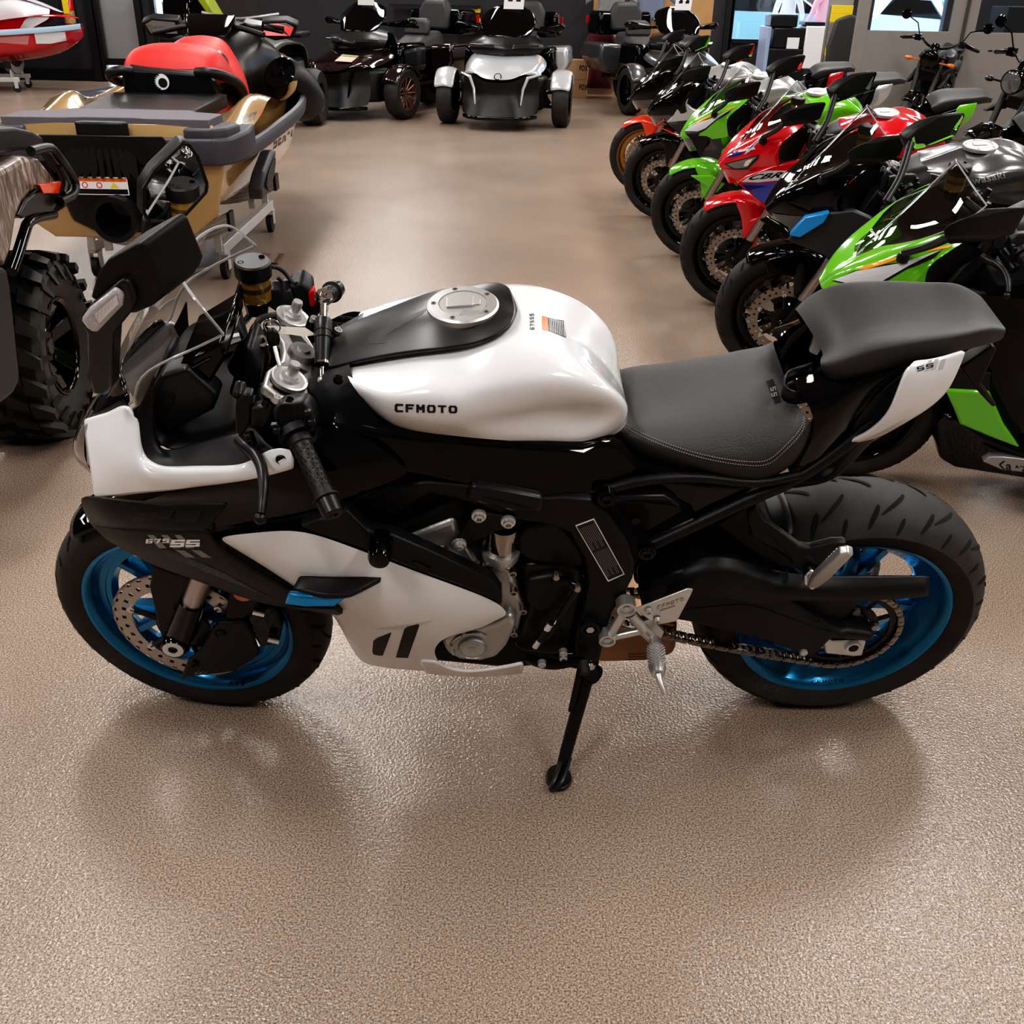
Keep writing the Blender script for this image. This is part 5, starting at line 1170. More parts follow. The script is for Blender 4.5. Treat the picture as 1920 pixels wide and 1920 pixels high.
COMMON = ('fork_leg', 'frame', 'engine_block', 'swingarm', 'swingarm_right', 'swingarm_upper', 'subframe', 'triple_clamp', 'handle_grip', 'bar_end', 'switch_housing', 'clip_on_bar', 'clutch_lever', 'lever_perch', 'rider_seat', 'passenger_seat', 'undertail', 'exhaust_box', 'footpeg_bracket', 'foot_peg', 'dark_filler_mid', 'dark_filler_front', 'neck_cover', 'tyre_hugger', 'kickstand', 'tail_inner_panel', 'brake_caliper', 'drive_chain', 'reservoir_cap')
SKIP = ('stitching', 'seat_badge', 'badge_lettering', 'badge_stripe', 'info_label', 'label_field', 'label_line', 'logo_lettering', 'model_lettering', 'warning_label', 'tank_cover', 'mudguard_emblem', 'rim_lettering', 'tyre_lettering', 'rim_stripe', 'caliper_lettering', 'caliper_bolt', 'peg_knurl', 'switch_line', 'button_lettering', 'cap_groove', 'recess_face', 'grip_texture')
def local_decal(name, surf, poly, m, par, off=.0015, cuts=2, d=(0, 1, 0)):
    """(u, w) polygon pushed sideways onto a surface"""
    P = [Vector(p) for p in poly]
    return decal(name, surf, P, [tuple(range(len(P)))], lambda v: (Vector((v.x, -.8, v.y)), d), m, par, off, cuts)
def sport(key, label, paint, tank_m, tail_m, guard_m, side_m, belly_m, nose=None, screen=SMK, mirror_m=MBK2, psi=-8, wheel_m=None, screenrows=None, lower=True, cover=False, lean=11, lamp=None, seatm=None, gcaps=False, trail=True):
    M = frame_at(*ROW[key], psi, lean)
    t = empty('sport_motorcycle', label, 'motorcycle', M, 'sport motorcycles parked in the row')
    for w_ in (pf, pr_):
        c = dup_child(w_, t)
        if wheel_m: remat(c, {BLK: wheel_m})
    mp = {ALU: MBK2} if not gcaps else {ALU: GLD}
    take(t, COMMON, {EA: MBK, HB: MBK2, SEATG: SEAT, ALU: MBK2}, SKIP)
    take(t, ('fuel_tank',), {WHT: tank_m}, SKIP if not cover else [s for s in SKIP if s != 'tank_cover'])
    take(t, ('tail_side_panel',), {WHT: tail_m}, SKIP); take(t, ('tail_fairing',), {BLK: BLK}, SKIP); take(t, ('side_cover',), {}, SKIP)
    take(t, ('front_mudguard',), {BLK: guard_m}, SKIP)
    dz = 0 if key == 'A' else .055; sh = lambda R: [[p+Vector((.01 if dz else 0, 0, dz)) for p in q] for q in R]
    nf = skin('upper_fairing', sh(nose or noseA), paint, t, n=20, rn=12, mirror=True, sub=1, weld=.003)
    sr = sh(screenrows or screenA)
    ws_ = skin('windscreen', sr, screen, t, n=12, rn=8, mirror=True, sub=1, weld=.003)
    e = MB(); er = crom(sr[-1][::-1], 12)[:1]+crom([r[-1] for r in sr[::-1]], 10); e2 = [Vector((p.x, -p.y, p.z)) for p in er[::-1]]; e.tube(er+e2[1:], .0025, 6)
    lo_ = crom(sr[-1], 12); e.tube(lo_, .0022, 6); e.tube([Vector((p.x, -p.y, p.z)) for p in lo_], .0022, 6); e.tube(crom(sr[0], 10), .0016, 6)
    e.build('screen_edge', MATS['clear plastic edge'], ws_)
    skin('cockpit_panel', sh(inA), MBK, t, n=10, rn=5, mirror=True, sub=1)
    lp_ = skin('head_lamp', sh(lampA), lamp or MATS['smoked lens'], t, n=8, rn=8, mirror=True, sub=1, weld=.003)
    if lower:
        sr_ = side_rows(); skin('side_fairing', sr_[:4], side_m, t, n=14, rn=10, mirror=True, sub=1); skin('belly_fairing', sr_[3:], belly_m, t, n=14, rn=8, mirror=True, sub=1, weld=.003)
    n0 = set(t.children); mirrorA(t, mirror_m, MBK2)
    for o in set(t.children)-n0: o.location.z += dz
    return t, M, nf
bA, MA, nA = sport('A', 'lime green sport motorcycle directly behind the rear seat of the white bike', GRN, GRN, GRN, GRN, BLK, BLK)
wing = lambda par, pts, m, fr, nm='decal_stripe': None
def kdecals(par, M, nf, dz=0):
    S = Surf([nf], M)
    F0 = FA
    def dec(poly, m, off, nm='fairing_stripe'):
        # traced on bike A, replayed in any bike's own frame
        P = [Vector(p) for p in poly]
        def fn(v):
            d = (F0.R @ ray(v.x, v.y)).normalized(); return (F0.c+Vector((0, 0, dz)), d)
        decal(nm, S, P, [tuple(range(len(P)))], fn, m, par, off, 3)
    dec([(1560, 527), (1600, 508), (1650, 497), (1690, 491), (1740, 478), (1770, 465), (1752, 483), (1722, 497), (1700, 505), (1655, 532), (1632, 540), (1590, 534)], PBLACK, .0012)
    dec([(1562, 525), (1606, 508), (1690, 493), (1768, 467), (1742, 479), (1704, 498), (1652, 528), (1620, 535), (1585, 530)], WHD, .0022)
    dec([(1605, 506), (1620, 498), (1648, 489), (1688, 480), (1688, 485), (1645, 499), (1622, 505)], ORD, .003)
    dec([(1736, 472), (1745, 466), (1786, 458), (1780, 464)], ORD, .003)
kdecals(bA, MA, nA)
# side intake scoop and near-side panels of the green bike
sp_ = [o for o in bA.children if o.name.startswith('side_fairing')][0]; bp_ = [o for o in bA.children if o.name.startswith('belly_fairing')][0]
def slabF(fr, par, name, pts, depth, m, bevel=.004):
    return MB().prism(fr.l(pts), Vector((0, depth, 0))).build(name, m, par, bevel=bevel)
slabF(FA, bA, 'side_panel_trim', [(1750, 700, .24), (1800, 690, .24), (1860, 700, .24), (1856, 736, .24), (1772, 731, .24)], .04, MBK)
slabF(FA, bA, 'side_panel', [(1772, 731, .25), (1856, 735, .25), (1882, 795, .25), (1914, 842, .25), (1860, 822, .25), (1800, 797, .245), (1790, 770, .245)], .05, GRN, .008)
b_ = slabF(FA, bA, 'belly_panel', [(1758, 800, .20), (1775, 770, .2), (1800, 798, .24), (1860, 824, .25), (1960, 862, .25), (2060, 880, .25), (2060, 925, .2), (1960, 905, .2), (1860, 890, .2), (1790, 880, .2), (1760, 862, .19)], .36, BLK, .02)
sv = slabF(FA, bA, 'belly_emblem', [(1843, 866, .252), (1858, 857, .256), (1880, 857, .256), (1960, 866, .256), (1960, 889, .252), (1880, 882, .252)], .03, ALD, .003)
V_, F_ = glyphs('Kawasaki', .02); decal('logo_lettering', Surf([sv], MA), V_, F_, quadmap([(1869, 880), (1968, 890), (1968, 874), (1871, 863)]), PBLACK, sv, .001)
slabF(FA, bA, 'front_reflector', [(1523, 561, .16), (1530, 553, .16), (1545, 553, .16), (1552, 560, .16), (1545, 570, .16), (1528, 570, .16)], .02, AMB)
bB, MB_, nB = sport('B', 'black sport motorcycle with blue and graphite side panel and graphite tank', BLK, GRY, GRY, BLK, MGR, BLK, screen=SMK)
FB = Fr(MB_); SB_ = Surf([nB], MB_)
sfB = [o for o in bB.children if o.name.startswith('side_fairing')][0]
slabF(FB, bB, 'side_panel_trim', [(1478, 452, .2), (1500, 425, .21), (1555, 400, .225), (1600, 395, .23), (1660, 420, .24), (1590, 500, .24), (1545, 480, .22)], .03, MGR, .006)
slabF(FB, bB, 'side_panel_accent', [(1480, 442, .215), (1510, 408, .222), (1556, 398, .235), (1545, 418, .24), (1500, 446, .23)], .03, SKY, .004)['label'] = 'sky blue side accent'
slabF(FB, bB, 'winglet', [(1424, 414, .18), (1440, 408, .17), (1480, 430, .2), (1478, 448, .23)], .02, BLK)
slabF(FB, bB, 'front_mudguard_blade', [(1432, 492, .07), (1460, 480, .07), (1530, 478, .08), (1560, 505, .08), (1500, 520, .08), (1440, 515, .075)], .02, BLK, .006)
for k, T in ((bB, MB_),):
    tk = [o for o in k.children if o.name.startswith('fuel_tank')][0]; V_, F_ = glyphs('Kawasaki', .02); decal('logo_lettering', Surf([tk], T), V_, F_, quadmap([(1800, 352), (1886, 334), (1882, 320), (1797, 337)]), ALD, tk, .003, 1)
wA = [o for o in bA.children if o.name.startswith('windscreen')][0]; decal('logo_lettering', Surf([wA], MA), V_, F_, quadmap([(1630, 432), (1645, 448), (1650, 444), (1635, 428)]), PWHITE, wA, .002, 1)
bC, MC, nC = sport('C', 'red sport motorcycle with navy stripes and red front mudguard', REDC, REDC, REDC, REDC, REDC, BLK, psi=-6, screen=CLW, lamp=REDC)
SCc = Surf([nC], MC); FCc = Fr(MC)
def decC(poly, m, off=.0015, objs=None, nm='fairing_stripe', par=None):
    S = objs or SCc; P = [Vector(p) for p in poly]; return decal(nm, S, P, [tuple(range(len(P)))], lambda v: v, m, par or bC, off, 3)
lfC = slabF(FCc, bC, 'side_panel', [(1381, 343, .2), (1400, 330, .2), (1450, 312, .22), (1510, 300, .23), (1540, 320, .23), (1500, 400, .23), (1445, 405, .21), (1420, 375, .2)], .03, REDC, .005)
S2 = Surf([lfC], MC)
decC([(1382, 341), (1410, 326), (1440, 320), (1480, 320), (1462, 338), (1420, 342)], WHD, .0012, S2, 'panel_decal', lfC)
decC([(1383, 345), (1420, 344), (1460, 341), (1450, 365), (1435, 382), (1410, 366)], VIO, .0012, S2, 'panel_decal', lfC)
decC([(1390, 346), (1440, 349), (1400, 357)], NVY, .002, S2, 'panel_decal', lfC)
V_, F_ = glyphs('CBR', .03, shear=.4); decal('model_lettering', S2, V_, F_, quadmap([(1402, 338), (1464, 333), (1470, 322), (1408, 328)]), PBLACK, lfC, .002, 1)
decC([(1363, 297), (1372, 285), (1398, 279), (1390, 290)], NVY); decC([(1376, 283), (1415, 276), (1416, 280), (1376, 287)], WHD, .002); decC([(1395, 290), (1408, 272), (1440, 244), (1465, 232), (1425, 262), (1405, 284)], WHD, .002); decC([(1401, 282), (1412, 270), (1448, 242), (1428, 258), (1410, 276)], NVY, .0026)
decC([(1357, 307), (1372, 303), (1424, 290), (1422, 298), (1402, 318), (1376, 319)], PBLACK, .0012, nm='lamp_surround'); decC([(1362, 308), (1376, 304), (1420, 293), (1400, 314), (1378, 316)], mat('lamp glass', (.16, .16, .16), .1, coat=1.), .002, nm='lamp_lens'); decC([(1398, 302), (1412, 297), (1402, 311), (1394, 312)], CHR, .0028, nm='lamp_bowl')
slabF(FCc, bC, 'fork_cover', [(1405, 415, .10), (1440, 402, .11), (1420, 445, .11), (1412, 470, .108), (1402, 482, .105), (1390, 462, .1)], .02, REDC)
slabF(FCc, bC, 'front_reflector', [(1430, 460, .11), (1438, 457, .11), (1445, 464, .11), (1438, 474, .11), (1430, 472, .11)], .01, AMB)
bD, MD, nD = sport('D', 'lime green sport motorcycle parked between the red bike and the silver one', GRN, GRN, GRN, GRN, GRN, BLK, screen=CLW)
kdecals(bD, MD, nD, .055); FDd = Fr(MD)
slabF(FDd, bD, 'lamp_shroud', [(1284, 250, .12), (1320, 248, .15), (1370, 250, .18), (1330, 262, .18), (1322, 280, .18), (1312, 295, .17), (1296, 262, .12)], .03, MBK)
slabF(FDd, bD, 'fork_cover', [(1295, 330, .09), (1335, 330, .1), (1360, 345, .11), (1345, 360, .11), (1325, 372, .11), (1312, 382, .1), (1325, 350, .1)], .02, GRN)
slabF(FDd, bD, 'front_reflector', [(1327, 371, .12), (1335, 361, .12), (1344, 367, .12), (1340, 377, .12), (1331, 378, .12)], .01, AMB)
bE, ME, nE = sport('E', 'dark sport motorcycle with silver side panel, silver tail and black mudguard', BLK, SLV, SLV, BLK, MGR, BLK, screen=SMK)
FE = Fr(ME)
slabF(FE, bE, 'side_panel', [(1258, 222, .2), (1290, 190, .2), (1295, 172, .2), (1288, 195, .21), (1300, 205, .22), (1330, 215, .22), (1300, 225, .22), (1250, 230, .2)], .03, SLV)
slabF(FE, bE, 'red_trim', [(1228, 236, .12), (1244, 224, .14), (1246, 227, .14), (1232, 237, .13), (1280, 257, .17), (1279, 260, .17)], .01, ORR)
slabF(FE, bE, 'front_reflector', [(1248, 320, .11), (1258, 297, .11), (1264, 299, .11), (1254, 322, .11)], .01, AMB)
bF, MF_, nF = sport('F', 'dark sport motorcycle with orange red mudguard, gold wheels and red tail at the far end', BLK, SLV, REDC, ORR, MGR, BLK, wheel_m=GLD)
for o in list(proto.children_recursive)+[proto]: bpy.data.objects.remove(o)
# ------------------------------------------------------------------ gold watercraft
class Fm:
    """upright object frame: x right, y forward, z up"""
    def __init__(s, x, y, ang):
        s.M = Matrix.Translation((x, y, 0)) @ Matrix.Rotation(radians(ang), 4, 'Z'); s.Mi = s.M.inverted(); s.R = s.Mi.to_3x3(); s.c = s.Mi @ CAMP
    def at(s, px, py, x=None, y=None, z=None):
        d = s.R @ ray(px, py); i, v = (0, x) if x is not None else (1, y) if y is not None else (2, z); return s.c+d*((v-s.c[i])/d[i])
    def pl(s, px, py, c, n): d = s.R @ ray(px, py); n = Vector(n); return s.c+d*((Vector(c)-s.c).dot(n)/d.dot(n))
GOLDP = mat('desert gold paint', (.36, .225, .095), .2, coat=.9, metal=.25); RSEAT = mat('red vinyl', (.62, .016, .012), .5, bump=.2, bscale=400); PURG = mat('grey purple rubber', (.045, .042, .052), .5); MATG = mat('grey traction mat', (.13, .12, .135), .9, bump=.8, bscale=120)
ALB = mat('weathered aluminium', (.42, .40, .37), .45, metal=.75, bump=.3, bscale=60, var=.15); ALC = mat('pale aluminium', (.62, .61, .60), .4, metal=.5)
REDT = mat('red trim', (.6, .02, .02), .4)
def hull_rows(w=.61, L=3.3, z0=.30):
    st = [(0, .86, 0, 0), (.25, .97, 0, .0), (1.0, 1.0, 0, .02), (1.8, .98, .0, .05), (2.4, .82, .05, .08), (2.85, .58, .13, .11), (3.1, .36, .24, .13), (3.28, .12, .38, .15)]
    rows = []
    for y, k, kz, gz in st:
        y = y*L/3.3; W = w*k; zg = .725+gz; zk = z0+kz
        rows.append([Vector((0, y, zk)), Vector((W*.42, y, zk+.06)), Vector((W*.80, y, zk+.13+.0*kz)), Vector((W*.92, y, (zk+.13)*.45+zg*.55)), Vector((W*1.0, y, zg-.03)), Vector((W*1.0, y, zg+.01))])
    return rows
def mx(r): return [[Vector((-p.x, p.y, p.z)) for p in q] for q in r]
def watercraft(fr, label, cat, hullm, deckm, bumpm, z0=.30, group=None):
    t = empty('watercraft', label, cat, fr.M, group); hr = hull_rows(z0=z0)
    b = MB(); R = [[c_[::-1] for c_ in mx([q])][0][:-1]+q for q in hr]; R = [crom(c, 30) for c in zip(*[crom(q, 21) for q in R])]
    b.grid(R); n = len(R); b.add([r[0] for r in R], [tuple(range(n))]); hull = b.build('hull', hullm, t, weld=.002)
    g = [q[-1] for q in hr]; gg = crom(g, 30)
    bp = MB()
    def rail(pts, sgn):
        rows = []
        for p in pts:
            o = Vector((sgn*.03, 0, 0)); q = Vector((sgn*p.x, p.y, p.z)); rows.append([q+Vector((0, 0, .03)), q+o*.8+Vector((0, 0, .027)), q+o*1.25+Vector((0, 0, .0)), q+o+Vector((0, 0, -.042)), q+Vector((0, 0, -.046))])
        bp.grid(rows)
    rail(gg, 1); rail(gg, -1); bp.build('bumper_rail', bumpm, t)
    return t, hull, gg
JF = Fm(-2.0, 5.08, 1)
js, hull, gg = watercraft(JF, 'gold and black watercraft with a red seat on an aluminium stand', 'watercraft', GOLDP, GOLDP, PURG, .35)
v = Vector
# deck: gunwale cap, footwell, pedestal (right half mirrored)
dk = [
 [v((.525, .0, .745)), v((.592, .25, .75)), v((.60, .7, .80)), v((.60, .95, .83)), v((.595, 1.2, .79)), v((.585, 1.5, .77)), v((.575, 1.9, .80)), v((.50, 2.35, .88)), v((.36, 2.8, .93)), v((.20, 3.1, .95)), v((.03, 3.27, .93))],
 [v((.47, .0, .765)), v((.53, .25, .77)), v((.50, .6, .83)), v((.48, .95, .86)), v((.52, 1.2, .80)), v((.53, 1.5, .78)), v((.52, 1.9, .81)), v((.45, 2.35, .90)), v((.32, 2.8, .96)), v((.17, 3.1, .97)), v((.02, 3.25, .945))],
 [v((.42, .0, .77)), v((.44, .3, .775)), v((.40, .6, .79)), v((.40, .93, .80)), v((.47, 1.18, .60)), v((.48, 1.5, .56)), v((.46, 1.9, .58)), v((.38, 2.3, .66)), v((.28, 2.7, .93)), v((.13, 3.05, .98)), v((.01, 3.23, .95))],
 [v((.3, .0, .77)), v((.3, .3, .775)), v((.31, .6, .775)), v((.33, .85, .79)), v((.30, 1.15, .575)), v((.29, 1.5, .55)), v((.28, 1.9, .57)), v((.28, 2.3, .64)), v((.22, 2.65, .93)), v((.1, 3.0, .985)), v((0, 3.2, .955))],
 [v((0, .0, .775)), v((0, .3, .778)), v((.1, .6, .778)), v((.24, .80, .82)), v((.25, 1.15, .84)), v((.235, 1.5, .84)), v((.23, 1.9, .84)), v((.22, 2.3, .86)), v((.15, 2.6, .95)), v((.0, 3.0, .99)), v((0, 3.18, .96))],
 [v((0, .0, .775)), v((0, .3, .778)), v((.0, .6, .778)), v((0, .80, .84)), v((0, 1.15, .86)), v((0, 1.5, .86)), v((0, 1.9, .86)), v((0, 2.3, .88)), v((0, 2.6, .97)), v((0, 3.0, .995)), v((0, 3.18, .965))],
]
def xm(b):
    n = len(b.v); b.v += [Vector((-p.x, p.y, p.z)) for p in b.v]; b.f += [tuple(i+n for i in f[::-1]) for f in b.f]; b.m += list(b.m); return b
def xskin(name, rows, m, par, n=None, rn=None, sub=1, mir=True, solid=0, weld=.003):
    R = [crom(r, n) for r in rows] if n else rows
    if rn:
        cols = [crom([r[i] for r in R], rn) for i in range(len(R[0]))]; R = [[c[k] for c in cols] for k in range(rn)]
    b = MB().grid(R)
    if mir: xm(b)
    return b.build(name, m, par, sub=sub, solid=solid, weld=weld)
dk = [[p+v((0, 0, .05+(.04 if i < 2 and 2 < k < 9 else 0))) for k, p in enumerate(q)] for i, q in enumerate(dk)]
deck = xskin('deck', dk, GOLDP, js, n=28, rn=16)
_v = v
v = lambda p: _v((p[0], p[1], p[2]+LIFT))
LIFT = .04
# stern: transom, bumper, corner caps
bb = MB(); bb.prism([v((-.56, -.02, .665)), v((-.52, -.05, .665)), v((.52, -.05, .665)), v((.56, -.02, .665)), v((.575, .06, .665)), v((-.575, .06, .665))], v((0, 0, .075))); bb.build('stern_bumper', PURG, js, bevel=.012, bseg=3)
for s in (1, -1):
    b = MB(); b.prism([v((s*.36, -.055, .655)), v((s*.54, -.045, .655)), v((s*.60, .02, .655)), v((s*.64, .24, .665)), v((s*.63, .40, .68)), v((s*.57, .40, .68)), v((s*.4, .3, .66))], v((0, 0, .085)))
    b.prism([v((s*.38, -.03, .74)), v((s*.52, -.02, .74)), v((s*.575, .03, .74)), v((s*.605, .2, .74)), v((s*.55, .3, .74)), v((s*.4, .2, .74))], v((0, 0, .045))); b.build('corner_bumper', PURG, js, bevel=.014, bseg=3)
LIFT = .055
MB().prism([v((-.52, -.035, .66)), v((.52, -.035, .66)), v((.52, .0, .768)), v((-.52, .0, .768))], v((0, .03, 0))).build('stern_face', GOLDP, js, bevel=.006)
# swim platform mat
mt = MB(); mt.prism([v((-.50, .02, .778)), v((-.2, .03, .778)), v((-.12, .06, .778)), v((.12, .06, .778)), v((.2, .03, .778)), v((.50, .02, .778)), v((.50, .28, .778)), v((.36, .34, .778)), v((.30, .42, .778)), v((-.30, .42, .778)), v((-.36, .34, .778)), v((-.50, .28, .778))], v((0, 0, .012)))
mto = mt.build('platform_mat', MATG, js, bevel=.003)
rt = MB()
for a, c in (((-.5, .012), (-.2, .022)), ((-.2, .022), (-.12, .052)), ((-.12, .052), (.12, .052)), ((.12, .052), (.2, .022)), ((.2, .022), (.5, .012)), ((.5, .012), (.505, .28))): rt.tube([v((*a, .784)), v((*c, .784))], .006, 6)
rt.build('mat_edge', REDT, mto)
g_ = MB()
for a, c in (((-.33, .05), (-.22, .2)), ((-.22, .2), (-.4, .3)), ((.33, .05), (.22, .2)), ((.22, .2), (.4, .3)), ((-.22, .2), (.22, .2))): g_.tube([v((*a, .7905)), v((*c, .7905))], .002, 5)
g_.build('mat_groove', GRV, mto)
def flat_text(txt, fn, m, par, name='lettering', blocky=True, z=0, kw={}):
    V_, F_ = block(txt, **kw) if blocky else glyphs(txt, **kw)
    b = MB(); b.add([fn(p) for p in V_], F_); return b.build(name, m, par, smooth=False)
flat_text('SEA-DOO', lambda p: v((-.19+.38*p.x, .10+.08*p.y, .792)), PBLACK, mto)
MB().prism([v((-.30, .42, .765)), v((.30, .42, .765)), v((.33, 1.08, .795)), v((-.33, 1.08, .795))], v((0, 0, .016))).build('rear_deck_panel', MBK, js, bevel=.006)
MB().lathe([(0, .01), (.10, .012), (.115, .004), (.12, 0)], v((.0, .72, .790)), (0, -.05, 1), 32).build('deck_hatch', MBK2, js)
for s in (1, -1): MB().lathe([(.035, .0), (.06, .012), (.075, .0)], v((s*.24, .54, .782)), (0, 0, 1), 6).build('cargo_anchor', MBK2, js)
rh = MB(); rh.prism([v((-.13, -.035, .745)), v((-.09, -.06, .745)), v((.09, -.06, .745)), v((.13, -.035, .745)), v((.10, .01, .745)), v((-.10, .01, .745))], v((0, 0, .035))); rh.build('stern_handle', MBK, js, bevel=.008)
lb = MB(); lb.add([v((-.44, -.052, .742)), v((-.17, -.052, .742)), v((-.17, -.03, .772)), v((-.44, -.03, .772))], [(0, 1, 2, 3)]); lbo = lb.build('warning_label', PWHITE, js, smooth=False)
l2 = MB(); l2.add([v((-.43, -.0525, .744)), v((-.18, -.0525, .744)), v((-.18, -.040, .761)), v((-.43, -.040, .761))], [(0, 1, 2, 3)]); l2.build('label_field', PBLACK, lbo, smooth=False)
l3 = MB(); l3.add([v((-.43, -.040, .763)), v((-.18, -.040, .763)), v((-.18, -.033, .771)), v((-.43, -.033, .771))], [(0, 1, 2, 3)]); l3.build('label_band', ORG, lbo, smooth=False)
LIFT = .10
# transom fittings
tr = MB(); tr.prism([v((-.30, -.02, .64)), v((.30, -.02, .64)), v((.32, -.02, .60)), v((.28, -.02, .53)), v((-.28, -.02, .53)), v((-.32, -.02, .60))], v((0, -.05, 0))); tro = tr.build('transom_grille', MBK, js, bevel=.012, bseg=3)
sl_ = MB()
for k in range(9): x = -.2+k*.042; sl_.prism([v((x, -.0705, .535)), v((x+.018, -.0705, .535)), v((x*.75+.018, -.0705, .575)), v((x*.75, -.0705, .575))], v((0, -.001, 0)))
sl_.build('grille_slot', DRK, tro, smooth=False)
ws1 = MB(); ws1.add([v((.16, -.0712, .535)), v((.23, -.0712, .535)), v((.195, -.0712, .60))], [(0, 1, 2)]); wso = ws1.build('warning_triangle', YEL, tro, smooth=False)
ws2 = MB(); ws2.prism([v((.19, -.0718, .575)), v((.20, -.0718, .575)), v((.195, -.0718, .56)), v((.205, -.0718, .56)), v((.19, -.0718, .543)), v((.193, -.0718, .555)), v((.185, -.0718, .555))], v((0, -.0003, 0))); ws2.build('bolt_mark', PBLACK, wso, smooth=False)
LIFT = .115
tu = MB(); tu.prism([v((-.26, -.01, .53)), v((.26, -.01, .53)), v((.24, -.01, .30)), v((.12, -.01, .24)), v((-.12, -.01, .24)), v((-.24, -.01, .30))], v((0, -.045, 0))); tuo = tu.build('pump_tunnel', BLK, js, bevel=.02, bseg=3)
jt = MB(); jt.lathe([(.085, .02), (.10, .02), (.105, .08), (.11, .16), (.085, .16), (.075, .05), (.06, .02)], v((.03, -.0, .34)), (0, -1, 0), 36, closed=True); jt.lathe([(0, .03), (.085, .03)], v((.03, 0, .34)), (0, -1, 0), 24); jt.build('jet_nozzle', MBK, tuo)
ll = MB(); ll.add([v((-.17, -.0565, .44)), v((.09, -.0565, .44)), v((.09, -.0565, .525)), v((-.17, -.0565, .525))], [(0, 1, 2, 3)]); llo = ll.build('warning_label', PWHITE, js, smooth=False)
for (z0, z1, m_) in ((.503, .52, ORG), (.444, .468, PBLACK)):
    q = MB(); q.add([v((-.165, -.057, z0)), v((.085, -.057, z0)), v((.085, -.057, z1)), v((-.165, -.057, z1))], [(0, 1, 2, 3)]); q.build('label_band', m_, llo, smooth=False)
for x in (-.12, -.05):
    MB().lathe([(.010, 0), (.0145, 0)], v((x, -.0572, .486)), (0, -1, 0), 20).build('label_symbol', REDT, llo)
q = MB(); q.add([v((.0, -.0572, .473)), v((.045, -.0572, .473)), v((.022, -.0572, .5))], [(0, 1, 2)]); q.build('label_symbol', YEL, llo, smooth=False)
tie = MB(); tie.prism([v((-.37, -.005, .50)), v((-.29, -.005, .50)), v((-.25, -.005, .37)), v((-.30, -.005, .34)), v((-.36, -.005, .36))], v((0, -.03, 0))); tie.build('tie_bracket', BLK, js, bevel=.01)
LIFT = .05
pt = MB(); pt.prism([v((-.56, .01, .66)), v((.56, .01, .66)), v((.50, .01, .40)), v((.34, .01, .28)), v((-.34, .01, .28)), v((-.50, .01, .40))], v((0, -.012, 0))); pt.build('transom', GOLDP, js, bevel=.02)
v = _v
# sponson
spn = MB(); spn.prism([v((.585, .30, .53)), v((.60, .36, .61)), v((.60, .58, .68)), v((.60, .66, .68)), v((.585, .68, .62)), v((.57, .60, .51)), v((.56, .40, .46))], v((.075, 0, 0))); sno = spn.build('sponson', PURG, js, bevel=.012)
MB().prism([v((.66, .36, .54)), v((.665, .41, .59)), v((.665, .58, .645)), v((.665, .63, .64)), v((.66, .58, .56)), v((.655, .43, .50))], v((.012, 0, 0))).build('sponson_face', MBK, sno, bevel=.004)
MB().prism([v((-.585, .30, .46)), v((-.60, .36, .54)), v((-.60, .62, .62)), v((-.585, .74, .56)), v((-.57, .66, .44)), v((-.56, .42, .38))], v((-.075, 0, 0))).build('sponson', PURG, js, bevel=.012)
# hull lettering
hs_ = Surf([hull], JF.M)
V_, F_ = block('SEA-DOO', .8, .26, .16)
decal('hull_lettering', hs_, V_, F_, quadmap([(512, 281), (570, 240), (571, 218), (514, 258)]), PURG, hull, .003, 1)
ds_ = Surf([deck], JF.M)
V_, F_ = block('RXT', .7, .24, .12); decal('model_lettering', ds_, V_, F_, quadmap([(455, 233), (480, 222), (482, 209), (454, 217)]), PBLACK, deck, .003, 1)
V_, F_ = glyphs('X', .03, shear=.2); decal('model_lettering', ds_, V_, F_, quadmap([(484, 221), (493, 216), (492, 203), (485, 208)]), REDT, deck, .003, 1)
# red flash below the seat
# seat
st_r = [
 [v((0, .86, .99)), v((0, .95, 1.09)), v((0, 1.15, 1.12)), v((0, 1.38, 1.06)), v((0, 1.5, 1.05)), v((0, 1.7, 1.13)), v((0, 1.95, 1.13)), v((0, 2.12, 1.10))],
 [v((.15, .87, .99)), v((.15, .95, 1.08)), v((.15, 1.15, 1.11)), v((.14, 1.38, 1.05)), v((.14, 1.5, 1.04)), v((.13, 1.7, 1.11)), v((.11, 1.95, 1.11)), v((.1, 2.1, 1.08))],
 [v((.24, .89, .98)), v((.25, .96, 1.05)), v((.25, 1.15, 1.07)), v((.24, 1.38, 1.0)), v((.24, 1.52, .98)), v((.21, 1.72, 1.03)), v((.17, 1.95, 1.03)), v((.15, 2.1, 1.0))],
 [v((.26, .90, .93)), v((.285, .96, .97)), v((.30, 1.15, .96)), v((.30, 1.38, .89)), v((.31, 1.54, .83)), v((.29, 1.72, .84)), v((.23, 1.95, .90)), v((.2, 2.1, .92))],
 [v((.25, .91, .90)), v((.28, .97, .92)), v((.31, 1.15, .89)), v((.33, 1.38, .77)), v((.34, 1.52, .70)), v((.31, 1.66, .70)), v((.24, 1.9, .80)), v((.21, 2.1, .86))],
]
st_r = [[v((p.x, 1.10+(p.y-.86)*.81, p.z+.055)) for p in q] for q in st_r]
seat_j = xskin('seat', st_r, RSEAT, js, n=18, rn=12)
v = lambda p: _v((p[0], p[1]+.27, p[2]+.105))
sb_ = MB(); sb_.prism([v((-.27, .84, .77)), v((-.26, .80, .90)), v((-.22, .80, .945)), v((.22, .80, .925)), v((.26, .80, .88)), v((.27, .84, .77))], v((0, .14, 0))); sbo = sb_.build('seat_back_panel', MBK2, js, bevel=.02, bseg=3)
MB().lathe([(0, .001), (.042, .001), (.042, -.002)], v((-.03, .795, .875)), (0, -1, 0), 32).build('seat_emblem', PWHITE, sbo)
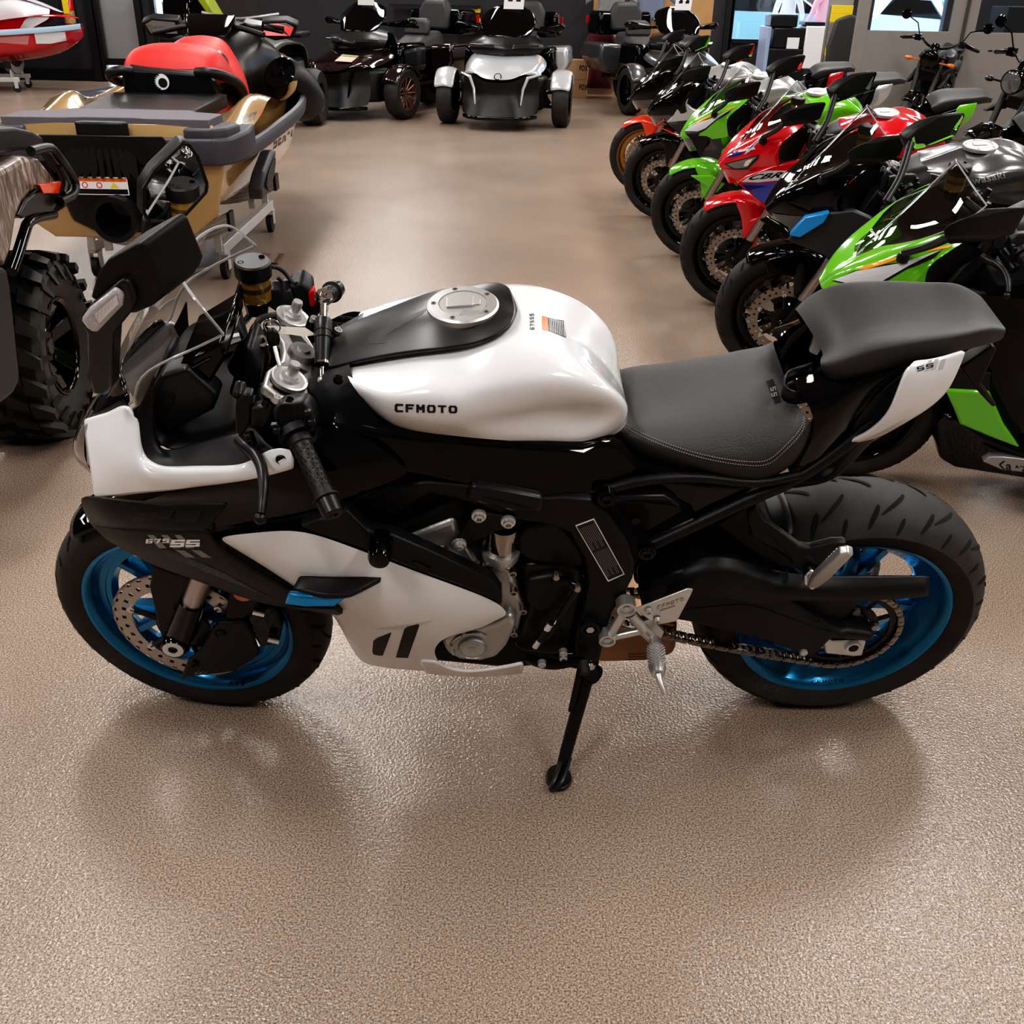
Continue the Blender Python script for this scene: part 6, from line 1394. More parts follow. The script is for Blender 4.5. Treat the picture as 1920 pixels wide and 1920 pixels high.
MB().lathe([(0, .002), (.026, .002)], v((-.024, .795, .87)), (0, -1, 0), 20).build('emblem_center', PBLACK, sbo)
for k in range(8):
    a = 2.0+k*.33; q = MB(); c = v((-.03+.04*cos(a), .794, .875+.04*sin(a))); q.box(c, (.009, .004, .009), Matrix.Rotation(-a, 3, 'Y')); q.build('emblem_tooth', PBLACK, sbo, smooth=False)
gh = MB(); gh.tube([v((-.30, 1.18, .84)), v((-.34, .98, .86)), v((-.33, .82, .91)), v((-.26, .79, .93)), v((-.2, .82, .925))], .028, 12, n=20); gh.build('grab_handle', MBK, js); gh = MB(); gh.tube([v((.17, .82, .925)), v((.24, .79, .93)), v((.31, .84, .91)), v((.35, 1.0, .86)), v((.34, 1.16, .78)), v((.30, 1.2, .74))], .028, 12, n=20); gh.build('grab_handle', MBK, js)
v = lambda p: _v((p[0], p[1], p[2]+.03))
# flanks, console, steering, pods, hood
fl_r = [
 [v((.1, 1.95, 1.12)), v((.11, 2.15, 1.16)), v((.13, 2.35, 1.2)), v((.17, 2.6, 1.17)), v((.12, 2.9, 1.08))],
 [v((.2, 1.93, 1.0)), v((.24, 2.15, 1.07)), v((.28, 2.35, 1.12)), v((.30, 2.6, 1.08)), v((.22, 2.9, 1.02))],
 [v((.25, 1.9, .88)), v((.27, 2.15, .93)), v((.31, 2.35, 1.02)), v((.36, 2.6, 1.02)), v((.27, 2.9, .98))],
 [v((.25, 1.85, .6)), v((.26, 2.1, .62)), v((.29, 2.35, .66)), v((.35, 2.6, .80)), v((.28, 2.9, .95))],
]
xskin('console_flank', fl_r, MBK2, js, n=12, rn=9)
hd = [[v((0, 2.0, 1.14)), v((0, 2.15, 1.22)), v((0, 2.4, 1.26)), v((0, 2.7, 1.20)), v((0, 3.05, 1.04))], [v((.1, 2.05, 1.13)), v((.14, 2.2, 1.2)), v((.17, 2.42, 1.22)), v((.2, 2.7, 1.16)), v((.1, 3.05, 1.02))]]
xskin('hood', hd, MBK2, js, n=10)
gp = MB(); gp.prism([v((-.13, 2.02, 1.14)), v((.13, 2.02, 1.14)), v((.17, 2.14, 1.215)), v((-.17, 2.14, 1.215))], v((0, .06, .035))); gp.build('gauge_pod', BLK, js, bevel=.02)
hb_ = MB(); hb_.tube([v((-.36, 2.06, 1.16)), v((-.15, 2.16, 1.2)), v((.15, 2.16, 1.2)), v((.36, 2.06, 1.16))], .018, 12, n=14); hb_.build('handlebar', MBK, js)
for s in (1, -1):
    m_ = MB(); m_.prism([v((s*.26, 2.42, 1.14)), v((s*.28, 2.40, 1.23)), v((s*.45, 2.38, 1.24)), v((s*.53, 2.38, 1.21)), v((s*.49, 2.39, 1.13)), v((s*.36, 2.41, 1.11))], v((0, .06, 0))); mo_ = m_.build('mirror', MBK, js, bevel=.008)
    q = MB(); q.add([v((s*.29, 2.374, 1.145)), v((s*.30, 2.374, 1.215)), v((s*.45, 2.372, 1.225)), v((s*.50, 2.372, 1.20)), v((s*.47, 2.374, 1.145))], [(0, 1, 2, 3, 4)]); q.build('mirror_glass', MIR, mo_, smooth=False)
    MB().prism([v((s*.15, 2.4, 1.13)), v((s*.15, 2.4, 1.22)), v((s*.28, 2.41, 1.20)), v((s*.28, 2.41, 1.13))], v((0, .1, 0))).build('mirror_arm', MBK2, mo_, bevel=.01)
    c = v((s*.43, 2.12, .93)); ax = v((-s*.28, -.75, .50)).normalized()
    b = MB(); b.lathe([(0, .0), (.115, .0), (.13, -.02), (.15, -.12), (.16, -.24), (.14, -.38), (.05, -.46)], c, ax, 30); po = b.build('speaker_pod', MBK, js)
    MB().lathe([(0, .035), (.03, .035), (.035, .012), (.07, .008), (.105, .012), (.115, .002)], c, ax, 30).build('speaker_face', BLK, po)
wsd = [[v((0, 2.3, 1.25)), v((0, 2.45, 1.31)), v((0, 2.5, 1.36))], [v((.12, 2.32, 1.24)), v((.15, 2.47, 1.30)), v((.12, 2.52, 1.34))]]
v = _v
patch('red_flash', ds_, [(362, 188), (384, 183), (384, 186), (430, 199), (439, 203), (432, 204), (392, 194), (376, 225), (362, 224)], REDT, deck, .004, 3)
# aluminium watercraft stand
def stand(fr, label, x0=-.36, x1=.36, ya=.52, yb=1.75, zb=.40, txt=True):
    t = empty('watercraft_stand', label, 'stand', fr.M)
    for x in (x0, x1):
        b = MB(); b.box((x, (ya+yb)/2, .17), (.04, yb-ya+.1, .06)); b.build('side_rail', ALC, t, bevel=.004)
        for y in (ya, yb):
            b = MB(); b.box((x*.97, y-.05, .27), (.04, .025, .22)); b.box((x*.72, y-.05, .25), (.04, .025, .18)); b.build('upright', ALC, t, bevel=.003)
            c = MB(); c.cyl((x-.018, y, .055), (x+.018, y, .055), .055, seg=24); wh = c.build('caster', RUB, t, bevel=.004)
            c = MB(); c.box((x-.026, y, .10), (.006, .05, .09)); c.box((x+.026, y, .10), (.006, .05, .09)); c.box((x, y, .142), (.06, .06, .008)); c.build('caster_fork', ALC, wh)
    for y in (ya-.06, yb-.06):
        rows = []
        for i in range(15):
            f = -1+2*i/14; x = f*(x1+.07); z = zb-.12+.10*abs(f)**2.2; rows.append([v((x, y-.045, z)), v((x, y-.045, z-.09)), v((x, y+.045, z-.09)), v((x, y+.045, z))])
        b = MB().grid(rows, closed=True); bo = b.build('bunk_beam', ALB, t)
        for s in (x0-.075, x1+.075): q = MB(); q.box((s, y, zb-.065), (.018, .10, .10)); q.build('beam_cap', MBK, bo, bevel=.003)
        rb = MB()
        for k in range(3):
            rb.tube([r[0].lerp(r[1], .25+.25*k)-v((0, .001, 0)) for r in rows], .003, 5)
        rb.build('beam_rib', ALC, bo)
    if txt:
        y = ya-.106; z = .228
        def pp(p): return v((.10+.13*p.x, y, z+.07*p.y))
        for a, c in (((0, 0), (1, 1)), ((0, 1), (1, 0))):
            q = MB(); A, C_ = pp(v((*a, 0))), pp(v((*c, 0))); d = (C_-A).normalized().cross(v((0, 1, 0)))*.009; q.add([A-d, A+d, C_+d, C_-d], [(0, 1, 2, 3)]); q.build('brand_cross', REDT, t, smooth=False)
        q = MB(); q.add([pp(v((-.05, .33, 0)))-v((0, .001, 0)), pp(v((1.05, .33, 0)))-v((0, .001, 0)), pp(v((1.05, .72, 0)))-v((0, .001, 0)), pp(v((-.05, .72, 0)))-v((0, .001, 0))], [(0, 1, 2, 3)]); q.build('brand_plate', PBLACK, t, smooth=False)
        flat_text('TRITON', lambda p: pp(v((.03+.94*p.x, .40+.24*p.y, 0)))-v((0, .002, 0)), PWHITE, t, blocky=False, kw=dict(bold=.02))
    return t
stand(JF, 'aluminium rolling stand with two curved beams under the gold watercraft')
# ------------------------------------------------------------------ red watercraft and stand, far left
RF = Fm(-9.75, 15.7, -78)
rs, rh_, _g = watercraft(RF, 'red and white watercraft on a rolling stand beside the fire extinguisher', 'watercraft', REDC, REDC, mat('pale blue trim', (.35, .50, .62), .4), .36)
xskin('deck', dk, REDC, rs, n=20, rn=10); xskin('seat', st_r, mat('white vinyl', (.75, .72, .72), .5), rs, n=12, rn=8); xskin('console_flank', fl_r, mat('white hood paint', (.7, .68, .7), .3, coat=.5), rs, n=10, rn=7); xskin('hood', hd, mat('white hood paint', (.7, .68, .7), .3, coat=.5), rs, n=8)
S_ = Surf([rh_], RF.M); patch('bow_panel', S_, [(64, 62), (88, 61), (122, 60), (125, 76), (95, 82), (68, 82)], PWHITE, rh_, .004, 2)
patch('hull_graphic', S_, [(0, 70), (55, 67), (52, 84), (0, 80)], mat('pink decal', (.62, .25, .25), .4), rh_, .004, 2)
stand(RF, 'aluminium rolling stand under the red watercraft', txt=False, yb=2.3, ya=.9, zb=.44)
# ------------------------------------------------------------------ camouflage utility vehicle cropped by the left edge
UF = Fm(-1.74, 3.40, 6)
uv = empty('utility_vehicle', 'camouflage utility vehicle with knobbly tyre cropped by the left edge', 'utility vehicle', UF.M)
cm = bpy.data.materials.new('camouflage print'); cm.use_nodes = True; nt = cm.node_tree; b_ = nt.nodes['Principled BSDF']; tc = nt.nodes.new('ShaderNodeTexCoord'); mp_ = nt.nodes.new('ShaderNodeMapping'); mp_.inputs['Scale'].default_value = (9, 20, 4.5)
n1_ = nt.nodes.new('ShaderNodeTexNoise'); n1_.inputs['Scale'].default_value = 1.6; n1_.inputs['Detail'].default_value = 7; n1_.inputs['Distortion'].default_value = 2.2; r_ = nt.nodes.new('ShaderNodeValToRGB'); e_ = r_.color_ramp.elements
e_[0].position = .33; e_[0].color = (.03, .022, .018, 1); e_[1].position = .68; e_[1].color = (.5, .42, .36, 1); k_ = r_.color_ramp.elements.new(.48); k_.color = (.12, .085, .07, 1); k_ = r_.color_ramp.elements.new(.56); k_.color = (.26, .20, .165, 1)
for a, c in ((tc.outputs['Object'], mp_.inputs[0]), (mp_.outputs[0], n1_.inputs['Vector']), (n1_.outputs['Fac'], r_.inputs['Fac']), (r_.outputs['Color'], b_.inputs['Base Color'])): nt.links.new(a, c)
b_.inputs['Roughness'].default_value = .35; b_.inputs['Coat Weight'].default_value = .4
# wheel: local axle along x
TR, TW = .325, .27
wb = MB(); wp = [(.17, -TW*.42), (.21, -TW*.5), (.27, -TW*.52), (.305, -TW*.45), (.312, 0), (.305, TW*.45), (.27, TW*.52), (.21, TW*.5), (.17, TW*.42)]
WC = v((0, 0, .325)); wb.lathe(wp, WC, (1, 0, 0), 48)
for k in range(20):
    for row, (x0, x1, tw) in enumerate(((-.15, -.085, 0), (-.08, -.012, .5), (.012, .08, 0), (.085, .15, .5))):
        a = 2*pi*(k+tw)/20; da = .10 if row in (0, 3) else .085; sk = .07*(1 if x0 < 0 else -1); P = []
        for x, aa in ((x0, a-da+sk), (x1, a-da*.6-sk*.6), (x1, a+da*.6-sk*.6), (x0, a+da+sk)):
            rr_ = .300 if abs(x) > .14 else .310; P.append(WC+v((x, rr_*cos(aa), rr_*sin(aa))))
        c = sum(P, v())/4-WC; c.x = 0; c.normalize(); wb.prism(P, c*.024)
    a = 2*pi*(k+.5)/20
    wb.prism([WC+v((.128, .285*cos(a+q), .285*sin(a+q))) for q in (-.05, .05)]+[WC+v((.15, .235*cos(a+q), .235*sin(a+q))) for q in (.03, -.03)], v((.012, 0, 0)))
wt = wb.build('wheel', [mat('knobbly rubber', (.016, .015, .014), .6, bump=.2, bscale=200)], uv, angle=30)
rb_ = MB(); rb_.lathe([(.172, -.1), (.18, .11), (.17, .125), (.155, .115), (.15, .05), (.145, -.1)], WC, (1, 0, 0), 40, closed=True); rb_.lathe([(.0, .035), (.14, .03), (.14, 0)], WC, (1, 0, 0), 24)
for k in range(6):
    a = 2*pi*k/6+.3; d = v((0, cos(a), sin(a))); t = v((0, -sin(a), cos(a)))
    rb_.prism([WC+d*.035+t*.022+v((.06, 0, 0)), WC+d*.15+t*.03+v((.11, 0, 0)), WC+d*.15-t*.03+v((.11, 0, 0)), WC+d*.035-t*.022+v((.06, 0, 0))], v((-.03, 0, 0)))
rb_.build('wheel_rim', BLK, wt, bevel=.003)
hbm = MB(); hbm.lathe([(0, .082), (.028, .08), (.034, .07), (.036, .03)], WC, (1, 0, 0), 28); hbm.build('hub_cap', MBK2, wt)
lnm = MB()
for k in range(4): a = 2*pi*k/4+.5; c = WC+v((.06, .055*cos(a), .055*sin(a))); lnm.cyl(c, c+v((.018, 0, 0)), .0085, seg=8)
lnm.build('lug_nut', CHR, wt)
def up_(px, py, x): return UF.at(px, py, x=x)
def uslab(name, pts, x, vec, m, bevel=.008, par=None): return MB().prism([up_(a, c, x) for a, c in pts], v(vec)).build(name, m, par or uv, bevel=bevel, bseg=3)
uslab('rear_fender', [(-60, 330), (0, 318), (45, 292), (75, 297), (90, 316), (108, 340), (98, 352), (60, 362), (42, 385), (32, 410), (22, 470), (12, 500), (-60, 500)], .10, (-.5, .12, 0), cm, .02)
uslab('lamp_housing', [(36, 405), (50, 375), (72, 355), (115, 352), (112, 378), (98, 400), (66, 402), (45, 410)], .11, (-.2, .05, 0), MBK2, .008)
uslab('rear_reflector', [(74, 346), (116, 341), (112, 363), (82, 363)], .125, (-.02, .02, 0), mat('red orange reflector', (.9, .07, .01), .25, coat=.8), .003)
uslab('cargo_rack', [(-60, 268), (0, 240), (28, 238), (62, 246), (80, 256), (84, 276), (60, 282), (40, 282), (0, 290), (-60, 300)], .06, (-.5, .2, 0), MBK, .012)
rk = MB(); rk.tube([up_(58, 284, .1), up_(95, 278, .12), (up_(108, 292, .13)), up_(140, 342, .14), up_(138, 362, .14), up_(112, 378, .13)], .017, 12, n=30); rk.tube([up_(110, 312, .13), up_(122, 340, .135), up_(118, 362, .135)], .011, 10, n=8); rk.build('rack_bar', MBK2, uv)
fr_ = MB(); fr_.tube([up_(100, 402, .1), up_(55, 415, .1), up_(45, 440, .1), up_(32, 482, .1), up_(22, 510, .1)], .018, 12, n=16); fr_.build('frame_tube', BLK, uv)
uslab('foot_guard', [(-60, 500), (15, 500), (22, 540), (38, 690), (40, 715), (28, 740), (0, 762), (-60, 800)], .20, (-.3, 0, 0), MBK, .02)
MB().prism([v((-.7, -.3, .45)), v((-.25, -.3, .45)), v((-.25, .6, .45)), v((-.7, .6, .45))], v((0, 0, .35))).build('body_tub', MBK, uv, bevel=.03)
# ------------------------------------------------------------------ three wheelers
def spyder(x, y, ang, label, paint, rimm, trim, seatm):
    f = Fm(x, y, ang); t = empty('three_wheeler', label, 'three wheeler', f.M, 'three wheelers by the back wall')
    v = Vector
    for s in (-1, 1):
        b = MB(); b.lathe([(.19, -.085), (.26, -.10), (.29, -.085), (.305, -.04), (.305, .04), (.29, .085), (.26, .10), (.19, .085)], v((s*.70, 0, .305)), (s, 0, 0), 36); w_ = b.build('front_wheel', TYR, t)
        r = MB(); r.lathe([(.195, -.08), (.2, .085), (.185, .09), (.178, .05), (.17, -.08)], v((s*.70, 0, .305)), (s, 0, 0), 32, closed=True); r.lathe([(0, .06), (.04, .055), (.045, 0)], v((s*.70, 0, .305)), (s, 0, 0), 16)
        for k in range(12):
            a = 2*pi*k/12; d = v((0, cos(a), sin(a))); r.tube([v((s*.74, 0, .305))+d*.03, v((s*.77, 0, .305))+d*.185], .009, 6)
        r.build('wheel_rim', rimm, w_)
        fe = MB(); rows = []
        for j in range(10):
            a = radians(25+j*14); rows.append([v((s*.70+q*.12, -.34*cos(a)*(1-.06*abs(q)), .305+.345*sin(a)-.03*q*q)) for q in (-1, -.6, 0, .6, 1)])
        fe.grid(rows).build('front_fender', paint, t, solid=.01, sub=1)
        su = MB()
        for z in (.24, .40): su.tube([v((s*.25, -.1, z)), v((s*.62, 0, z-.02))], .018, 8); su.tube([v((s*.25, .2, z)), v((s*.62, .0, z-.02))], .018, 8)
        su.tube([v((s*.3, .05, .6)), v((s*.55, .0, .25))], .03, 10); su.build('suspension_arm', BLK, t)
    hr = [[v((0, -.60, .55)), v((0, -.54, .60)), v((0, -.3, .70)), v((0, -.05, .78)), v((0, .1, .81))], [v((.16, -.57, .56)), v((.2, -.5, .61)), v((.24, -.28, .70)), v((.28, -.05, .78)), v((.30, .1, .80))], [v((.30, -.46, .61)), v((.36, -.4, .64)), v((.41, -.2, .69)), v((.43, .0, .74)), v((.42, .12, .78))], [v((.40, -.36, .57)), v((.44, -.3, .59)), v((.47, -.1, .62)), v((.49, .05, .66)), v((.48, .2, .70))]]
    xskin('hood', hr, paint, t, n=12, rn=9)
    gr = [[v((0, -.60, .52)), v((.16, -.57, .53)), v((.34, -.44, .60)), v((.44, -.34, .60))], [v((0, -.56, .40)), v((.16, -.54, .40)), v((.27, -.46, .40)), v((.45, -.32, .42))], [v((0, -.62, .25)), v((.2, -.60, .25)), v((.32, -.5, .27)), v((.46, -.36, .26))], [v((0, -.68, .15)), v((.22, -.66, .15)), v((.36, -.55, .16)), v((.45, -.4, .18))]]
    xskin('grille', gr, MBK, t, n=12, rn=10)
    MB().prism([v((-.36, -.60, .12)), v((-.22, -.70, .12)), v((.22, -.70, .12)), v((.36, -.60, .12)), v((.45, -.4, .12)), v((-.45, -.4, .12))], v((0, 0, .04))).build('lower_lip', BLK, t, bevel=.01)
    for s in (-1, 1):
        tr_ = MB(); tr_.tube([v((s*.47, -.32, .60)), v((s*.34, -.5, .57)), v((s*.29, -.52, .45)), v((s*.27, -.56, .28))], [.012, .02, .016, .008], 6); tr_.build('accent_strip', trim, t)
        MB().prism([v((s*.3, -.36, .58)), v((s*.5, -.25, .56)), v((s*.5, -.2, .2)), v((s*.33, -.42, .2))], v((0, .5, 0))).build('side_duct', MBK, t, bevel=.04)
        MB().prism([v((s*.36, .2, 1.08)), v((s*.64, .28, 1.13)), v((s*.68, .3, 1.08)), v((s*.6, .28, 1.03)), v((s*.36, .2, 1.04))], v((0, .16, 0))).build('mirror', BLK, t, bevel=.03, bseg=3)
        MB().prism([v((s*.36, .2, .84)), v((s*.54, .25, .86)), v((s*.56, .25, .55)), v((s*.4, .2, .45))], v((0, .6, 0))).build('side_pod', BLK, t, bevel=.05)
        MB().prism([v((s*.26, 1.35, .80)), v((s*.62, 1.35, .82)), v((s*.64, 1.35, .60)), v((s*.5, 1.35, .42)), v((s*.26, 1.35, .42))], v((0, .75, 0))).build('saddle_bag', paint if paint is not SLV else BLK, t, bevel=.05, bseg=3)
    fa = [[v((0, -.10, .78)), v((.25, -.04, .78)), v((.42, .06, .80))], [v((0, -.16, .85)), v((.25, -.10, .85)), v((.45, .04, .87))], [v((0, -.06, .93)), v((.25, -.02, .93)), v((.44, .12, .92))], [v((0, .02, .99)), v((.22, .05, .98)), v((.38, .18, .96))], [v((0, .2, 1.02)), v((.18, .25, 1.01)), v((.3, .35, .98))]]
    xskin('fascia', fa, MBK2, t, n=10, rn=8)
    sc_ = [[v((0, .0, .97)), v((.16, .02, .97)), v((.28, .10, .99))], [v((0, .10, 1.1)), v((.18, .12, 1.1)), v((.34, .2, 1.12))], [v((0, .22, 1.25)), v((.16, .24, 1.25)), v((.29, .31, 1.23))], [v((0, .26, 1.31)), v((.12, .28, 1.31)), v((.24, .33, 1.27))]]
    for s in (-1, 1): MB().prism([v((s*.10, -.152, .86)), v((s*.40, -.06, .875)), v((s*.42, -.05, .90)), v((s*.12, -.12, .90))], v((0, -.012, 0))).build('head_lamp', MATS['smoked lens'], t, bevel=.004)
    xskin('windscreen', sc_, BLK, t, n=8, rn=8, solid=.006)
    se = [[v((0, .72, .95)), v((0, .9, .80)), v((0, 1.2, .82)), v((0, 1.42, .90)), v((0, 1.5, .93)), v((0, 1.8, .95))], [v((.12, .72, .93)), v((.16, .9, .79)), v((.19, 1.2, .81)), v((.18, 1.42, .89)), v((.18, 1.5, .92)), v((.18, 1.8, .94))], [v((.16, .74, .7)), v((.2, .9, .66)), v((.24, 1.2, .68)), v((.24, 1.42, .75)), v((.24, 1.5, .78)), v((.24, 1.8, .8))]]
    xskin('seat', se, SEAT, t, n=14, rn=8)
    MB().prism([v((-.2, 1.42, .9)), v((.2, 1.42, .9)), v((.19, 1.46, 1.07)), v((.12, 1.47, 1.10)), v((-.12, 1.47, 1.10)), v((-.19, 1.46, 1.07))], v((0, .1, .02))).build('backrest', SEAT, t, bevel=.04, bseg=3)
    MB().prism([v((-.24, 1.86, .95)), v((.24, 1.86, .95)), v((.25, 1.9, 1.2)), v((.17, 1.92, 1.33)), v((-.17, 1.92, 1.33)), v((-.25, 1.9, 1.2))], v((0, .14, .02))).build('backrest', SEAT, t, bevel=.05, bseg=3)
    MB().prism([v((-.42, 1.95, 1.22)), v((.42, 1.95, 1.22)), v((.45, 1.95, .9)), v((-.45, 1.95, .9))], v((0, .45, 0))).build('top_box', BLK, t, bevel=.06, bseg=3)
    MB().prism([v((-.45, 2.36, 1.15)), v((.45, 2.36, 1.15)), v((.45, 2.36, 1.05)), v((-.45, 2.36, 1.05))], v((0, .06, 0))).build('tail_lamp', REDP, t)
    MB().prism([v((-.3, -.1, .3)), v((.3, -.1, .3)), v((.3, 2.1, .3)), v((-.3, 2.1, .3))], v((0, 0, .48))).build('body_frame', BLK, t, bevel=.05)
    rw_ = MB(); rw_.lathe([(.18, -.11), (.3, -.11), (.32, 0), (.3, .11), (.18, .11)], v((0, 1.75, .32)), (1, 0, 0), 30, closed=True); rw_.build('rear_wheel', TYR, t)
    hb = MB(); hb.tube([v((-.42, .85, 1.02)), v((-.2, .62, 1.05)), v((.2, .62, 1.05)), v((.42, .85, 1.02))], .018, 8, n=14); hb.build('handlebar', BLK, t)
    e = MB(); e.lathe([(.034, .001), (.042, .004), (.045, .0)], v((0, -.585, .585)), (0, -.75, .6), 24); e.build('hood_emblem', BLK, t)
    return t, f
def card(f, pts, label, mark=True, cat='price tag'):
    P = [v(p) for p in pts]; b = MB(); b.prism(P, v((0, .004, .0))); o = b.build('price_card', PWHITE, None, smooth=False); o.matrix_world = f.M if f else Matrix(); tag(o, label, cat)
    if mark:
        for k in range(2):
            q = MB(); c0_ = P[0].lerp(P[1], .2+.4*k); d = (P[1]-P[0])*.22; u_ = (P[3]-P[0])*.22; c0_ = c0_+(P[3]-P[0])*.35+v((0, -.002, 0)); q.add([c0_, c0_+d, c0_+d*1.1+u_*.6, c0_+d*.5+u_, c0_+u_*.5], [(0, 1, 2, 3, 4)]); q.build('printed_picture', PBLACK, o, smooth=False)
    return o
DBR = mat('dark maroon black paint', (.012, .005, .006), .1, coat=.9)
SILV = mat('silver hood paint', (.56, .57, .59), .24, metal=.35, coat=.8)
spS, fS = spyder(-.19, 13.05, -7.5, 'silver and black three wheeler facing the aisle', SILV, BLK, SILV, SEAT)
spB, fB_ = spyder(-2.10, 13.75, -27, 'glossy black three wheeler with bronze wheels beside the gold watercraft', DBR, mat('bronze rim', (.22, .13, .10), .3, metal=.8), BLK, SEAT)
spD, fD_ = spyder(2.15, 14.68, 18, 'dark graphite three wheeler partly behind the motorcycle row', GRY, BLK, BLK, SEAT)
card(fS, [(-.06, .205, 1.27), (.18, .205, 1.27), (.20, .205, 1.50), (-.04, .205, 1.50)], 'white price card stuck on the silver three wheeler windscreen')
card(fB_, [(-.06, .205, 1.27), (.18, .205, 1.27), (.20, .205, 1.50), (-.04, .205, 1.50)], 'white price card on the black three wheeler windscreen')
card(fD_, [(-.06, .205, 1.27), (.18, .205, 1.27), (.20, .205, 1.50), (-.04, .205, 1.50)], 'white price card on the graphite three wheeler windscreen')
ps = MB(); ps.prism([v((.03, -.46, .66)), v((.25, -.42, .655)), v((.25, -.26, .715)), v((.03, -.29, .725))], v((0, -.004, .004))); po = ps.build('price_sticker', mat('pink sticker', (.75, .42, .36), .5), None, smooth=False); po.matrix_world = fB_.M; tag(po, 'pink and green price sticker on the black three wheeler hood', 'price tag')
q = MB(); q.prism([v((.03, -.335, .7155)), v((.25, -.305, .7055)), v((.25, -.265, .7195)), v((.03, -.295, .7285))], v((0, -.003, .003))); q.build('sticker_band', mat('green print', (.2, .3, .1), .5), po, smooth=False)
# ------------------------------------------------------------------ back wall, openings, view outside
YW = 17.9
def wx(px, py=30, y=YW): return aty(px, py, y).x
def wz(px, py, y=YW): return aty(px, py, y).z
def wall(name, x0, x1, z0, z1, m, y=YW, d=.15): return struct(MB().box(((x0+x1)/2, y+d/2, (z0+z1)/2), (x1-x0, d, z1-z0)).build(name, m, smooth=False))
def seg(name, a, b_, z0=0, z1=ZC, m=WALLM): return wall(name, wx(a), wx(b_), z0, z1, m)
seg('wall_back', -400, 182); seg('wall_back_2', 262, 290); seg('wall_back_3', 384, 1056); seg('wall_back_4', 1056, 1112); seg('wall_back_6', 1336, 1372); seg('wall_back_7', 1562, 1636); seg('wall_back_8', 1772, 2300)
WOOD = mat('tan slat board', (.42, .23, .10), .5, var=.12, vscale=3)
seg('wall_back_5', 1112, 1336, m=WOOD)
seg('wall_sill', 1372, 1562, 0, wz(1460, 76)); seg('wall_sill_2', 1636, 1772, 0, .75); seg('wall_sill_3', 290, 384, 0, .7)
for a, b_, n in ((182, 262, 1), (290, 384, 2), (1372, 1562, 3), (1636, 1772, 4)):
    seg('wall_lintel_%d' % n, a, b_, 3.0, ZC)
GL = glassmat('window glass', (.88, .94, .98))
gm = mat('frosted grey glass', (.23, .23, .23), .25, coat=.6)
struct(MB().box(((wx(182)+wx(262))/2, YW+.1, 1.55), (wx(262)-wx(182), .02, 2.5)).build('door_1', gm, smooth=False))
for k, (a, b_) in enumerate(((290, 384), (1372, 1562), (1636, 1772))): struct(MB().box(((wx(a)+wx(b_))/2, YW+.1, 1.8), (wx(b_)-wx(a), .012, 2.4)).build('window_%d' % (k+1), GL, smooth=False))
for n, (px, wd) in enumerate(((170, .13), (185, .06), (262, .10), (290, .08), (384, .06), (1366, .12), (1372, .05), (1556, .10))): struct(MB().box((wx(px), YW-.03, 1.5), (wd, .1, 3.0)).build('trim_%d' % (n+1), MBK2, smooth=False))
struct(MB().box(((wx(182)+wx(262))/2, YW-.01, .3), (wx(262)-wx(182), .06, .1)).build('trim_9', MBK, smooth=False)); struct(MB().box(((wx(1372)+wx(1562))/2, YW-.03, wz(1460, 78)), (wx(1562)-wx(1372), .1, .06)).build('trim_10', MBK, smooth=False))
struct(MB().box(((wx(-400)+wx(182))/2, YW-.01, .09), (wx(182)-wx(-400), .03, .18)).build('baseboard_back', MBK, smooth=False))
# outside
def sm(name, col, e): return mat(name, col, .8)
struct(MB().add([(-30, YB, -.02), (40, YB, -.02), (40, 90, -.02), (-30, 90, -.02)], [(0, 1, 2, 3)]).build('road', mat('pale asphalt', (.42, .43, .46), .9, bump=.3, bscale=20), smooth=False))
sun = bpy.data.lights.new('sun', 'SUN'); sun.energy = 16; sun.angle = .01; so = bpy.data.objects.new('sun', sun); COL.objects.link(so); so.rotation_euler = (radians(-38), radians(12), 0)
def car(x, y, ang, m, label):
    f = Fm(x, y, ang); t = empty('car', label, 'car', f.M)
    prof = [(-2.2, .35), (-2.2, .75), (-1.9, .95), (-1.0, 1.05), (-.4, 1.5), (1.1, 1.52), (1.7, 1.1), (2.2, 1.0), (2.25, .4)]
    b = MB(); rows = [[v((s*.88*(1-.12*(z > 1.1)), y_, z)) for y_, z in prof] for s in (-1, 1)]; b.prism([v((-.88, y_, z)) for y_, z in prof], v((1.76, 0, 0))); b.build('body', m, t, bevel=.08, bseg=3)
    g = MB(); gl_ = [(-.95, 1.08), (-.42, 1.42), (1.05, 1.44), (1.5, 1.12)]; g.prism([v((-.89, y_, z)) for y_, z in gl_], v((1.78, 0, 0))); g.build('side_window', BLK, t, smooth=False)
    w_ = MB(); w_.add([v((-.75, -1.03, 1.08)), v((.75, -1.03, 1.08)), v((.68, -.46, 1.49)), v((-.68, -.46, 1.49))], [(0, 1, 2, 3)]); w_.build('windshield', mat('car glass', (.15, .3, .35), .05, coat=1.), t, smooth=False)
    for s in (-1, 1):
        for y_ in (-1.4, 1.35): q = MB(); q.cyl((s*.72, y_, .33), (s*.9, y_, .33), .33, seg=24); q.build('wheel', TYR, t)
    return t
car(9.3, 24, 12, PWHITE, 'white car parked outside seen over the grey cubicle')
car(6.3, 27.5, 80, mat('teal car paint', (.25, .45, .5), .2, coat=1.), 'pale teal car outside the window behind the printer')
car(8.6, 34, 85, mat('red car paint', (.6, .05, .04), .2, coat=1.), 'red car farther away outside the window')
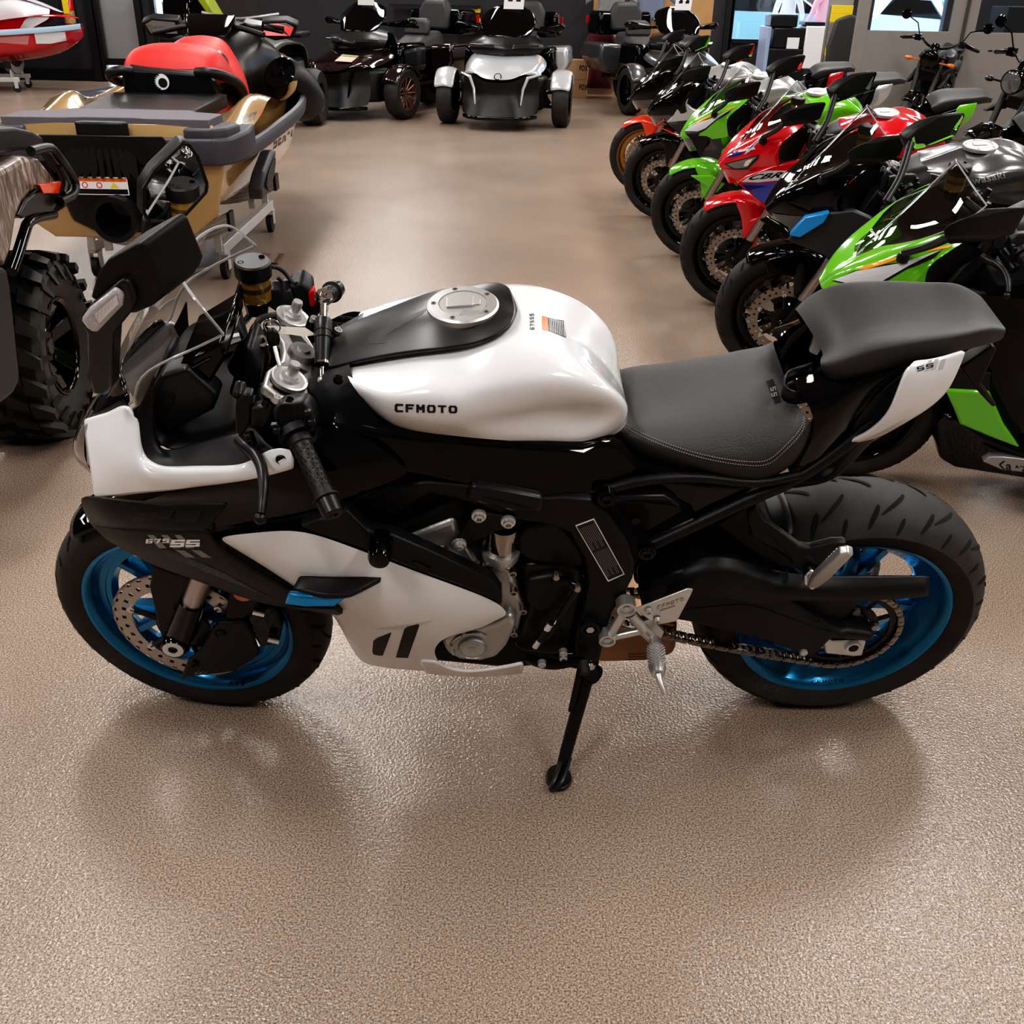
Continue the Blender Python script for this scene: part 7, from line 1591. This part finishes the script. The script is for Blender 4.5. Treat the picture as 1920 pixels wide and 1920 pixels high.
# people outside: one standing by bikes
def person(x, y, ang, label, shirt, pants):
    f = Fm(x, y, ang)
    me = bpy.data.meshes.new('person'); J = [(0, 0, .95), (0, 0, 1.2), (0, 0, 1.42), (0, -.01, 1.52), (0, -.02, 1.62), (0, -.01, 1.74), (.19, 0, 1.40), (.27, -.03, 1.14), (.24, -.2, .98), (-.19, 0, 1.40), (-.27, -.05, 1.15), (-.22, -.25, 1.05), (.1, 0, .9), (.12, -.03, .5), (.12, .02, .08), (.13, -.12, .04), (-.1, 0, .9), (-.12, -.02, .5), (-.13, .03, .08), (-.14, -.11, .04)]
    E_ = [(0, 1), (1, 2), (2, 3), (3, 4), (4, 5), (2, 6), (6, 7), (7, 8), (2, 9), (9, 10), (10, 11), (0, 12), (12, 13), (13, 14), (14, 15), (0, 16), (16, 17), (17, 18), (18, 19)]
    Rr = [.14, .14, .13, .06, .085, .08, .07, .05, .035, .07, .05, .035, .1, .075, .05, .04, .1, .075, .05, .04]
    me.from_pydata(J, E_, []); o = bpy.data.objects.new('person', me); COL.objects.link(o); o.matrix_world = f.M; tag(o, label, 'person')
    o.modifiers.new('k', 'SKIN'); s_ = o.modifiers.new('s', 'SUBSURF'); s_.levels = s_.render_levels = 2
    for i, r in enumerate(Rr): me.skin_vertices[0].data[i].radius = (r, r*.85 if i < 3 else r)
    me.skin_vertices[0].data[0].use_root = True; me.materials.append(shirt); 
    h = MB(); h.ball((0, .01, 1.70), (.095, .105, .10)); h.build('hair', mat('dark hair', (.05, .03, .02), .7), o)
    pt = MB()
    for s in (-1, 1): pt.tube([(s*.09, 0, .98), (s*.12, -.03, .5), (s*.125, .02, .12)], [.125, .095, .075], 12, n=10)
    pt.build('trousers', pants, o)
    return o
person(5.15, 21.6, 150, 'person in a white shirt standing outside the window', mat('white cloth', (.8, .8, .8), .9), mat('navy cloth', (.03, .05, .15), .9))
person(6.1, 22.6, 210, 'person in a pink shirt beyond the bikes outside', mat('pink cloth', (.75, .35, .38), .9), mat('blue cloth', (.05, .15, .45), .9))
# ------------------------------------------------------------------ small things along the back
fe_ = MB(); c = aty(130, 28, YW-.12); fe_.lathe([(0, -.30), (.075, -.30), (.085, -.28), (.085, .22), (.05, .30), (.03, .34), (0, .34)], c, (0, 0, 1), 28); fo = fe_.build('fire_extinguisher', REDC, None); tag(fo, 'red fire extinguisher with yellow tag hung on the dark wall', 'fire extinguisher')
q = MB(); q.lathe([(.0862, -.12), (.0862, .06)], c, (0, 0, 1), 28); q.build('instruction_label', mat('extinguisher label', (.35, .22, .1), .5, var=.6, vscale=40), fo)
q = MB(); q.box(c+v((0, -.092, .12)), (.09, .004, .2)); q.build('inspection_tag', YEL, fo, smooth=False)
q = MB(); q.tube([c+v((-.02, 0, .32)), c+v((-.16, -.02, .25)), c+v((-.14, -.02, .0)), c+v((-.1, -.02, -.1))], .012, 8, n=14); q.build('discharge_hose', RUB, fo)
pm = MB(); a = aty(304, 13, YW-.02); b2 = aty(363, 38, YW-.02); pm.box(((a.x+b2.x)/2, YW-.02, (a.z+b2.z)/2-.2), (b2.x-a.x, .01, a.z-b2.z+.55)); pg = pm.build('promo_poster', mat('mint poster', (.17, .42, .30), .5), None, smooth=False); tag(pg, 'mint green promotional poster in the window behind the gold watercraft', 'poster')
for txt, (y0, y1), m_, bl in (('SEA-DOO', (22, 14), PBLACK, True), ('MEMORIAL DAY OFFERS', (31, 25), mat('dark green print', (.03, .12, .09), .6), False)):
    A = aty(307, y0, YW-.03); C_ = aty(361, y1, YW-.03); flat_text(txt, lambda p: v((A.x+(C_.x-A.x)*p.x, YW-.028, A.z+(C_.z-A.z)*p.y)), m_, pg, blocky=bl, kw=dict(w=.8, t=.26, gap=.16) if bl else dict(bold=.02))
mtp = [atz(83, 200, .004), atz(150, 172, .004), atz(232, 160, .004), atz(300, 165, .004), atz(225, 201, .004)]
tag(MB().prism(mtp, v((0, 0, .006))).build('floor_mat', mat('grey entrance mat', (.045, .045, .055), .9, bump=.5, bscale=80), None, smooth=False), 'dark grey entrance mat on the floor by the glass door', 'mat')
fc_ = [atz(487, 476, .006), atz(533, 477, .006), atz(520, 495, .006), atz(489, 492, .006)]
o = MB().prism(fc_, v((0, 0, .006))).build('floor_placard', mat('brown placard', (.16, .07, .04), .3, coat=.5), None, smooth=False); tag(o, 'small brown placard lying on the floor behind the brake reservoir', 'placard')
q = MB(); q.prism([atz(474, 489, .008), atz(477, 489, .008), atz(490, 475, .008), atz(487, 475, .008)], v((0, 0, .004))); q.build('placard_edge', PWHITE, o, smooth=False)
CARD = mat('cardboard', (.40, .24, .13), .8)
for k, (y0, y1, lb_) in enumerate(((176, 149, 'lower cardboard carton with printed letters beside the silver three wheeler'), (148, 120, 'upper cardboard carton with printed letters stacked by the silver three wheeler'))):
    A, C_ = aty(1066, y0, 16.6), aty(1097, y1, 16.6); z0 = k*.27
    o = MB().box(((A.x+C_.x)/2, 16.8, z0+.133), (C_.x-A.x+.05, .4, .266)).build('carton', CARD, None, smooth=False); tag(o, lb_, 'box')
    flat_text('FOX', lambda p: v((A.x+.16+.13*p.x, 16.597, z0+.12+.08*p.y)), PBLACK, o, blocky=False, kw=dict(bold=.03))
tag(MB().box((aty(1128, 150, 17.1).x, 17.55, .2), (.40, .4, .40)).build('carton', CARD, None, smooth=False), 'plain cardboard carton on the floor under the maroon shirt', 'box')
def shirt(px, py, y, w, h, m, label, slv=True):
    c = aty(px, py, y); t = MB(); P = [(-.5, 0), (-.5, -1), (.5, -1), (.5, 0), (.62, -.25), (.78, -.38), (.9, -.30), (.72, .02), (.45, .14), (.15, .18), (0, .12), (-.15, .18), (-.45, .14), (-.72, .02), (-.9, -.30), (-.78, -.38), (-.62, -.25)]
    R_ = [[v((c.x+w*(i/8-.5)*(1+.1*sin(j)), c.y+.02*sin(i*2.1+j*.4), c.z-h*j/8)) for i in range(9)] for j in range(9)]
    t.grid(R_)
    for s in (-1, 1): t.grid([[v((c.x+s*w*(.48+.16*i), c.y+.015*sin(i*3), c.z-h*(.02+.10*i*1.2)-h*.2*j)) for i in range(4)] for j in range(2)])
    o = t.build('shirt', m, None, solid=.02); tag(o, label, 'shirt')
    q = MB(); q.tube([c+v((-w*.4, 0, -.01)), c+v((0, 0, .06)), c+v((w*.4, 0, -.01))], .008, 6); q.tube([c+v((0, 0, .06)), c+v((.02, 0, .12)), c+v((-.02, 0, .14))], .005, 6); q.build('hanger', CHR, o); return o
shirt(1128, 55, 17.3, .33, .85, mat('maroon cloth', (.10, .018, .025), .9), 'maroon T-shirt on a hanger beside the tan slat wall')
shirt(1148, -22, 17.5, .42, .42, mat('grey cloth', (.22, .22, .23), .9), 'grey shirt hanging on the tan slat wall')
shirt(1222, -22, 17.55, .45, .45, mat('slate blue cloth', (.17, .2, .28), .9), 'slate blue shirt hanging on the tan slat wall')
# wall shelf with parts packs
sh = MB(); sh.box((wx(820), 17.6, wz(820, 10)), (1.4, .4, .03)); tag(sh.build('wall_shelf', MBK2, None), 'black wall shelf behind the three wheelers', 'shelf')
a = aty(885, 46, 17.5); tag(MB().box((a.x, 17.62, a.z-.02), (.6, .34, .03)).build('wall_shelf', MBK2, None), 'short black wall shelf under the yellow parts packs', 'shelf')
for k in range(3):
    a = aty(885, 20+k*9, 17.5); tag(MB().box((a.x, 17.6, a.z), (.26, .2, .055)).build('parts_pack', PBLACK if k % 2 else YEL, None, smooth=False), ['yellow parts pack, topmost beside the black three wheeler backrest', 'black parts pack between the two yellow packs', 'yellow parts pack, lowest of the little stack'][k], 'parts pack')
# printer
pc = aty(1470, 100, 16.6); t = empty('office_printer', 'black and white floor copier standing in front of the window', 'printer', Matrix.Translation((pc.x, 16.6, 0)))
MB().box((.03, .2, .38), (.58, .55, .76)).build('cabinet', MBK, t, bevel=.02); MB().box((.05, .2, .90), (.50, .5, .28)).build('paper_body', MBK2, t, bevel=.02); MB().box((-.06, .2, 1.13), (.4, .45, .17)).build('scanner', MBK2, t, bevel=.02)
MB().box((.42, .16, .78), (.30, .5, .58)).build('side_tray', PWHITE, t, bevel=.015); MB().box((.40, .16, 1.10), (.30, .4, .05)).build('control_panel', MBK, t, bevel=.01)
MB().box((.1, -.055, .83), (.18, .01, .16)).build('info_sheet', PWHITE, t, smooth=False); MB().box((-.28, .2, .7), (.06, .55, .7)).build('side_door', mat('pale blue plastic', (.3, .38, .55), .4), t, bevel=.01)
# brochure rack
bc = aty(1575, 60, 14.5); t = empty('brochure_rack', 'tall brochure rack with yellow and orange leaflets', 'rack', Matrix.Translation((bc.x, 14.5, 0)))
MB().box((0, .15, .75), (.30, .08, 1.5)).build('back_panel', ALD, t)
for k in range(9):
    z = .52+k*.10; m_ = [ORG, PGREY, PGREY, YEL, PGREY, PGREY, PGREY, YEL, YEL][k]; MB().box((0, .06, z), (.27, .06, .10)).build('leaflet_pocket', m_, t, bevel=.004)
# office chair
oc = aty(1598, 90, 13.6); t = empty('office_chair', 'black office chair behind the grey cubicle panel', 'chair', Matrix.Translation((oc.x, 13.6, 0)))
MB().lathe([(0, 0), (.2, .02), (.24, .08), (.2, .12), (0, .13)], (0, 0, .42), (0, 0, 1), 24).build('seat', SEAT, t); MB().prism([v((-.22, .2, .55)), v((.22, .2, .55)), v((.25, .22, .9)), v((.18, .24, 1.22)), v((0, .25, 1.28)), v((-.18, .24, 1.22)), v((-.25, .22, .9))], v((0, .08, 0))).build('backrest', SEAT, t, bevel=.03)
MB().cyl((0, 0, .08), (0, 0, .44), .03).build('pedestal', BLK, t)
b = MB()
for k in range(5): a = 2*pi*k/5; b.tube([(0, 0, .12), (.28*cos(a), .28*sin(a), .06)], .022, 8); b.ball((.28*cos(a), .28*sin(a), .03), .03)
b.build('star_base', BLK, t)
# grey cubicle
YP = 12.4
pcu = empty('cubicle_partition', 'grey fabric cubicle partition with clear upper panes', 'partition', Matrix())
FAB = mat('grey fabric', (.21, .19, .175), .9, bump=.5, bscale=120)
xa, xb, xc_ = aty(1603, 100, YP).x, aty(1793, 100, YP).x, aty(2100, 100, YP).x; zt = aty(1700, 58, YP).z
for a, b_ in ((xa, xb), (xb+.05, xc_)):
    MB().box(((a+b_)/2, YP+.03, zt/2), (b_-a-.02, .06, zt)).build('fabric_panel', FAB, pcu, bevel=.006)
    MB().box(((a+b_)/2, YP+.03, zt+.45), (b_-a-.1, .008, .9)).build('clear_pane', GL, pcu, smooth=False)
for x, w_ in ((xa+.03, .13), (xb-.05, .14), (xb+.10, .12), (xc_, .1)): MB().box((x, YP+.03, .95), (w_, .065, 1.9)).build('frame_post', FAB, pcu, bevel=.005)
MB().box((xb+.025, YP+.0, .95), (.035, .03, 1.9)).build('joint_strip', mat('brown joint', (.05, .035, .03), .6), pcu)
dk_ = empty('office_desk', 'dark low desk unit behind the cubicle', 'desk', Matrix.Translation((xb+.6, 14.2, 0))); MB().box((0, 0, .345), (.9, .6, .69)).build('drawer_unit', DRK, dk_); MB().box((0, 0, .705), (.94, .64, .03)).build('desk_top', MBK, dk_)
tag(MB().box((xb+1.55, 14.2, .7), (.8, .5, 1.4)).build('storage_cabinet', DRK, None, bevel=.01), 'dark tall cabinet seen through the right clear pane of the cubicle', 'cabinet')
o = MB().box((xb+.55, 14.2, .85), (.25, .3, .26)).build('desktop_computer', mat('light grey plastic', (.45, .45, .47), .5), None, bevel=.01); tag(o, 'light grey desktop computer behind the right cubicle pane', 'computer')
# ------------------------------------------------------------------ naked motorcycles in front of the cubicle
def naked(fx, fy, psi, lean, label, lampm, amber=True):
    M = frame_at(fx, fy, psi, lean); t = empty('roadster_motorcycle', label, 'motorcycle', M)
    for w_, src in (('front_wheel', bA), ('rear_wheel', bA)):
        for c in list(src.children):
            if c.name.startswith(w_): dup_child(c, t); break
    take(t, ('fork_leg', 'engine_block', 'swingarm', 'frame', 'subframe', 'dark_filler_mid', 'passenger_seat', 'rider_seat', 'tyre_hugger', 'kickstand', 'triple_clamp'), {EA: MBK, HB: MBK2, SEATG: SEAT, ALU: MBK2}, SKIP)
    take(t, ('fuel_tank',), {WHT: MGR}, SKIP+('filler_cap',)); take(t, ('front_mudguard',), {BLK: BLK}, SKIP)
    c = v((-.60, 0, .92)); ax = v((-1, 0, -.1)).normalized()
    b = MB(); b.lathe([(0, -.14), (.05, -.13), (.085, -.07), (.092, 0), (.088, .012), (.082, .014)], c, ax, 32); hl_ = b.build('head_lamp', BLK, t); b = MB(); b.lathe([(0, .028), (.05, .022), (.082, .010)], c, ax, 28); b.build('lamp_lens', lampm, hl_)
    b = MB(); b.tube([v((-.30, -.40, 1.06)), v((-.36, -.22, 1.10)), v((-.40, -.08, 1.03)), v((-.40, .08, 1.03)), v((-.36, .22, 1.10)), v((-.30, .40, 1.06))], .012, 10, n=22); hb = b.build('handlebar', BLK, t)
    for s in (-1, 1):
        q = MB(); q.tube([v((-.335, s*.27, 1.085)), v((-.30, s*.40, 1.06))], .018, 12); q.build('handle_grip', RUB, hb); q = MB(); q.box(v((-.35, s*.23, 1.09)), (.05, .06, .06)); q.tube([v((-.37, s*.24, 1.09)), v((-.40, s*.32, 1.08)), v((-.37, s*.42, 1.06))], .007, 8); q.build('control_cluster', BLK, hb)
        q = MB(); q.tube([v((-.36, s*.22, 1.11)), v((-.38, s*.27, 1.22)), v((-.34, s*.40, 1.27))], .006, 8); q.lathe([(0, -.012), (.04, -.01), (.05, 0), (.048, .008), (0, .009)], v((-.34, s*.42, 1.28)), v((1, 0, 0)), 24); q.build('mirror', BLK, t)
        q = MB(); q.tube([v((-.55, s*.10, .90)), v((-.55, s*.19, .90))], .008, 8); q.ball(v((-.555, s*.22, .90)), (.03, .04, .022)); q.build('turn_signal', AMB if amber else BLK, t)
    b = MB(); b.lathe([(0, .02), (.04, .02), (.045, 0), (.04, -.05)], v((-.50, 0, 1.04)), v((.5, 0, 1)), 24); b.build('speedometer', BLK, t)
    return t
L1 = atz(1715, 105, .93); naked(L1.x-.10, L1.y-.28, 58, 8, 'black roadster motorcycle with amber turn signals in front of the cubicle', BLK)
L2 = atz(1868, 148, .93); naked(L2.x-.05, L2.y-.0, 35, 8, 'black roadster motorcycle with round headlamp at the right edge', mat('lamp crystal', (.12, .125, .13), .06, coat=1., metal=.3), False)
# ------------------------------------------------------------------ dark vehicles behind the gold watercraft
OLV = mat('dark olive plastic', (.03, .034, .028), .4)
AF = Fm(-3.02, 11.9, -4); at_ = empty('quad_vehicle', 'dark olive quad with windscreen behind the gold watercraft', 'quad', AF.M)
bd = [[v((-.45, -.9, .55)), v((-.5, -.5, .85)), v((-.5, .2, .9)), v((-.45, .9, .8)), v((-.4, 1.1, .55))], [v((.0, -1.0, .6)), v((0, -.55, .98)), v((0, .2, 1.0)), v((0, .9, .9)), v((0, 1.15, .6))], [v((.45, -.9, .55)), v((.5, -.5, .85)), v((.5, .2, .9)), v((.45, .9, .8)), v((.4, 1.1, .55))]]
skin('body_panel', bd, OLV, at_, n=12, rn=9, sub=1, solid=.02); MB().prism([v((-.4, -.9, .3)), v((.4, -.9, .3)), v((.4, 1, .3)), v((-.4, 1, .3))], v((0, 0, .45))).build('chassis', MBK, at_, bevel=.05)
for x in (-.5, .5):
    for y in (-.75, .8): q = MB(); q.lathe([(.16, -.12), (.28, -.13), (.31, -.06), (.31, .06), (.28, .13), (.16, .12)], v((x, y, .31)), (1, 0, 0), 28, closed=True); q.lathe([(0, .05), (.17, .05), (.17, -.05)], v((x, y, .31)), (1 if x > 0 else -1, 0, 0), 20); q.build('wheel', TYR, at_)
wsq = MB(); wsq.grid([[v((-.3, -.3, 1.05)), v((-.15, -.36, 1.05)), v((.15, -.36, 1.05)), v((.3, -.3, 1.05))], [v((-.25, -.15, 1.4)), v((-.12, -.2, 1.42)), v((.12, -.2, 1.42)), v((.25, -.15, 1.4))]]); wsq.build('windscreen', CLW, at_); q = MB(); q.tube([v((-.42, .0, 1.2)), v((0, -.15, 1.15)), v((.42, .0, 1.2))], .016, 8, n=10); q.build('handlebar', ALD, at_); MB().box((.15, .75, .98), (.7, .4, .06)).build('rear_rack', MBK, at_, bevel=.02); MB().box((0, .25, 1.02), (.32, .7, .12)).build('seat', SEAT, at_, bevel=.04)
VF = Fm(-4.05, 13.6, -10); vt = empty('snow_vehicle', 'tall black vehicle with a lime seat edge near the poster', 'vehicle', VF.M)
MB().prism([v((-.30, -.4, .35)), v((.30, -.4, .35)), v((.32, .7, .35)), v((-.32, .7, .35))], v((0, 0, .6))).build('body_panel', MBK, vt, bevel=.08, bseg=3); MB().prism([v((-.25, -.35, .95)), v((.12, -.35, .95)), v((.15, .2, .95)), v((-.25, .2, .95))], v((0, .1, .42))).build('dash_cowl', BLK, vt, bevel=.07, bseg=3)
MB().prism([v((.22, -.3, 1.32)), v((.32, -.3, 1.36)), v((.46, -.28, 1.10)), v((.54, -.26, .97)), v((.44, -.26, 1.0)), v((.34, -.28, 1.14))], v((0, .25, 0))).build('seat_edge', mat('lime vinyl', (.28, .36, .02), .5), vt, bevel=.02)
for x in (-.33, .33): MB().lathe([(.1, -.06), (.27, -.06), (.3, 0), (.27, .06), (.1, .06)], v((x, .1, .3)), (1, 0, 0), 28, closed=True).build('wheel', TYR, vt)
